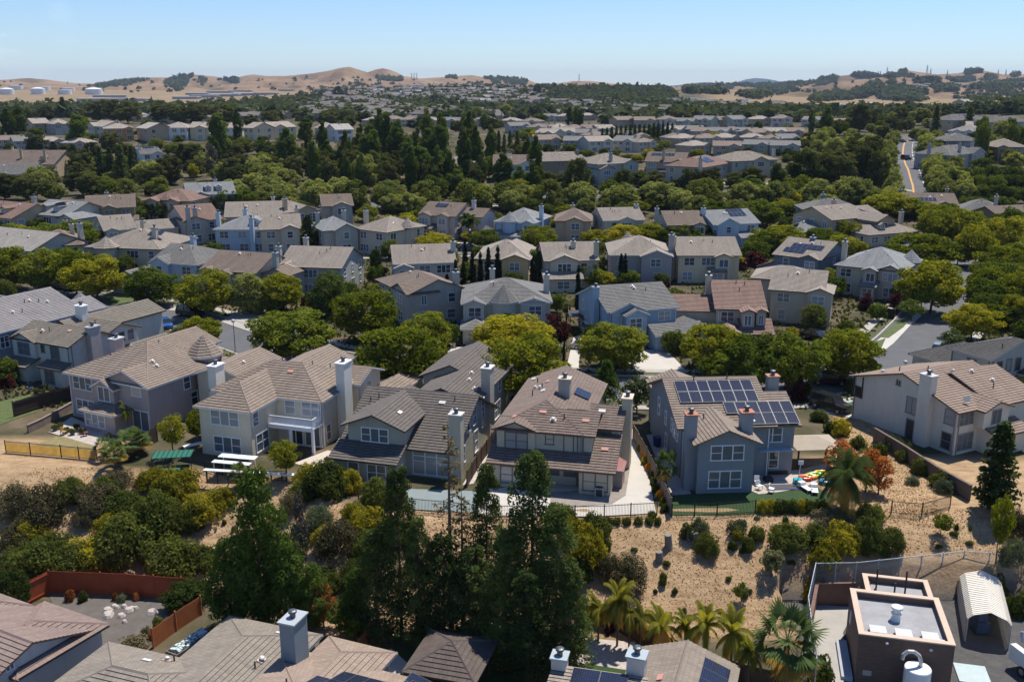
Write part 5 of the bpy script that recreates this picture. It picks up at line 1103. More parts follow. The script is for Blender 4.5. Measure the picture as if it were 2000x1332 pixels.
pot=shared('pot',lambda:MB().lathe([(.16,0),(.24,.34),(.27,.36),(.25,.38),(.2,.36)],12).mesh('pot',flat('terracotta',(.30,.12,.06),.8)))
potg=shared('potg',lambda:MB().lathe([(.18,0),(.27,.3),(.3,.42),(.22,.4)],12).mesh('pot',flat('glazed_pot',(.05,.10,.16),.3)))
for i,(px,py) in enumerate([(108,842),(118,838),(131,846),(142,850),(150,840),(162,848),(212,858),(560,900),(572,905),(585,897),(640,905),(650,912),(668,900),(90,760),(100,765),(70,770)]):
    x,y,z=ground(px,py); o=thing('potted_plant','','potted plant',(x,y,z+.04),i,'potted plants on the back terraces',auto=True); o['_k']='pot'; link('pot',pot if i%3 else potg,o); POTS.append(o)
for i,(px,py,c_,nm) in enumerate([(80,768,(.03,.035,.04),'black'),(62,764,(.05,.07,.12),'navy'),(125,850,(.35,.22,.08),'wooden'),(168,852,(.14,.06,.04),'brown')]):
    simple('garden_chair',nm+(' garden chair on the off-white house lawn' if i<2 else ' garden chair on the lavender house patio'),'chair',px,py,40*i,[('seat',(-.25,.25,-.25,.25,.38,.43),('chair_'+nm,c_)),('backrest',(-.25,.25,.2,.25,.43,.9),('chair_'+nm,c_)),('leg',[(-.24,-.2,-.24,-.2,0,.38),(.2,.24,-.24,-.2,0,.38),(-.24,-.2,.2,.24,0,.38),(.2,.24,.2,.24,0,.38)],('chair_'+nm,c_))],None,.05)
# ------------------------------------------------------------ houses beyond the street
SHORT=[]
WC=dict(white=(.60,.62,.64),cream=(.60,.53,.40),grey=(.36,.37,.37),beige=(.47,.43,.37),tan=(.42,.34,.26),blue=(.30,.40,.48),sky=(.41,.50,.57),slate=(.15,.19,.225),purple=(.34,.33,.355),yellow=(.52,.39,.20),olive=(.24,.22,.17),brown=(.25,.19,.15),lgrey=(.47,.465,.44),pinkw=(.55,.50,.50),orange=(.50,.28,.12),dbrown=(.14,.10,.08))
RC=dict(grey=((.20,.185,.175),(.16,.148,.14)),brown=((.235,.175,.14),(.19,.14,.115)),tan=((.34,.28,.235),(.28,.23,.195)),char=((.135,.13,.13),(.11,.105,.105)),red=((.28,.175,.14),(.22,.14,.115)),pale=((.38,.335,.30),(.32,.28,.25)),lgrey=((.29,.285,.285),(.24,.235,.235)))
def solve_eave(px,py,ze):
    x,y,z=ground(px,py,ze); return x,y,z
def MH(label,Lp,Rp,dep,roof,wall,rcol,gab=(),low=(),chim=(),sol=(),dorm=(),tur=(),st=2,p=.38,right=(),short=None,group=None,detail=True,wins=True,ext=(),auto=False,name='house',vt=True):
    ze=(5.45 if st==2 else 2.85)
    x0,y0,z0=solve_eave(*Lp,ze-.18); x1,y1,z1=solve_eave(*Rp,ze-.18); zb=(z0+z1)/2
    # both corners on one level plane
    d0=ray(*Lp);d1=ray(*Rp); t0=(zb+ze-.18-H)/d0.z;t1=(zb+ze-.18-H)/d1.z; A=Vector((d0.x*t0,d0.y*t0));B=Vector((d1.x*t1,d1.y*t1))
    w=(B-A).length-.9; ang=math.degrees(math.atan2(B.y-A.y,B.x-A.x)); u=(B-A).normalized(); n=Vector((-u.y,u.x)); O=A+u*.45+n*.45
    if w<3: w=3.
    bl=[(0,w,0,dep,0,ze,roof,p)]
    for g in gab:   # (u0,u1,forward[,eave drop[,pitch[,z0]]])
        u0,u1,f,*r=g; dz=r[0] if r else 0; pp=r[1] if len(r)>1 else p; zz=r[2] if len(r)>2 else 0
        bl.append((u0*w,u1*w,-f,dep*.5,zz,ze-dz-.01,'ygh',pp,.35))
    for l in low:   # (u0,u1,forward[,type])
        u0,u1,f,*r=l; bl.append((u0*w,u1*w,-f,.12,0,2.6,r[0] if r else 'sf',.36 if not r else .4,.4))
    for q in right: # (y0,y1,out[,type]) lower wing on the right side
        a,b_,o_,*r=q; bl.append((w-.1,w+o_,a,b_,0,2.7,r[0] if r else 'sr',.36,.4))
    for e in ext: bl.append(e)
    for q in dorm:  # (u,width) dormer window on the front slope
        uu,dw=q; bl.append((uu*w-dw/2,uu*w+dw/2,dep*.12,dep*.5,ze-.2,ze+dep*.12*p+1.15,'ygg',.45,.2))
    wn=[]; R=random.Random(int(Lp[0]*31+Lp[1]))
    if wins:
        for i,b in enumerate(bl):
            t=b[6]; fw=b[1]-b[0]
            if i==0 or (t[0]=='y' and b[4]<1 and b[5]>4):
                for zc,hh in((b[5]-1.35,1.35),(1.35,1.5)) if b[5]>4 else ((1.4,1.3),):
                    nw=max(1,int(fw/3.3))
                    for k in range(nw):
                        c=(k+.5)*fw/nw+R.uniform(-.2,.2)
                        if i==0 and any(b2[0]-.8<c<b2[1]+.8 for b2 in bl[1:] if b2[2]<0 and (b2[5]>zc)): continue
                        ww=R.choice([1.8,1.8,1.1,2.4]) if nw>1 or fw>3 else 1.6
                        wn.append((i,'F',c,zc,min(ww,fw-.8),hh,{1.1:'1h',1.8:'2h',2.4:'3h',1.6:'2'}.get(ww,'2h')))
            elif b[4]>1 and t=='ygg': wn.append((i,'F',fw/2,b[5]-.6,.8,.8,'2'))
            elif t[0]in'sy' and b[5]<4: wn.append((i,'F',fw/2,1.3,min(2.2,fw-.8),1.3,'2h'))
        for sd in('L','R'):
            for zc in((4.1,1.5) if st==2 else (1.4,)):
                for k in range(max(1,int(dep/4))):
                    if R.random()<.75: wn.append((0,sd,(k+.5)*dep/max(1,int(dep/4)),zc,R.choice([.8,1.1,1.6]),1.4,'1h' if R.random()<.5 else '2'))
    ch=[]
    for c in chim: u_,v_,*r=c; ch.append((u_*w,v_*dep,.85,.85,0 if (u_<=.02 or u_>=.98 or v_<=0) else ze-1,ze+dep*.5*p+ (r[0]*.8 if r else .65),WC[wall] if wall in WC else wall))
    vts=[(R.choice('bpp'),R.uniform(.25,.75)*w,R.uniform(.3,.45)*dep) for _ in range(3)] if vt and detail else ()
    trim=(.66,.68,.70) if wall not in('brown','olive','dbrown') else (.4,.36,.3)
    tl=[(a*w,b_*dep,c,0,ze+.2,d_,8) for a,b_,c,d_ in tur]
    wc=WC[wall]; pan=[(a*w,b_*dep,nx,ny) for a,b_,nx,ny in sol]
    if not detail and group is None: group=None
    h=build_house(label,(O.x,O.y),ang,zb,bl,wc,RC[rcol],trim=trim,fascia=trim if wall in('white','blue','sky','purple','lgrey') else (.14,.10,.08),wins=wn,chims=ch,panels=pan,vts=vts,group=group,course=detail,detail=True,auto=auto,turrets=tl,name=name)
    SHORT.append((h,short)); return h
# row just across the street
MH('blue-grey walled house with a brown tiled roof behind the leafy street trees',(732,546),(797,577),9.6,'xhg','grey','brown',gab=((.55,1,.4),),chim=((.98,.85),),short='blue-grey walled house')
MH('pale grey house with a central conical turret and two chimneys facing the street',(899,593),(1080,592),12.5,'xhh','lgrey','grey',gab=((0,.24,1.2),(.66,.97,.4,0,.3)),low=((0,.28,5.,'yhh'),),chim=((.34,.95,.4),(.985,.45,.6)),tur=((.47,.02,1.9,2.3),),short='central turret house')
MH('blue house with nested front gables and dark tiles right of the white minivan',(1186,611),(1330,601),12.5,'xgg','blue','grey',gab=((.03,.5,.6,0,.45),(.18,.48,1.9,.3,.45)),low=((.52,1.22,4.5,'xgg'),(.85,1.4,7.5,'ygg')),chim=((-.06,.3,.4),),short='blue gabled house')
MH('brown-roofed beige house with twin small gables above the black sedan',(1396,604),(1500,606),14,'xgg','beige','red',gab=((.5,.75,2.2),(.8,1.0,1.6)),low=((-.1,.5,4.5,'ygg'),(.5,1.1,3.5)),chim=((-.1,.5),),ext=((-6,.2,2,10,0,4.6,'xgg',.35),),short='twin-gabled brown house')
MH('tan house with a dark corner balcony beside the curved sidewalk',(1500,566),(1612,574),12,'xgg','beige','tan',gab=((.72,1.18,.6),),chim=(),ext=((-4,6,9,17,0,5.4,'xhh',.38),),short='tan balcony house')
# second row
MH('pale grey gabled house with paired white windows left of the plum-coloured shrubs',(540,521),(668,525),13,'xgg','grey','tan',gab=((-.02,.28,1.2),),chim=((-.05,.1),(.05,.9)),short='paired window gabled house')
MH('brown-tiled house with a tall dark chimney behind the left street trees',(388,527),(500,535),12,'xgg','grey','brown',gab=((-.05,.3,.5,.3),(.35,.6,1,.3)),chim=((1.25,.2,1.),),ext=((11,16,2,12,0,5,'ygg',.4),),short='brown-tiled tall chimney house')
MH('powder-blue house with a triangular blue gable and grey tiles',(290,512),(385,519),12,'xgh','sky','grey',gab=((.02,.42,.8,0,.5),),chim=((.1,.9),),ext=((-5,2,-5,3,0,3,'ygg',.4),),short='blue triangle gable house')
MH('long beige hip-roofed house with a low turret and black panels on two slopes',(165,483),(312,488),14,'xhh','beige','tan',tur=((.3,-.05,2.2,1.9),),chim=((.8,.3),(.3,.9)),sol=((.62,.66,5,1),(.68,.32,3,1)),short='low turret panel house')
MH('long low house with pinkish tiles at the left edge above the street trees',(-60,478),(60,492),13,'xgg','grey','pale',chim=((.98,.9,1.4),),short='left edge pinkish-tiled house')
MH('brown hip-roofed house peeking over the left street trees',(62,484),(165,478),12,'xhh','beige','brown',chim=((.8,.6),),short='left peeking house')
MH('beige low-fronted house with one tall chimney behind the row of cypresses',(767,517),(893,513),12,'xgg','lgrey','tan',gab=((0,.28,1.2,.6),),chim=((1.02,.3),),short='low-fronted beige house')
MH('yellow walled house with a hipped tan roof behind the middle cypresses',(925,506),(1037,508),13,'xhh','yellow','tan',gab=((.5,1.0,1.0,0,.36),),chim=(),ext=((3,9,9,15,0,5.5,'ygg',.4),),short='yellow house')
MH('grey-beige house with a large gabled dormer and two chimneys',(1062,511),(1172,509),12,'xgg','beige','tan',gab=((.08,.62,.7),),low=((-.05,.65,3),),chim=((.6,.35,.4),(1.0,.1)),short='large dormer house')
MH('purple-grey two-storey house with a broad front gable and small cypresses',(1189,499),(1316,500),13.5,'xhh','purple','tan',gab=((.5,1.0,1.5),),chim=((1.02,.2),),tur=((.35,.85,1.6,2.4),),short='purple-grey house')
MH('cream stucco house with a white awning behind the board fences',(1322,500),(1450,500),12.5,'xgg','cream','tan',gab=((.6,.85,.8,.2),),low=((.5,.75,1.4),),chim=((-.05,.25,.6),),short='cream awning house')
MH('dark slate-blue house with ten panels and a black chimney',(1507,497),(1605,509),12.5,'xgg','slate','tan',gab=((.6,.98,.7),),low=((0,1.02,1.2),),chim=((.5,.5,.4),),sol=((.12,.08,4,1),(.2,.21,6,1)),ext=((-3,0,0,8,0,2.8,'sl',.4),),short='dark slate house')
MH('beige house with bright blue gable triangles and a white chimney',(1628,518),(1766,532),14,'xhh','beige','lgrey',gab=((.66,1.0,.3,0,.42),(.45,.64,1.3,.2)),low=((.45,.66,2.2),),chim=((.0,.3,1.),),tur=((.93,.7,1.7,2.),),short='bright blue gable house')
# third row
MH('ivory house with rounded arch entrance beside the big date palm',(815,420),(890,424),12,'xgg','pinkw','brown',gab=((.0,.35,1),(.55,.85,1.2)),low=((.1,.5,2.2),),chim=((1.25,.5),),sol=((.25,.3,3,1),),ext=((10,15,2,10,0,5.3,'xgg',.35),),short='ivory arched house')
MH('light blue house with a white-ribbed bay turret and a pale grey roof',(963,433),(1045,437),12.5,'xhh','sky','lgrey',gab=((.72,1.0,.8),),low=((0,1,2.4),),chim=((1.02,.4),),tur=((.38,.0,1.7,2.),),short='light blue bay house')
MH('small tan hip-roofed house between two round street trees',(1081,432),(1157,433),11,'xhh','tan','brown',gab=((.3,.8,.6),),chim=((.45,.8,.3),),short='small tan hip house')
MH('low grey house with a front gable right of a thin cypress pair',(1178,432),(1262,430),11,'xgg','lgrey','tan',gab=((.35,.75,.5),),chim=((.98,.5),),short='low grey front-gable house')
MH('brown-roofed house with a tall left chimney behind the round trees',(1303,441),(1380,440),12,'xgg','grey','brown',chim=((-.2,.4),),gab=((.7,1.02,.5),),short='brown-roofed left chimney house')
MH('white and blue cottage-style house with dark shutters and eight roof panels',(1393,440),(1487,436),12,'xgg','sky','lgrey',gab=((.05,.52,.9,0,.5),),low=((.52,1.02,2.6),),chim=((-.03,.4),),sol=((.5,.24,4,2),),short='shuttered blue house')
MH('slate-blue house with a wide low gable at the right of the third row',(1573,413),(1697,414),12,'xhh','slate','grey',gab=((.42,.98,.4,0,.32),(.05,.38,1.2)),chim=((.4,.7),),short='slate-blue wide gable house')
MH('beige house with three dark panel groups and a tall side gable',(1625,431),(1700,424),12,'xgg','tan','tan',chim=((.8,.7),),ext=((8,14,-6,6,0,5.3,'ygg',.4),(12,21,4,13,0,5,'xgg',.35)),short='side gable beige house')
MH('low grey-roofed house with pale blue panels behind round street trees',(1520,450),(1607,457),11,'xhh','grey','lgrey',st=1,chim=((.3,.7),(.8,.6)),sol=((.2,.3,4,1),),short='low grey panel house')
MH('tan hipped house with one small dormer beside the white chimney',(1697,460),(1800,452),12,'xhh','beige','tan',st=1,dorm=((.35,1.6),),chim=((1.02,.5,1.5),),short='single dormer house')
MH('dark brown low house with a double panel array near the boulevard trees',(1770,400),(1875,402),12,'xgg','olive','brown',st=1,chim=((-.05,.6),(.98,.9)),sol=((.12,.15,6,1),),gab=((.55,.9,.8),),short='low dark brown house')
MH('grey octagonal-ended house with black panels at the far right',(1868,413),(1975,417),13,'xhh','grey','grey',st=1,tur=((.45,-.05,2.6,1.9),),chim=((.75,.2,1.3),),sol=((.85,.3,3,1),),short='octagonal grey house')
MH('plain brown roof house cut by the right edge of the photo',(1960,430),(2070,425),12,'xgg','brown','brown',st=1,short='right edge brown house')
MH('beige hipped house with a tall chimney left of the third-row ball tree',(690,447),(755,455),12,'xhh','beige','tan',chim=((-.05,.3,1.3),),tur=((.95,.6,1.6,2.),),short='beige tall chimney house')
MH('blue-grey house with a steep white-edged gable left of the ball tree',(630,452),(704,447),11,'xhh','grey','lgrey',gab=((.3,.95,1,0,.5),),chim=((.1,.7),(.95,.8)),sol=((.55,.6,3,1),),short='steep gable blue-grey house')
MH('dark brown gabled house with a white three-part window near a thin cypress',(628,404),(692,402),11,'xgg','grey','brown',gab=((.3,.95,1.2),),chim=(),short='dark brown three-part window house')
MH('low beige gabled house right of three slim cypresses',(505,450),(590,447),12,'xgg','beige','tan',gab=((.5,.98,.7),),chim=((.98,.9),),short='low beige cypress house')
MH('white-blue cottage with a single blue dormer and two chimneys',(415,449),(530,449),12,'xhh','sky','lgrey',dorm=((.7,2.),),chim=((-.02,.3),(.35,.8),(.7,-.1,.2)),short='blue dormer cottage')
MH('red-brown tiled house with a dark chimney in the left middle',(360,434),(436,428),14,'xgg','grey','red',gab=((-.05,.6,.5,.0,.36),),chim=((.05,-.05,.4),(.28,.0,.0)),short='red-brown tiled house')
MH('grey house with a grey-tiled roof and corner gable left of the red-brown roof',(202,452),(270,447),12,'xgg','lgrey','tan',gab=((.0,.4,.8),),chim=(),ext=((8,16,3,11,0,4.6,'xgg',.35),),short='corner gable grey house')
MH('brown hip-roofed low house left of the corner gable house',(90,470),(170,465),12,'xhh','brown','brown',st=1,chim=((.55,.6),),short='brown low hip house')
MH('beige house with a long pale roof and a small palm in front',(437,425),(552,422),13,'xgg','beige','tan',gab=((.25,.55,.8,.3),),chim=((.85,.7),),short='long pale roof house')
MH('tan gabled house with two white windows right of the small palm',(545,418),(627,410),11,'xhh','tan','tan',gab=((.3,.95,1),),chim=((.2,.1,1),),short='tan two-window gabled house')
MH('sage-grey house with three roof panels and twin dormers at the left',(50,418),(128,424),13,'xgg','grey','lgrey',dorm=((.3,1.5),(.6,1.5)),gab=((.88,1.3,1,.4),),chim=((-.06,.2,1.2),),sol=((.55,.35,3,1),),short='twin dormer sage house')
MH('brown-roofed grey-green house with a wide front window at the left',(165,409),(266,405),12,'xgg','olive','brown',gab=((.3,.62,1),),low=((.6,1.05,2),),chim=((.4,.9,.1),),short='grey-green wide window house')
MH('pink-tan house with two hipped wings beside the dormered grey house',(276,392),(372,394),12,'xhh','tan','red',gab=((.1,.35,1.4),(.55,.8,1.5)),tur=((.5,.05,1.4,1.6),),short='pink-tan hipped house')
MH('grey-roofed house with three dormers facing the plane trees',(364,382),(462,378),12,'xgg','purple','lgrey',dorm=((.45,1.5),(.68,1.5)),gab=((.1,.42,.9),),chim=((.7,.95,.2),),short='three dormer house')
MH('partly cut-off pink-brown house with one dormer at the left edge',(-60,420),(22,428),13,'xgg','tan','red',dorm=((.65,1.6),),short='left edge pink-brown house')
# ridge of larger houses above the boulevard
MH('grey hip-roofed house with two chimneys behind the tall poplars',(880,326),(947,322),13,'xhh','grey','tan',gab=((.5,.95,.8),),chim=((.45,.1,.6),(.0,.6)),short='grey two chimney hilltop house')
MH('white gabled house with grey tiles framed by poplars',(962,322),(1047,322),13,'xgg','white','brown',gab=((.62,1.0,.6,0,.5),(0,.22,1.2)),chim=((.4,.6,.1),),short='white poplar house')
MH('ochre two-storey house with dark window bands and a covered porch',(1060,316),(1135,314),12,'xgg','olive','tan',chim=((1.1,.4),),ext=((11,18,0,9,0,5.2,'xgg',.35),),short='ochre hilltop house')
MH('grey gabled house with an arched white door window',(1168,322),(1247,318),13,'xhh','grey','tan',gab=((0,.36,1.2,1.4),(.62,1.0,1)),chim=((.38,.1,.6),),short='arched window hilltop house')
MH('beige house with a white balcony and a row of roof panels above the pines',(1258,316),(1338,318),12.5,'xgg','tan','brown',gab=((.7,1.05,1),),low=((.35,.7,1.8),),sol=((.08,.3,7,1),),chim=((.45,.1),),short='white balcony hilltop house')
MH('house with a large panel array left of the round dark pine',(1375,328),(1432,318),12,'xhh','beige','red',chim=((-.1,.0,.6),),sol=((.3,.15,6,2),),short='large panel hilltop house')
MH('long beige house with a hipped roof behind the pines',(1430,316),(1522,312),12,'xhh','beige','tan',gab=((.45,.75,.5),),chim=((1.03,.2),),short='long beige hilltop house')
# houses right of the boulevard
MH('grey house with an arched window and a red shrub right of the boulevard',(1857,304),(1922,298),12,'xhh','purple','grey',gab=((0,.35,1,1.2),(.6,1,1)),chim=((.0,.6),(.38,.1),(1.,.3)),short='arched grey house right of the boulevard')
MH('broad hipped house with a bluish front above the arched window house',(1845,276),(1920,276),13,'xhh','slate','grey',short='broad hipped house')
MH('stone-brown hipped house with bright windows at the right edge',(1946,288),(2010,288),13,'xhh','brown','tan',gab=((0,.3,1),),short='stone-brown right edge house')
MH('pale roofed house with small white peaks above the broad hipped house',(1850,256),(1912,258),13,'xhh','white','pale',gab=((.2,.45,.5),(.6,.85,.5)),short='small white peaks house')
MH('house with a bright skylight behind two dark conifers on the right hill',(1862,236),(1936,234),13,'xhh','tan','grey',sol=((.5,.3,3,1),),chim=(),short='bright skylight house')
MH('grey hipped house above the round bushes at the right edge',(1948,240),(2020,238),12,'xhh','grey','grey',short='right edge hipped hill house')
# left hillside rows
MH('large brown three-chimney building with dormers and a tan stair tower',(-30,322),(105,322),22,'xgg','tan','brown',dorm=((.8,2),),chim=((.25,.6),(.45,.2),(.85,.1)),short='large brown building')
MH('grey-roofed long block in front of the brown three-chimney building',(-30,342),(66,340),14,'xgg','purple','grey',gab=((.3,.5,.8),),short='grey long block')
MH('white house with blue panels half hidden by dark pines',(275,302),(320,300),11,'xgg','white','grey',chim=((.05,.3,1.2),),sol=((.3,.4,4,1),),gab=((.5,1,.6),),short='white pine-hidden house')
for i,(lab,a,b,wl,rc,g) in enumerate([
 ('tan hipped house at the left of the upper left row',(64,242),(100,241),'tan','tan',()),('grey gabled house right of the tan hipped one in the upper left row',(104,243),(142,242),'grey','tan',((0,.4,.8),)),
 ('pale blue-grey house directly left of the orange-brown house',(172,246),(200,248),'lgrey','tan',((0,.5,.8),)),('orange-brown house with a big brick-coloured gable wall',(201,252),(262,251),'orange','tan',((.72,1.0,.6),)),
 ('small beige porch house right of the orange-brown house',(264,250),(286,252),'tan','pale',()),('white house with dark shuttered windows in the upper left row',(314,250),(366,250),'white','tan',()),
 ('cream house right of the white shuttered house',(368,250),(410,250),'cream','tan',((.3,.8,.8),)),('white-blue house behind the twin poplars',(430,250),(470,250),'white','tan',()),
 ('cream-yellow house right of the twin poplars',(473,250),(494,251),'cream','tan',()),('ochre gabled house in the upper left row',(496,249),(530,249),'yellow','tan',((.5,1,.6),)),
 ('light tan house at the right end of the upper left row',(534,250),(580,248),'cream','tan',((0,.5,.6),)),('beige low house right of the upper left row',(612,250),(652,250),'lgrey','tan',((.3,.6,.6),)),('white low house beyond the dark pine group',(655,254),(692,253),'white','pale',())]):
    MH(lab,a,b,11,'xhh' if i%2 else 'xgg',wl,rc,gab=g,chim=((.5,.5,.3),) if i%3==0 else (),short=None,detail=False)
# ------------------------------------------------------------ far country
from mathutils.bvhtree import BVHTree
def blocked(x,y,m=.3,road=True):
    for ox,oy,a,bl in FOOT:
        if abs(x-ox)>40 or abs(y-oy)>40: continue
        c,s=math.cos(a),math.sin(a); lx=(x-ox)*c+(y-oy)*s; ly=-(x-ox)*s+(y-oy)*c
        for b in bl:
            if b[0]-m<lx<b[1]+m and b[2]-m<ly<b[3]+m: return True
    for P in PATCHES:
        if P[0]<x<P[1] and P[2]<y<P[3] and inpoly(x,y,P[4]): return True
    if road:
        for rx,ry,hw in ROADS:
            if (x-rx)**2+(y-ry)**2<(hw+.6+m)**2: return True
    return False
def hillmat(name,c1,c2,c3,s):
    m,nt,b,o=newmat(name); co=N(nt,'ShaderNodeTexCoord'); at_=N(nt,'ShaderNodeAttribute',attribute_name='scrub')  # dark ravine tone: scrub, and relief shade painted into the colour
    n=N(nt,'ShaderNodeTexNoise',Scale=s,Detail=9.,Roughness=.62); nt.links.new(co.outputs['Object'],n.inputs['Vector'])
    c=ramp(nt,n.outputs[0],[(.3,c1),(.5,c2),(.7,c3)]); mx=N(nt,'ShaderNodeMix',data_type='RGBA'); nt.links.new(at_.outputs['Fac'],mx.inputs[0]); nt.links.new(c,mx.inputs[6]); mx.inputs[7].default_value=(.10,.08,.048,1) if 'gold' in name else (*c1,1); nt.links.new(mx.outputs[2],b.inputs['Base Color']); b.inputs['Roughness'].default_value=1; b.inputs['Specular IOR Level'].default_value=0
    n2=N(nt,'ShaderNodeTexNoise',Scale=s*6,Detail=6.,Roughness=.7); nt.links.new(co.outputs['Object'],n2.inputs['Vector'])
    bp=N(nt,'ShaderNodeBump',Strength=1.,Distance=10.); nt.links.new(n2.outputs[0],bp.inputs['Height']); nt.links.new(bp.outputs[0],b.inputs['Normal']); return m
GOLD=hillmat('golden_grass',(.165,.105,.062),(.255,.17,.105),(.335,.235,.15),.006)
HV=[];HF=[]
def hill(crest,D,dep,foot,seed,mat,amp=.3,px0=-350,px1=2350,ns=70.,name='hills',back=.6):
    xs=np.arange(px0,px1,6.); cy=np.interp(xs,[c[0] for c in crest],[c[1] for c in crest])
    ts=np.concatenate([np.linspace(0,1,44),np.linspace(1.04,1+back,8)])
    b=666-cy; zc=H+D*((-F*sP+b*cP)/(F*cP+b*sP))
    Y=D-dep*(1-ts)[:,None]+0*xs; X=(xs-1000)/(F*cP+b*sP)*D*(.35+.65*Y/D)
    t=ts[:,None]; sh=np.where(t<1,t**.9*(1-.0*t)+.12*np.sin(t*PI),1-(t-1)*1.2)
    wx=X+120*(vn(X+seed*99,Y,260)-.5); rn=np.clip((vn(wx+seed*37,Y*.4,ns*2.4)-.5)*1.7+.5,0,1); rn2=np.clip((vn(wx+seed*11,Y*.6,ns*1.1)-.5)*1.5+.5,0,1)
    env=np.where(t<1,np.clip(np.sin(np.clip(t,0,1)*PI),0,1)**.33,0)
    hgt=np.maximum(zc-foot,5)[None,:]; Z=foot+hgt*sh-amp*hgt*env*(1-(.65*rn+.35*rn2))
    Vv=np.stack([X,Y,Z],-1).reshape(-1,3); nr,nc=X.shape; i=np.arange(nr*nc).reshape(nr,nc); Fq=np.stack([i[:-1,:-1],i[:-1,1:],i[1:,1:],i[1:,:-1]],-1).reshape(-1,4)
    o=len(HV) and sum(len(v) for v in HV); HF.append(Fq+(o or 0)); HV.append(Vv)
    me=npmesh(name,Vv,Fq,mat,smooth=True); at_=me.attributes.new('scrub','FLOAT','POINT'); at_.data.foreach_set('value',(np.clip((.42-(.65*rn+.35*rn2))*3.6,0,1)*.7).ravel().astype(np.float32)); kind(link(name,me),'structure')  # hollows darkened as scrub and as painted shade so the ridges read
CL=[(-350,168),(0,157),(55,153),(90,156),(120,160),(150,163),(185,164),(210,159),(240,155),(262,152),(330,152),(360,147),(378,146),(420,150),(450,156),(475,149),(495,146),(520,149),(560,149),(610,144),(645,138),(665,133),(682,131),(705,138),(718,142),(735,136),(748,134),(765,138),(790,149),(820,154),(870,151),(920,147),(950,152),(1000,150),(1030,156),(1050,164),(1085,164),(1120,159),(1150,159),(1200,164),(1270,172),(1400,176),(2350,185)]
CF=[(-350,180),(0,174),(60,170),(130,172),(200,170),(230,173),(260,166),(290,160),(315,164),(345,180),(400,178),(430,172),(470,168),(510,162),(560,166),(620,170),(690,160),(760,160),(820,165),(880,168),(980,166),(1060,172),(1200,180),(2350,195)]
CR=[(-350,190),(1180,182),(1260,174),(1300,171),(1340,168),(1400,166),(1460,164),(1520,165),(1560,160),(1600,155),(1625,150),(1650,148),(1685,144),(1720,146),(1750,141),(1772,138),(1800,142),(1830,146),(1870,144),(1895,139),(1912,137),(1935,141),(1960,146),(2000,145),(2100,146),(2350,152)]
CR2=[(-350,215),(1290,192),(1330,196),(1380,190),(1430,186),(1500,184),(1560,174),(1610,168),(1680,158),(1740,152),(1800,153),(1850,160),(1900,165),(1960,168),(2100,170),(2350,170)]
CM=[(-350,190),(1200,180),(1330,166),(1362,162),(1385,161),(1410,164),(1435,163),(1455,156),(1475,153),(1500,155),(1530,161),(1580,166),(1700,176),(2350,190)]
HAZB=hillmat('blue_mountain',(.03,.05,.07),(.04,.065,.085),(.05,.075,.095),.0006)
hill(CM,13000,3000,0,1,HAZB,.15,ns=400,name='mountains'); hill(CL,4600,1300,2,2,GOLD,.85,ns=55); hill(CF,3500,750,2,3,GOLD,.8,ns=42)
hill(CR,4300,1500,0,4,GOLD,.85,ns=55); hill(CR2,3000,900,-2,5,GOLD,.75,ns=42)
gt=bpy.data.objects['ground'].data; gv=np.zeros(len(gt.vertices)*3,np.float32); gt.vertices.foreach_get('co',gv); gv=gv.reshape(-1,3); gf=np.zeros(len(gt.loops),np.int32); gt.loops.foreach_get('vertex_index',gf); gf=gf.reshape(-1,4)
no=sum(len(v) for v in HV); AV=np.concatenate(HV+[gv]); AF=np.concatenate(HF+[gf+no])
BVH=BVHTree.FromPolygons(AV.tolist(),AF.tolist())
def cast(px,py):
    d=ray(px,py).normalized(); h=BVH.ray_cast(Vector((0,0,H)),d,30000); return h[0]
def inpoly(x,y,P):
    c=False;j=len(P)-1
    for i in range(len(P)):
        if (P[i][1]>y)!=(P[j][1]>y) and x<(P[j][0]-P[i][0])*(y-P[i][1])/(P[j][1]-P[i][1])+P[i][0]: c=not c
        j=i
    return c
def sample(P,n,r):
    xs=[p[0] for p in P];ys=[p[1] for p in P]; out=[]; tries=0
    while len(out)<n and tries<n*30:
        tries+=1; x=r.uniform(min(xs),max(xs));y=r.uniform(min(ys),max(ys))
        if inpoly(x,y,P):
            h=cast(x,y)
            if h is not None: out.append(h)
    return out
rw=random.Random(5)
def blobs(name,pts,size,mat,stuffname=None,hh=.8):
    """a wood too far off to count: leafy clumps, one object"""
    V=[];Fq=[]
    r=np.random.default_rng(len(pts)); 
    for p in pts:
        s_=size*r.uniform(.6,1.5); n=26; d=r.normal(0,1,(n,3)); d/=np.linalg.norm(d,axis=1,keepdims=True); d[:,2]=np.abs(d[:,2])*1.0
        c=np.array([p.x,p.y,p.z+s_*.2])+d*np.array([s_,s_,s_*hh*1.3])*r.uniform(.35,1,n)[:,None]
        V.append(leafquads(c,d+[0,0,.5],s_*.42,s_*.32,r))
    V=np.concatenate(V); return kind(link(name,npmesh(name,V,np.arange(len(V)).reshape(-1,4),mat)),'stuff')
W=[]
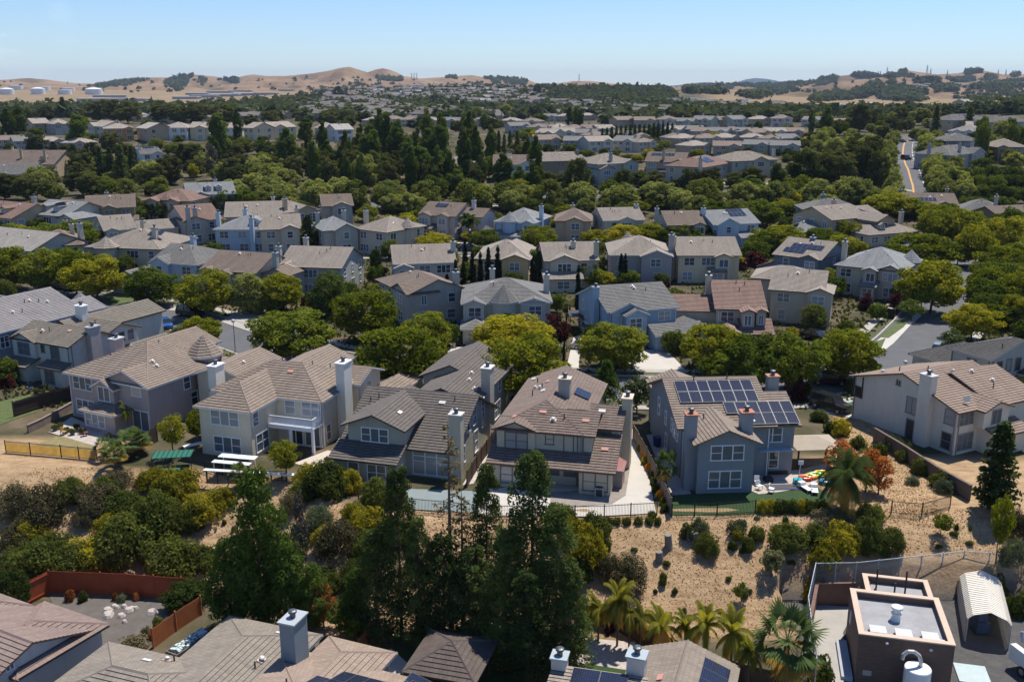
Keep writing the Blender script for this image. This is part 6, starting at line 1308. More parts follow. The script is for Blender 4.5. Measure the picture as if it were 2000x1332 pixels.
for P,n in [([(168,171),(236,157),(292,157),(240,170)],90),([(318,162),(345,150),(378,146),(362,168),(352,182)],150),([(392,152),(404,156),(398,168),(385,166)],30),([(434,148),(462,150),(466,164),(440,156)],60),([(736,151),(786,152),(786,160),(738,159)],110),([(944,152),(960,150),(1030,158),(1026,166),(960,163)],110),([(870,150),(890,150),(890,155),(872,154)],20),
 ([(1595,168),(1602,155),(1640,149),(1630,160),(1610,168)],120),([(1655,147),(1690,143),(1725,150),(1700,152)],90),([(1725,150),(1770,138),(1768,142),(1786,151),(1740,154)],90),([(1590,200),(1600,185),(1632,181),(1655,186),(1700,174),(1705,188),(1668,196)],210),([(1705,178),(1760,170),(1790,178),(1812,178),(1802,190),(1808,199),(1760,200),(1722,197)],260),([(1688,170),(1720,164),(1722,170),(1700,174)],60),([(1735,165),(1745,160),(1745,168)],20),([(1785,158),(1835,152),(1830,165),(1800,166)],120),([(1850,155),(1902,153),(1904,160),(1860,162)],110),([(1822,172),(1850,170),(1870,178),(1830,180)],80),([(1885,141),(1912,136),(1918,142),(1890,147)],60),([(1925,150),(1945,148),(1945,158),(1925,158)],50),([(1960,160),(2000,156),(2000,172),(1950,175),(1880,172)],200),([(1975,145),(1990,144),(1990,150),(1975,152)],30),
 ([(1330,170),(1390,164),(1470,164),(1500,168),(1420,175),(1340,176)],160),([(1455,168),(1540,162),(1600,158),(1590,165),(1500,178)],200),([(1440,186),(1500,176),(1560,172),(1555,180),(1470,196)],160),([(1330,178),(1400,178),(1420,186),(1340,184)],60)]:
    W+=sample(P,n,rw)
blobs('oak_woodland',W,9.,MFARW)
W=[cast(rw.uniform(0,2000),rw.uniform(150,182)) for _ in range(240)]
blobs('scattered_oaks',[p for p in W if p and p.y>2500],6.5,MFARW)
# belts of trees over the far suburb and the flats
W=[]
for P,n in [([(560,190),(640,172),(700,165),(760,170),(860,165),(960,160),(1050,165),(1060,180),(1300,172),(1330,190),(1330,215),(1200,232),(1050,232),(900,225),(760,210),(620,215),(540,206)],950),([(1050,168),(1300,172),(1330,195),(1290,215),(1100,200)],700),([(540,200),(760,210),(900,225),(1060,232),(900,240),(600,240),(480,215)],380),([(0,208),(130,210),(300,208),(350,215),(300,230),(0,232)],260),([(350,212),(440,204),(560,196),(620,205),(560,235),(330,235)],460),([(1320,206),(1560,218),(1860,220),(1890,228),(1600,232),(1320,235)],330),([(1860,185),(2000,170),(2000,225),(1900,225)],300),([(1180,232),(1560,226),(1560,240),(1180,245)],120)]:
    W+=sample(P,n,rw)
blobs('distant_trees',[p for p in W if p.y>520],6.,MFARW)
# ---------------- copies of whole houses
def copy_tree(o,parent=None):
    c=o.copy(); COL.objects.link(c); c.parent=parent
    for ch in list(o.children): copy_tree(ch,c)
    return c
PROT=[]
def protos():
    specs=[('lgrey','tan','xgg'),('beige','brown','xhh'),('tan','tan','xhh'),('lgrey','grey','xgg'),('beige','brown','xhh'),('grey','grey','xgg'),('pinkw','brown','xhh'),('tan','brown','xgg')]
    for i,(wl,rc,rt) in enumerate(specs):
        w,d=13+i%3,11
        bl=[(0,w,0,d,0,5.4,rt,.38),(w*.55,w*.95,-1.2,5,0,5.3,'ygh',.42,.35)]
        h=build_house('',(0,0),0,0,bl,WC[wl],RC[rc],fascia=(.5,.5,.5),wins=[(0,'F',2.,4.1,1.9,1.35,'2h','m'),(0,'F',5.2,4.1,1.6,1.35,'2h','d'),(0,'F',3.,1.4,2.4,1.5,'3h','d'),(1,'F',2.6,4.1,2.2,1.4,'2h','m'),(1,'F',2.6,1.4,2.4,1.5,'2h','d')],chims=[(w*.35,d*.6,1,1,4.5,8.6,WC[wl])],course=False,auto=True)
        FOOT.pop(); THINGS.pop(); PROT.append((h,w))
    return PROT
protos(); _used=[False]*8; HROW=[]
def put_house(px,py,wpx,group,desc,rot=None,i=None):
    h=cast(px,py)
    if h is None: return
    i=rw.randrange(8) if i is None else i; src,w=PROT[i]; _,_,d=proj(*h); s=wpx/(F/d)/w; s=min(max(s,.75),1.25)
    a=R_(rw.uniform(-42,42)) if rot is None else R_(rot)
    o=src if not _used[i] else copy_tree(src); _used[i]=True
    c,sn=math.cos(a),math.sin(a); o.location=(h.x-c*w*s/2,h.y-sn*w*s/2,h.z); o.rotation_euler=(0,0,a); o.scale=(s,s,s)
    FOOT.append((o.location.x,o.location.y,a,[(0,w*s,-1,11*s)])); tag(o,desc,'house',group,auto=True); return o
def house_row(x0,x1,y0,y1,n,wpx,group,desc,jx=4,jy=2):
    for k in range(n):
        t=(k+.5)/n; put_house(x0+(x1-x0)*t+rw.uniform(-jx,jx),y0+(y1-y0)*t+rw.uniform(-jy,jy),wpx,group,desc)
house_row(1205,1462,250,251,7,40,'two-storey houses in the row above the conifer hedge','pale two-storey house in the row above the conifer hedge',2,1)
house_row(1470,1545,247,248,2,40,'two-storey houses in the row above the conifer hedge','pale two-storey house in the row above the conifer hedge',2,1)
house_row(1560,1600,250,250,1,36,None,'small pale house between two dark pines above the right bank')
house_row(1618,1665,254,254,1,40,None,'house with a white balcony left of the wide dark pine')
G1='roofs crowded in the middle distance'
house_row(1000,1200,262,268,7,38,G1,'small roof in the back row of the crowded middle estate'); house_row(1300,1560,270,276,9,36,G1,'small roof in the back row of the crowded middle estate')
house_row(1050,1260,276,283,6,44,G1,'roof in the second row of the crowded middle estate'); house_row(1290,1560,287,290,7,44,G1,'roof in the second row of the crowded middle estate')
house_row(1050,1290,294,298,5,52,G1,'roof in the front row of the crowded middle estate'); house_row(1340,1560,303,304,4,52,G1,'roof in the front row of the crowded middle estate')
house_row(700,1050,247,252,9,38,'low pale houses behind the tall poplars','low pale house behind the tall poplars')
house_row(1060,1240,236,240,7,24,G1,'tiny pale roof beyond the crowded middle estate')
house_row(0,165,292,300,4,44,'chimneyed roofs below the upper left row','chimneyed roof below the upper left row'); house_row(-20,60,318,322,1,44,'chimneyed roofs below the upper left row','chimneyed roof below the upper left row')
house_row(250,330,240,242,3,28,None,'roof peeking up behind the upper left row'); house_row(340,420,241,241,2,30,None,'grey roof peeking up behind the upper left row')
house_row(1880,2000,215,220,4,34,'roofs on the far right hillside','roof on the far right hillside'); house_row(1900,2010,200,203,4,24,'roofs on the far right hillside','roof on the far right hillside')
house_row(1880,1990,262,268,2,40,'roofs on the far right hillside','roof on the far right hillside')
# far suburb: small houses
MFW,MFR=None,None
def randmat(name,stops):
    m,nt,b,o=newmat(name); oi=N(nt,'ShaderNodeObjectInfo'); c=ramp(nt,oi.outputs['Random'],stops); nt.links.new(c,b.inputs['Base Color']); b.inputs['Roughness'].default_value=.9
    for e in b.id_data.nodes:
        if e.bl_idname=='ShaderNodeValToRGB': e.color_ramp.interpolation='CONSTANT'
    return m
MFW=randmat('far_wall',[(0,(.40,.36,.30)),(.25,(.48,.47,.45)),(.5,(.30,.28,.25)),(.7,(.38,.29,.20)),(.85,(.32,.34,.37))]); MFR=randmat('far_roof',[(0,(.13,.11,.10)),(.25,(.19,.17,.155)),(.5,(.10,.095,.095)),(.7,(.16,.10,.08)),(.85,(.26,.245,.235))])
def far_mesh(w,d,hh):
    mb=MB(); mb.box(0,w,0,d,-1,hh,0); e=.6
    mb.add([(-e,-e,hh),(w+e,-e,hh),(w+e,d+e,hh),(-e,d+e,hh),(-e,d/2,hh+d*.24),(w+e,d/2,hh+d*.24)],[(0,1,5,4),(2,3,4,5),(0,4,3),(1,2,5),(3,2,1,0)],1)
    mb.box(w*.2,w*.35,-.05,0,.8,2.,2); mb.box(w*.55,w*.75,-.05,0,.8,2.,2); return mb.mesh('small_house',[MFW,MFR,glass('d')])
FM=[far_mesh(15,9,3.),far_mesh(13,10,5.4),far_mesh(18,10,3.2)]
FARP=[[(600,176),(700,172),(960,168),(1050,176),(1060,200),(960,212),(880,205),(780,192),(640,200)],[(620,200),(700,196),(760,212),(900,226),(980,235),(700,240),(590,225)],[(1060,205),(1280,200),(1300,228),(1080,232)],[(1740,166),(1990,160),(1990,172),(1780,172)],[(560,205),(640,200),(690,235),(600,238)],[(1290,196),(1560,212),(1600,222),(1320,226)],[(320,225),(480,228),(540,235),(340,238)]]
cnt=0; extra=[]
for P,n,lab in zip(FARP,[360,420,90,60,90,60,30],['small house on the far suburb hillside under the golden peaks','small house on the lower slope of the far suburb','small roof among the dark trees of the far wooded hill','tiny house among the trees high on the right golden hill','small house at the left foot of the far suburb','small house on the flats below the right golden hills','small house behind the upper left belt of trees']):
    for h in sample(P,n,rw):
        if h.y<560: continue
        m=rw.choice(FM); a=rw.uniform(-.6,.6)
        if cnt<140 and h.y<3600 and not any(abs(h.x-e[0])<16 and abs(h.y-e[1])<14 for e in extra):
            o=link('small_house',m,None,(h.x,h.y,h.z),a); tag(o,lab,'house','small houses of the far suburb',auto=True); cnt+=1; extra.append((h.x,h.y))
        else: W.append((h,a,m))
W=[w_ for w_ in W if isinstance(w_,tuple)]
mb=MB()
for h,a,m in W:
    M_=Matrix.Translation(h)@Matrix.Rotation(a,4,'Z'); o=len(mb.v); mb.v+=[tuple(M_@v.co) for v in m.vertices]
    for p in m.polygons: mb.f.append([o+i for i in p.vertices]); mb.m.append(p.material_index)
kind(mb.obj('distant_houses',[flat('pale_far_wall',(.34,.31,.27),.9,0,.3,.02),flat('far_roofs',(.135,.12,.11),.9,0,.5,.02),glass('d')]),'stuff')
# storage tanks and sheds on the left flats
TM=flat('tank_white',(.62,.63,.62),.6,0,.06,.02)
for i,(px,pb,w_,hp,lab) in enumerate([(14,183,26,10,'leftmost domed white storage tank'),(32,173,25,7,'white storage tank behind the leftmost domed one'),(75,183,26,11,'second domed white storage tank in front'),(86,175,24,7,'grey-white storage tank behind the second domed one'),(127,183,25,9,'third front storage tank with a flat top'),(134,176,24,6,'pale tank behind the third flat one'),(184,183,32,10,'widest white storage tank at the right of the tank farm')]):
    h=cast(px,pb+2)
    if h is None: continue
    d=proj(*h)[2]; r=w_/2/(F/d); hh=hp/(F/d); k=.22 if i in(0,2,6) else .03
    tag(MB().lathe([(r,-4),(r,hh),(r*.97,hh+.2),(r*.5,hh+r*k*.7),(.1,hh+r*k)],28).obj('storage_tank',TM,None,h),lab,'tank','storage tanks on the golden flats')
for i,(px,pb,wp,rot) in enumerate([(215,191,60,14),(250,198,70,8),(365,194,50,-6),(400,191,55,-8),(440,189,60,-5),(480,187,50,-8),(520,186,45,-5),(385,186,40,-5),(430,182,50,-5),(470,180,45,-5),(195,198,80,3),(560,178,30,-4),(1650,212,36,0),(1695,208,30,0),(1480,208,40,2)]):
    h=cast(px,pb)
    if h is None: continue
    d=proj(*h)[2]; w_=wp/(F/d); mb=MB(); a=R_(rot); mb.box(-w_/2,w_/2,-9,9,-2,4,0,Matrix.Rotation(a,4,'Z')); mb.box(-w_/2-1,w_/2+1,-10,10,4,4.6,1,Matrix.Rotation(a,4,'Z'))
    tag(mb.obj('warehouse',[flat('shed_wall',(.35,.36,.38)),flat('white_shed_roof',(.62,.63,.65),.6)],None,h),['long white roof strip sloping below the storage tanks','long pale roof strip at the edge of the tank flats','long white shed roof among the trees below the left golden hills'][0 if i==0 else 1 if i in(1,10) else 2] if i<12 else 'wide pale flat roof beneath the right golden hills','warehouse','long pale shed roofs',auto=True)
def pylon(px,pt,pb,i):
    h=cast(px,pb+1)
    if h is None: return
    d=proj(*h)[2]; hh=(pb-pt)/(F/d); b=hh*.11; mb=MB(); r=max(.35,d*.00012)
    for sx in(-1,1):
        for sy in(-1,1): mb.tube((sx*b,sy*b,-3),(sx*b*.2,sy*b*.2,hh*.7),r,n=4); mb.tube((sx*b*.2,sy*b*.2,hh*.7),(0,0,hh),r*.8,n=4)
    for k,z in enumerate((.15,.3,.45,.6)): q=b*(1-z*1.1); mb.tube((-q,0,z*hh),(q*.85,0,(z+.13)*hh),r*.7,n=4); mb.tube((q,0,z*hh),(-q*.85,0,(z+.13)*hh),r*.7,n=4)
    for z in(.7,.82): mb.tube((-hh*.13,0,z*hh),(hh*.13,0,z*hh),r,n=4)
    tag(mb.obj('power_pylon',flat('pylon_steel',(.10,.11,.13),.6),None,h),'','power pylon','steel power pylons on the skyline',auto=True)
for i,(px,pt,pb) in enumerate([(804,142,156),(809,142,156),(814,142,156),(470,141,149),(1715,138,149),(1719,138,149),(1732,130,148),(1810,126,146),(1817,133,147),(1850,136,146),(1889,132,142),(1949,135,147),(1964,135,147),(1131,143,160),(132,158,164)]): pylon(px,pt,pb,i)
# ------------------------------------------------------------ every tree and shrub that can be told apart
reg('green',(5.,2.8),[proto_broad(i,H=5,R=2.8,mat=leafmat('green_tree',(.04,.06,.010),(.115,.15,.028),.36),n=50,per=80,leaf=.18,bottom=.08) for i in (60,61)])
reg('greycol',(12.,1.3),[proto_column(62,H=12,R=1.3,mat=leafmat('bare_twigs',(.07,.06,.05),(.16,.14,.12),.05),n=40,per=40,leaf=.16)])
reg('yard',(5.,2.6),[proto_broad(i,H=5,R=2.6,mat=leafmat('garden_tree',(.06,.08,.02),(.15,.17,.04),.38),n=55,per=80,leaf=.17,bottom=.06) for i in (64,65)])
for n_,m_ in(('green','green_tree'),('greycol','bare_poplar'),('yard','garden_tree')): PROTO_NAME[n_]=m_
def L_(s,**k):
    for t in s: tree(*t,**k)
ST='street trees along the near street'
L_([('street',30,478,566,100),('streetd',95,478,572,95),('street',150,482,578,85),('street',190,492,588,108),('streetd',298,517,598,100),('street',405,520,618,112),('plane',490,530,614,74),('street',550,528,612,88),('streetd',575,592,700,168),('street',393,612,688,76),('street',718,555,668,118),('street',782,620,762,178),('streetd',838,598,700,90),('street',1000,604,718,160),('street',1022,640,790,172),('streetd',1200,622,722,128),('street',1385,626,726,118),('streetd',1405,684,745,84),('streetd',1470,645,765,120),('streetd',1545,640,768,120),('street',1650,632,748,132)],group=ST)
L_([('dark',643,525,620,80),('willow',1182,697,800,95),('magnolia',1244,727,808,56),('magnolia',1856,638,714,58),('purple',1082,606,682,64),('young',1778,580,628,50),('dark',1975,590,642,60),('dark',250,487,530,28),('dark',735,484,532,26),('dark',1045,484,550,50),('streetd',1152,508,562,52),('streetd',1622,520,564,56)])
SR='street trees on both sides of the right-hand street'
L_([('street',1790,450,534,136),('street',1816,499,614,118),('street',1835,398,476,98),('street',1890,405,484,92),('street',1902,436,522,78),('street',1955,415,500,92),('street',1950,475,566,108),('street',1925,515,612,92),('street',1985,520,622,92),('street',1896,586,668,104),('street',1980,570,640,60),('street',1870,468,520,60)],group=SR)
SU='street trees along the upper street'
L_([('street',778,412,480,96),('street',850,452,494,72),('streetd',948,445,488,58),('street',1052,437,492,74),('street',1160,445,484,54),('street',1215,436,484,78),('street',1270,432,482,72),('street',1328,432,484,78),('street',1522,434,494,104),('streetd',1600,440,482,72),('street',1647,455,508,72),('street',1735,372,424,104),('streetd',1790,385,425,60),('streetd',1480,385,448,86)],group=SU)
L_([('dark',1385,438,482,56),('young',1648,424,476,30),('young',1668,428,476,32),('bigpalm',918,420,478,52),('bigpalm',527,405,448,36),('conifer',604,418,492,46),('conifer',618,450,490,30)])
CY='slim dark cypresses'
L_([('cypress',874,534,606,14),('cypress',891,506,590,14),('cypress',906,510,586,14),('cypress',909,464,536,12),('cypress',923,488,580,14),('cypress',939,490,574,14),('cypress',954,482,568,14),('cypress',972,478,562,14),('cypress',1035,470,512,9),('cypress',1128,517,612,13),('cypress',1212,494,560,12),('cypress',1220,494,560,12),('cypress',1227,530,562,9),('cypress',1234,535,562,7),('cypress',1243,537,562,7),('cypress',1497,380,438,10),('cypress',608,412,454,7),('cypress',616,412,454,7),('cypress',625,414,456,7),('cypress',266,430,454,6),('cypress',245,438,456,6),('cypress',695,377,414,6),('cypress',1178,400,440,7)],group=CY)
# dense green band of small trees at the left
BG='dense band of green trees behind the left houses'
for k in range(30):
    t=k/29; x_=-10+t*500; y_=np.interp(x_,[-10,160,300,480],[470,452,432,408]); tree('green',x_+random.uniform(-5,5),y_-40+random.uniform(-4,4),y_+random.uniform(-3,5),44,group=BG)
# planes along the boulevard
PB='pale green plane trees lining the boulevard'
for k in range(15): x_=610+k*76; tree(rw.choice(['plane','plane','plane','yard']),x_+random.uniform(-12,12),352+random.uniform(-8,8),408+random.uniform(-2,4),66,group=PB)
for k in range(12): x_=660+k*90; tree(rw.choice(['plane','plane','streetd','poplar']),x_+random.uniform(-12,12),345+random.uniform(-6,10),392+random.uniform(-2,3),60,group=PB)
for k in range(12): tree('plane',448+rw.uniform(0,110),300+k*6,352+k*5,56,group='plane tree cluster left of the poplars')
PV='plane trees lining the uphill boulevard'
for k in range(24):
    t=k/23; yb=400-t*125; xr=np.interp(yb,[275,320,360,400],[1792,1812,1825,1838]); hh=52-26*t
    tree('plane',xr+random.uniform(-4,16),yb-hh,yb,46-18*t,group=PV); 
    if k%2==0: tree('plane',xr+32+random.uniform(-6,12),yb-hh,yb,46-18*t,group=PV)
for k in range(12):
    t=k/11; yb=402-t*122; xl=np.interp(yb,[275,320,360,400],[1742,1735,1738,1746]); tree('plane',xl+random.uniform(-10,4),yb-50+24*t,yb,40-14*t,group=PV)
# poplars, pines and conifers
PP='tall dark poplars in the middle distance'
L_([('poplar',725,245,335,42),('poplar',776,250,335,42),('poplar',815,250,320,22),('poplar',838,252,328,40),('poplar',860,246,330,40),('poplar',820,286,374,52),('poplar',877,304,374,44),('poplar',842,310,367,32),('poplar',984,300,382,44),('poplar',1015,325,386,32),('poplar',1042,318,392,34),('poplar',700,262,330,30),('poplar',800,270,350,36),('poplar',18,213,274,28),('poplar',40,208,268,30),('poplar',155,224,290,40),('poplar',430,221,308,44),('poplar',466,214,284,20),('poplar',422,268,334,24),('poplar',563,251,334,42),('poplar',598,231,276,32),('poplar',640,275,348,32),('poplar',1612,210,272,26),('poplar',1583,216,264,14),('poplar',1515,318,382,32),('poplar',907,222,257,18),('poplar',946,222,255,17),('poplar',1112,209,254,15),('poplar',1124,210,252,13),('poplar',1134,212,252,12),('poplar',893,330,386,30),('poplar',755,300,360,34)],group=PP)
L_([('greycol',417,275,352,24),('greycol',596,955,1200,34)])
CN='pointed dark conifers in the middle distance'
L_([('conifer',963,255,300,17),('conifer',974,255,302,16),('conifer',996,255,294,15),('conifer',1010,255,300,19),('conifer',955,275,314,22),('conifer',985,262,305,16),('conifer',200,287,358,30),('conifer',219,288,358,28),('conifer',240,282,360,36),('conifer',262,285,356,30),('conifer',1824,206,274,26),('conifer',1890,208,260,28),('conifer',125,190,230,26),('conifer',1908,240,262,14),('conifer',740,230,262,16)],group=CN)
for k in range(16): t=k/15; tree('conifer',1176+t*136,250-t*12+random.uniform(-2,2),286-t*8,14,group='clipped conifer hedge row in the middle distance')
L_([('cypress',266,290,326,6),('cypress',281,286,318,6),('cypress',296,284,316,6),('cypress',309,285,318,6)],group=CY)
PN='dark pines on the banks'
L_([('pine',735,290,355,58),('pine',690,280,352,52),('pine',620,285,352,62),('pine',660,290,352,52),('pine',1125,305,398,60),('pine',1215,328,384,46),('pine',1272,330,384,58),('pine',1345,325,386,38),('pine',1385,325,388,62),('pine',1465,325,380,62),('pine',1435,340,380,40),('pine',1640,285,366,64),('pine',1690,270,364,64),('pine',1715,290,374,50),('pine',1665,262,352,54),('pine',1612,300,364,46),('pine',1678,202,258,46),('pine',162,312,382,64),('pine',335,300,362,56),('pine',455,305,368,54),('pine',10,335,390,62),('pine',55,338,390,58),('pine',100,350,392,44),('pine',700,302,360,50),('pine',770,290,356,46),('pine',575,300,358,44),('pine',820,320,372,36),('pine',1190,345,388,30),('pine',1320,345,386,30),('pine',1740,225,262,34),('pine',1770,228,258,30),('pine',1725,240,275,34),('pine',1700,215,250,30),('pine',1760,206,240,32),('pine',1800,212,245,34),('pine',1845,214,250,30)],group=PN)
L_([('pine',195,192,238,54),('pine',222,194,240,44),('pine',250,195,242,52),('pine',320,200,242,58),('pine',350,202,242,44),('pine',380,198,246,48),('pine',440,200,244,54),('pine',410,205,240,40),('pine',90,205,238,36),('pine',60,212,240,30),('pine',640,215,246,44),('pine',675,215,240,40),('pine',530,215,245,40),('pine',490,222,248,34),('pine',835,190,214,22),('pine',1050,164,188,18),('pine',660,168,192,20),('pine',1330,215,240,34),('pine',1380,214,236,30),('pine',1545,205,232,34),('pine',1500,206,230,34)],group='big dark trees on the far edge of the estate')
L_([('dark',1571,290,370,68),('dark',1152,293,338,38),('dark',1915,305,352,52),('dark',1860,330,388,54),('dark',1740,340,388,34),('street',906,308,348,38),('street',378,318,352,22),('street',166,226,262,24) ,('street',1507,255,285,24),('dark',1480,236,262,20),('street',1880,268,292,26),('street',290,232,262,26)])
BK='green scrub trees on the lower right bank'
for k in range(26): tree('green',1885+(k%7)*20+rw.uniform(-6,6),322+(k//7)*19+rw.uniform(-4,4),360+(k//7)*19,40,group=BK)
for k in range(16): tree('green',1900+rw.uniform(0,110),225+rw.uniform(0,55),262+rw.uniform(0,60),28,group='green trees on the right hillside')
for k in range(14): tree('green',1600+rw.uniform(0,130),222+rw.uniform(0,14),246+rw.uniform(0,12),26,group='green trees at the head of the boulevard')
# the foreground slope: redwoods, shrubs, palms
RW='dark redwoods on the foreground slope'
L_([('alder',515,925,1222,124),('alder',455,1050,1226,104),('alder',562,1045,1226,96),('alder',700,1110,1240,70),('alder',615,1100,1226,70)],group='glossy leafy trees on the foreground slope')
L_([('redwood',785,928,1245,100),('redwood',738,1040,1250,96),('redwood',822,1020,1255,96),('redwood',952,925,1240,90),('redwood',1038,905,1268,142),('redwood',1085,1000,1296,120),('redwood',990,1040,1290,112),('redwood',1112,1110,1318,96),('redwood',925,1070,1272,112),('redwood',868,1050,1262,110),('redwood',1030,1120,1330,110)],group=RW)
L_([('sparse',882,846,1228,130),('sparse',905,960,1240,110)])
L_([('feather',1168,1140,1252,78),('feather',1205,1128,1262,84),('feather',1288,1160,1300,90),('feather',1250,1166,1272,66),('feather',1372,1176,1322,94),('feather',1425,1190,1330,96),('feather',1458,1222,1352,74),('feather',1335,1190,1300,70),('feather',1228,1150,1268,66)],group='yellowing feather palms along the brown fence')
L_([('fanpalm',1530,1196,1345,128),('fanpalm',1300,880,962,46),('fanpalm',206,855,895,44),('datepalm',1648,880,1000,120),('magnolia',1506,1066,1126,50),('young',662,1165,1232,62),('young',692,1180,1250,84),('orangetree',632,1135,1225,60),('young',1446,1135,1180,30),('orangetree',1640,852,935,66),('orangetree',1690,870,960,74),('orangetree',1715,885,965,60),('conifer',1940,820,1000,95),('young',1945,955,1100,52),('young',1838,998,1048,44),('feather',252,772,850,34),('fanpalm',226,862,915,46),('fanpalm',262,838,888,66),('fanpalm',470,905,955,40),('young',340,800,890,60),('young',388,790,870,48),('dark',28,1110,1195,70),('dark',362,1130,1190,90),('young',558,850,935,64)])
SH='shrubs on the foreground slope'
def shr(k,cx,yb,w,h,label=None,group=SH): tree(k,cx,yb-h,yb,w,label,group)
for t in [('grey',80,1015,130,95),('grey',30,1005,90,85),('bush',135,975,80,60),('grey',190,990,100,75),('grey',232,950,70,50),('grey',30,1070,90,60),('grey',170,1020,70,50),('yellow',170,1112,110,80),('bush',150,1122,110,80),('bush',250,1090,150,120),('bush',305,1050,130,120),('bush',335,1112,140,100),('bush',60,1112,130,85),('bush',112,1098,100,80),('bush',205,970,80,55),('bush',395,1110,80,60),('yellow',350,965,120,75),('yellow',400,1005,100,65),('yellow',432,985,70,45),('yellow',60,1050,90,55),('yellow',300,950,80,50),('bush',370,1030,70,60),('bush',250,1010,110,70),('yellow',215,1050,80,60),
 ('bush',640,965,110,85),('yellow',610,955,90,70),('yellow',680,960,70,60),('bush',590,975,70,50),('bush',740,985,90,70),('grey',770,985,60,50),('sage',620,1030,90,60),('grey',660,1080,110,90),('bush',700,1140,80,70),('yellow',720,1030,90,60),('bush',770,1050,80,60),('yellow',690,1010,60,40),('bush',640,1150,80,60),('sage',590,1060,60,60),('grey',570,1000,60,60),('yellow',640,1060,70,50),('bush',720,1090,80,70),
 ('yellow',1145,1100,110,100),('bush',1160,1060,90,80),('yellow',1120,1060,80,70),('bush',1100,1020,80,50),('bush',1175,1040,50,40),('bush',1130,1130,80,60),('grey',1225,1140,120,80),('grey',1190,1120,80,60),('bush',1185,1075,30,30),
 ('bush',1380,1080,70,55),('sage',1365,1045,50,50),('bush',1345,1050,40,40),('sage',1440,1040,50,40),('bush',1460,1075,34,36),('bush',1430,1072,26,22),('bush',1478,1052,40,34),('yellow',1440,1050,34,30),('bush',1272,1010,24,18),('bush',1295,1140,24,30),
 ('bush',1535,1065,110,60),('bush',1590,1060,80,50),('yellow',1640,1075,110,75),('bush',1690,1070,100,80),('bush',1735,1078,80,70),('yellow',1605,1110,100,70),('yellow',1590,1150,80,60),('yellow',1580,1170,50,40),('grey',1620,1020,120,40),('bush',1700,1015,80,50),
 ('bush',1600,1332,60,70),('bush',1940,1160,60,60),('sage',1975,1100,70,70),('grey',1990,1050,70,80),('bush',1990,1200,60,60)]: shr(*t)
for t in [('sage',1745,880,55,42),('bush',1600,822,44,30),('bush',1626,845,46,30),('yellow',1640,850,50,46),('bush',1765,900,40,34),('bush',1795,925,50,44),('bush',1835,950,50,44),('sage',1848,960,62,40),('sage',1772,885,48,36),('bush',1715,890,44,36),('sage',1782,945,36,24),('bush',1675,875,40,34),('rust',1700,930,60,60),('purpleb',1560,785,44,50),('bush',1570,768,50,34),('bush',1668,766,54,40),('grey',1540,770,30,40)]: shr(*t,group='rounded shrubs on the dry strip by the pale chimney house')
for k in range(11): shr(rw.choice(['yellow','bush','yellow','orange']),1247+k*5+rw.uniform(-3,3),868+k*13,22,20,group='planting along the concrete yard')
for k in range(11): shr('bush',1085+k*20+rw.uniform(-4,4),1022,22,18,group='low plants along the iron picket fence')
for k in range(9): shr(rw.choice(['yellow','bush']),1488+k*15,1000,34,34,'' if False else None,group='clipped hedge below the solar house lawn')
for t in [('rust',137,1172,28,26),('rust',268,1172,18,18),('bush',163,1175,22,28),('sage',238,1174,28,22),('rust',225,1172,16,18),('grey',262,1262,60,30),('grey',285,1240,26,26),('bush',310,1230,40,34),('rust',298,1248,26,20),('sage',105,1190,16,16)]: shr(*t,group='plants in the grey soil yard')
for k in range(44): 
    px,py=rw.choice([(rw.uniform(340,520),rw.uniform(1010,1120)),(rw.uniform(1210,1560),rw.uniform(1070,1220)),(rw.uniform(1400,1560),rw.uniform(1010,1080)),(rw.uniform(1750,1980),rw.uniform(1010,1110))]); shr(rw.choice(['bush','bush','sage']),px,py,rw.uniform(9,20),rw.uniform(8,16),group='small weeds scattered over the dry slope')
shr('purpleb',1190,1235,26,24,'crimson shrub against the brown fence beneath the palms',None); shr('purpleb',1472,520,56,30,'plum-coloured shrub beside the dark slate house',None); shr('yellow',1472,500,58,36,'golden shrub above the plum-coloured one',None); shr('purpleb',1692,605,40,34,'dark red shrub behind the tan balcony house',None); shr('rust',1398,760,30,24); shr('orange',1368,545,34,16,'orange flower bed below the cream house awning',None); shr('purpleb',352,450,26,20,None); shr('purpleb',1860,800,20,20,None)
# garden shrubs and small trees that fill the plots between the houses
GF='garden shrubs between the houses'; n=0; tries=0
while n<230 and tries<6000:
    tries+=1; px=rw.uniform(-20,2020); py=rw.uniform(405,800) if rw.random()<.8 else rw.uniform(300,405)
    x,y,z=ground(px,py)
    if y<88 or blocked(x,y,.7) or (y<130 and -12<x<60): continue
    k=rw.choice(['bush','yellow','purpleb','green','green','green','yard','yard'])
    R=rw.uniform(.8,1.8) if k not in('green','yard') else rw.uniform(1.4,2.4); plant(k,x,y,R*rw.uniform(1.2,1.7) if k not in('green','yard') else R*rw.uniform(1.6,2.1),R,None,GF,z,parts=False); n+=1
for k in range(40):
    px=rw.choice([rw.uniform(160,600),rw.uniform(700,1500),rw.uniform(1880,2000)]); py=rw.uniform(262,316) if px<600 else rw.uniform(335,378) if px<1600 else rw.uniform(250,330)
    x,y,z=ground(px,py)
    if blocked(x,y,.8): continue
    plant(rw.choice(['bush','sage','bush','grey']),x,y,rw.uniform(2,3.5),rw.uniform(1.8,3.2),None,'scrub on the banks in the middle distance',z,parts=False)
for o in POTS:
    me=PR['bush'][1][0][0] if random.random()<.6 else PR['sage'][1][0][0]; f_=link('foliage',me,o,(0,0,.3)); f_.scale=(.42,.42,.5)
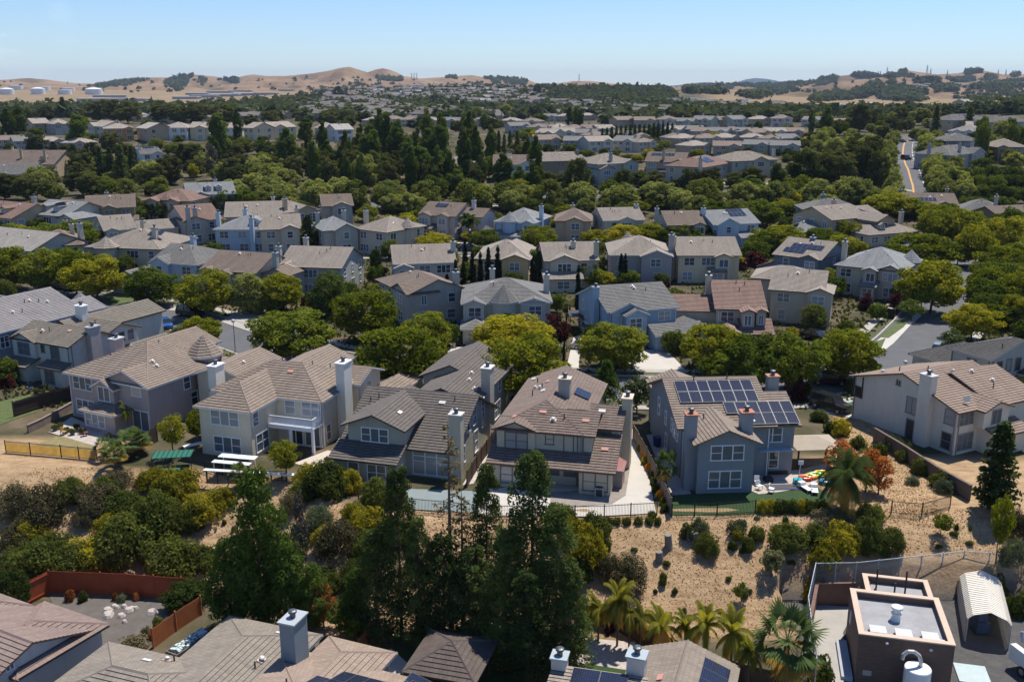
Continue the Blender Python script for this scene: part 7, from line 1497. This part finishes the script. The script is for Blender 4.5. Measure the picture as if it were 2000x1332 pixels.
# ground cover that nobody could count
def cover(name,n,fn,mat,h,w_,seed):
    r=np.random.default_rng(seed); P=[]
    while len(P)<n:
        x,y=fn(r)
        if blocked(x,y,.1): continue
        P.append((x,y,Tf(x,y)))
    P=np.array(P); k=len(P); a=r.uniform(0,2*PI,k); hh=h*r.uniform(.5,1.5,k); ww=w_*r.uniform(.5,1.5,k)
    dx=np.stack([np.cos(a)*ww,np.sin(a)*ww,0*a],1); up=np.stack([r.normal(0,.4,k)*hh,r.normal(0,.4,k)*hh,hh],1)
    V=np.stack([P-dx-[0,0,.02],P+dx-[0,0,.02],P+dx*.3+up,P-dx*.3+up],1).reshape(-1,3)
    kind(link(name,npmesh(name,V,np.arange(len(V)).reshape(-1,4),mat)),'stuff')
def slope_pt(r):
    while 1:
        x=r.uniform(-48,45);y=r.uniform(66,96); L=float(sstep((-x-12)/16.))
        if 67+7*L<y<80+10*L and not(x>22 and y<74.5): return x,y
STRAW=leafmat('dry_grass',(.30,.20,.115),(.44,.31,.185),.2)
cover('dry_grass',30000,slope_pt,STRAW,.06,.07,3)
def strip_pt(r):
    while 1:
        y=r.uniform(78,114); x=31+(y-79)*.36+(3.5 if y<92 else 0)+r.uniform(-3.6,3.6); return x,y
cover('dry_grass',7000,strip_pt,STRAW,.06,.07,4)
GC=leafmat('ground_cover',(.035,.05,.015),(.10,.11,.04),.25)
def yard_pt(r):
    px=r.uniform(-40,2040);py=r.uniform(400,800); x,y,_=ground(px,py); return x,y
cover('ground_cover',16000,yard_pt,GC,.35,.3,5)

# tree masses that fill the middle distance, each tree its own object
def fill(n,P,kinds,h,w,group,sc=True):
    k=0; tr=0
    while k<n and tr<n*40:
        tr+=1; x_=rw.uniform(min(p[0] for p in P),max(p[0] for p in P)); y_=rw.uniform(min(p[1] for p in P),max(p[1] for p in P))
        if not inpoly(x_,y_,P): continue
        X,Y,Z=ground(x_,y_)
        if blocked(X,Y,1.0): continue
        kk=rw.choice(kinds); q=rw.uniform(.75,1.3); hp=h*q*(1.35 if kk=='poplar' else .7 if kk in('green','yard','street') else 1)
        tree(kk,x_,y_-hp,y_,w*q*(.6 if kk=='poplar' else 1),group=group); k+=1
fill(46,[(560,300),(1060,320),(1060,384),(760,384),(560,372)],['poplar','pine','plane','poplar','green'],62,42,'tree belt on the slope above the boulevard')
fill(40,[(0,330),(560,322),(560,372),(300,385),(0,400)],['green','pine','yard','plane','green'],44,44,'mixed trees behind the left houses')
fill(30,[(0,300),(560,292),(560,322),(0,332)],['green','pine','yard','conifer'],34,34,'mixed trees below the upper left row')
fill(26,[(0,258),(640,262),(640,280),(0,284)],['green','yard','green'],20,26,'low trees under the upper left row')
fill(24,[(1060,356),(1620,356),(1620,380),(1060,382)],['pine','green','green','yard'],26,34,'trees along the bank above the boulevard')
fill(120,[(1000,258),(1600,258),(1600,318),(1000,318)],['green','yard','green','street','dark'],20,22,'small trees among the crowded roofs')
fill(30,[(1560,262),(1730,262),(1730,350),(1580,350)],['pine','green','plane','plane'],34,32,'dense trees left of the uphill boulevard')
fill(30,[(1590,228),(1880,228),(1850,262),(1600,262)],['green','yard','plane','plane'],22,26,'trees at the crest of the boulevard')
fill(26,[(1850,262),(2000,240),(2000,330),(1870,330)],['green','plane','yard','dark'],28,30,'trees round the right hillside houses')
fill(40,[(640,228),(1060,226),(1060,256),(640,262)],['green','dark','pine','plane'],22,24,'trees among the low pale houses')
fill(36,[(1180,226),(1600,226),(1600,246),(1180,246)],['green','yard','pine'],15,18,'trees behind the row above the conifer hedge')
fill(36,[(1060,395),(1780,395),(1780,425),(1060,425)],['plane','plane','street','yard'],38,44,'trees behind the third row of houses')
fill(20,[(560,395),(1060,398),(1060,418),(560,425)],['plane','plane','yard'],38,44,'trees behind the third row of houses')
fill(34,[(480,430),(1900,430),(1900,560),(480,560)],['street','yard','streetd'],40,46,'garden trees between the middle rows')
fill(24,[(1840,470),(2010,470),(2010,640),(1900,640)],['street','street','streetd'],66,76,'street trees on both sides of the right-hand street')
fill(14,[(0,480),(160,480),(160,575),(0,575)],['street','streetd'],66,76,ST)
# low planting nobody could count
def undergrowth(n,seed,pt,size,mat,name='undergrowth'):
    r=random.Random(seed); P=[]
    while len(P)<n:
        px,py=pt(r); X,Y,Z=ground(px,py)
        if Y<84 or blocked(X,Y,.5): continue
        P.append(Vector((X,Y,Z-.1)))
    V=[]; g=np.random.default_rng(seed)
    for p in P:
        s_=size*g.uniform(.5,1.5); m=70; d=g.normal(0,1,(m,3)); d/=np.linalg.norm(d,axis=1,keepdims=True); d[:,2]=np.abs(d[:,2])
        c=np.array(p)+d*np.array([s_,s_,s_*.8])*g.uniform(.5,1,m)[:,None]; V.append(leafquads(c,d+[0,0,.4],.16+.05*s_,.11,g))
    V=np.concatenate(V); kind(link(name,npmesh(name,V,np.arange(len(V)).reshape(-1,4),mat)),'stuff')
undergrowth(420,11,lambda r:(r.uniform(-30,2030),r.uniform(400,700)),.75,MBUSH)
undergrowth(260,12,lambda r:(r.uniform(-30,2030),r.uniform(400,700)),.7,leafmat('olive_cover',(.05,.055,.02),(.13,.12,.045),.3))
undergrowth(500,13,lambda r:(r.uniform(-30,2030),r.uniform(255,400)),1.5,MPINE,'scrub')
# trees that go on past both edges of the photograph, one mass
P=[]
rr_=random.Random(21)
while len(P)<520:
    px=rr_.choice([rr_.uniform(2110,2600),rr_.uniform(-600,-110)]); py=rr_.uniform(215,900)
    x,y,z=ground(px,py)
    if y>88 and not blocked(x,y,2): P.append(Vector((x,y,z+1.)))
blobs('outlying_trees',P,3.2,MSTREETD,hh=.9)
HAZE=4.5e-5
# ------------------------------------------------------------ camera, light, air
cam=bpy.data.cameras.new('camera'); co_=bpy.data.objects.new('camera',cam); COL.objects.link(co_); C.scene.camera=co_
co_.location=(0,0,H); co_.rotation_euler=(PI/2-PT,0,0); cam.sensor_width=36; cam.lens=36*F/2000; cam.clip_end=60000; cam.clip_start=.5
SAZ,SEL=R_(38),R_(66)
w=bpy.data.worlds.new('World'); C.scene.world=w; w.use_nodes=True; nt=w.node_tree
bg=nt.nodes['Background']; sky=nt.nodes.new('ShaderNodeTexSky'); sky.sky_type='NISHITA'; sky.sun_disc=False
sky.sun_elevation=SEL; sky.sun_rotation=SAZ; sky.altitude=60; sky.air_density=1.0; sky.dust_density=0.; sky.ozone_density=5.
tn=nt.nodes.new('ShaderNodeMix'); tn.data_type='RGBA'; tn.blend_type='MULTIPLY'; tn.inputs[0].default_value=1; tn.inputs[7].default_value=(.84,.95,1.16,1)
nt.links.new(sky.outputs[0],tn.inputs[6]); 
tc=nt.nodes.new('ShaderNodeTexCoord'); dd=nt.nodes.new('ShaderNodeVectorMath'); dd.operation='DISTANCE'; cv=ray(20,48).normalized(); dd.inputs[1].default_value=cv; nt.links.new(tc.outputs['Generated'],dd.inputs[0])
mp=nt.nodes.new('ShaderNodeMapping'); mp.inputs['Scale'].default_value=(1,1,3.5); nt.links.new(tc.outputs['Generated'],mp.inputs[0])
cn=nt.nodes.new('ShaderNodeTexNoise'); cn.inputs['Scale'].default_value=14; cn.inputs['Detail'].default_value=7; nt.links.new(mp.outputs[0],cn.inputs['Vector'])
mr=nt.nodes.new('ShaderNodeMapRange'); mr.inputs[1].default_value=.055; mr.inputs[2].default_value=0.; nt.links.new(dd.outputs['Value'],mr.inputs[0])
cr=nt.nodes.new('ShaderNodeMapRange'); cr.inputs[1].default_value=.42; cr.inputs[2].default_value=.8; cr.inputs[4].default_value=.55; nt.links.new(cn.outputs[0],cr.inputs[0])
mu=nt.nodes.new('ShaderNodeMath'); mu.operation='MULTIPLY'; mu.use_clamp=True; nt.links.new(mr.outputs[0],mu.inputs[0]); nt.links.new(cr.outputs[0],mu.inputs[1])
cl_=nt.nodes.new('ShaderNodeMix'); cl_.data_type='RGBA'; nt.links.new(mu.outputs[0],cl_.inputs[0]); nt.links.new(tn.outputs[2],cl_.inputs[6]); cl_.inputs[7].default_value=(11.,11.3,11.8,1)
nt.links.new(cl_.outputs[2],bg.inputs[0]); bg.inputs[1].default_value=.09
sl=bpy.data.lights.new('sun','SUN'); so=bpy.data.objects.new('sun',sl); COL.objects.link(so)
sl.energy=4.4; sl.angle=R_(.5); sl.color=(1,.95,.86)
d=Vector((math.cos(SEL)*math.sin(SAZ),math.cos(SEL)*math.cos(SAZ),math.sin(SEL)))
so.rotation_euler=d.to_track_quat('Z','Y').to_euler(); so.location=d*200
s=C.scene; s.view_settings.view_transform='Standard'; s.view_settings.look='None'; s.view_settings.gamma=1; s.view_settings.exposure=.46
s.render.engine='CYCLES'; cy=s.cycles; cy.max_bounces=5; cy.diffuse_bounces=3; cy.glossy_bounces=2; cy.transmission_bounces=3; cy.volume_bounces=0; cy.transparent_max_bounces=4
cy.use_denoising=True; cy.use_adaptive_sampling=True; cy.adaptive_threshold=.02; cy.caustics_reflective=False; cy.caustics_refractive=False
s.render.use_persistent_data=False; s.render.filter_size=1.1

# ------------------------------------------------------------ the air: one even box of thin haze
hm_=bpy.data.materials.new('haze'); hm_.use_nodes=True; ht=hm_.node_tree
for n in list(ht.nodes): ht.nodes.remove(n)
ho=ht.nodes.new('ShaderNodeOutputMaterial'); hv=ht.nodes.new('ShaderNodeVolumePrincipled'); hv.inputs['Color'].default_value=(.62,.76,.95,1); hv.inputs['Density'].default_value=HAZE; hv.inputs['Anisotropy'].default_value=.0
ht.links.new(hv.outputs[0],ho.inputs['Volume'])
hz=MB(); hz.box(-13000,13000,-60,18000,-8,260); kind(hz.obj('haze',hm_),'stuff')
# ------------------------------------------------------------ labels for everything planted in a loop
def view_px(o): 
    p=o.matrix_world.translation if o.parent else o.location; return proj(p[0],p[1],p[2])
C.view_layer.update()
SH_=[(h,s_) for h,s_ in SHORT if s_]
for h,s_ in [(bal,'white balcony house')]: SH_.append((h,s_))
HC=[(h.location.x+6*math.cos(h.rotation_euler.z),h.location.y+6*math.sin(h.rotation_euler.z)+4,s_) for h,s_ in SH_]
HC+=[(-44,108,'lavender turret house'),(-4,90,'charcoal-roofed house'),(5,92,'brown-tiled porch house'),(24,92,'solar panel house'),(47,98,'pale chimney house'),(-63,116,'off-white house'),(29,65,'brick pump building'),(-4.3,60.7,'dark gazebo'),(-15,58,'tall blue-grey chimney')]
HDEF={'street_tree':'leafy street tree','evergreen_tree':'dense dark evergreen tree','plane_tree':'pale green plane tree','pine_tree':'dark pine','poplar_tree':'columnar poplar','redwood_tree':'shaggy dark redwood','conifer_tree':'pointed conifer','cypress_tree':'slim cypress','shrub':'shrub','flowering_shrub':'orange flowering shrub','plum_tree':'purple plum tree','magnolia_tree':'glossy magnolia','young_tree':'small young tree','fan_palm':'fan palm','feather_palm':'yellowing feather palm','date_palm':'date palm','pepper_tree':'feathery bright green tree','maple_tree':'rust-orange tree','green_tree':'bushy green tree','bare_poplar':'bare grey poplar','leafy_tree':'glossy leafy tree','garden_tree':'rounded garden tree'}
SHD={'bush':'green shrub','yellow':'yellow-green shrub','grey':'grey-brown twiggy shrub','sage':'sage-green shrub','rust':'rust-coloured shrub','orange':'orange flowering shrub','purpleb':'dark red shrub','sparse':'browning half-bare conifer','streetd':'darker green street tree'}
auto=[]
for o,a in THINGS:
    if not a: continue
    base=o.get('label') or ''
    x,y=o.location.x,o.location.y; px,py,d=proj(x,y,o.location.z)
    nm=o.name.split('.')[0]
    if not base:
        k=o.get('_k','').replace('big','') if o.get('_k','') not in('bigpalm',) else 'bigpalm'; base=SHD.get(k) or HDEF.get(nm) or {'potted_plant':'potted plant on a back terrace','rock':'pale rock in the grey soil yard','power_pylon':'steel power pylon on the skyline'}.get(nm,nm.replace('_',' '))
        if nm not in('rock','power_pylon','potted_plant'):
            best=min(HC,key=lambda q:(q[0]-x)**2+(q[1]-y)**2); dd=math.hypot(best[0]-x,best[1]-y)
            if dd<26:
                hx=proj(best[0],best[1],0)[0]; rel='in front of' if y<best[1]-7 and abs(px-hx)<F/d*7 else 'behind' if y>best[1]+7 and abs(px-hx)<F/d*7 else 'left of' if px<hx else 'right of'
                base+=' '+rel+' the '+best[2]
            elif y<82: base+=' on the dry foreground slope'
            elif y>520: base+=' at the far edge of the estate'
            elif px<700: base+=' in the left middle distance'
            elif px>1560: base+=' on the right beside the boulevard' if px<1880 else ' on the right bank'
            elif y>262: base+=' on the bank above the boulevard' if y>285 else ' by the boulevard'
            else: base+=' between the middle rows of houses'
    auto.append((o,base,px,py))
from collections import defaultdict
gp=defaultdict(list)
for t in auto: gp[t[1]].append(t)
ONES=['','first','second','third','fourth','fifth','sixth','seventh','eighth','ninth','tenth','eleventh','twelfth','thirteenth','fourteenth','fifteenth','sixteenth','seventeenth','eighteenth','nineteenth']
def ordn(n):
    if n<20: return ONES[n]
    t=['','','twent','thirt','fort','fift','sixt','sevent','eight','ninet']
    if n>=100: return 'hundred and '+ordn(n-100) if n>100 else 'hundredth'
    return t[n//10]+('ieth' if n%10==0 else 'y-'+ONES[n%10])
for b,l in gp.items():
    l.sort(key=lambda t:t[2])
    if len(l)==1: l[0][0]['label']=b; continue
    if len(l)==2: l[0][0]['label']='left-hand '+b; l[1][0]['label']='right-hand '+b; continue
    for i,t in enumerate(l):
        t[0]['label']=(('leftmost ' if i==0 else 'rightmost ' if i==len(l)-1 else ordn(i+1)+' ')+b+('' if i in(0,len(l)-1) else ', from the left'))
for o,a in THINGS:
    if '_k' in o: del o['_k']
    w_=str(o['label']).split()
    if len(w_)>16: o['label']=' '.join(str(o['label']).replace(', from the left',' from left').split()[:16])
for h,_w in PROT:
    if h.users and not h.get('label'): 
        for c_ in list(h.children_recursive): bpy.data.objects.remove(c_)
        bpy.data.objects.remove(h)
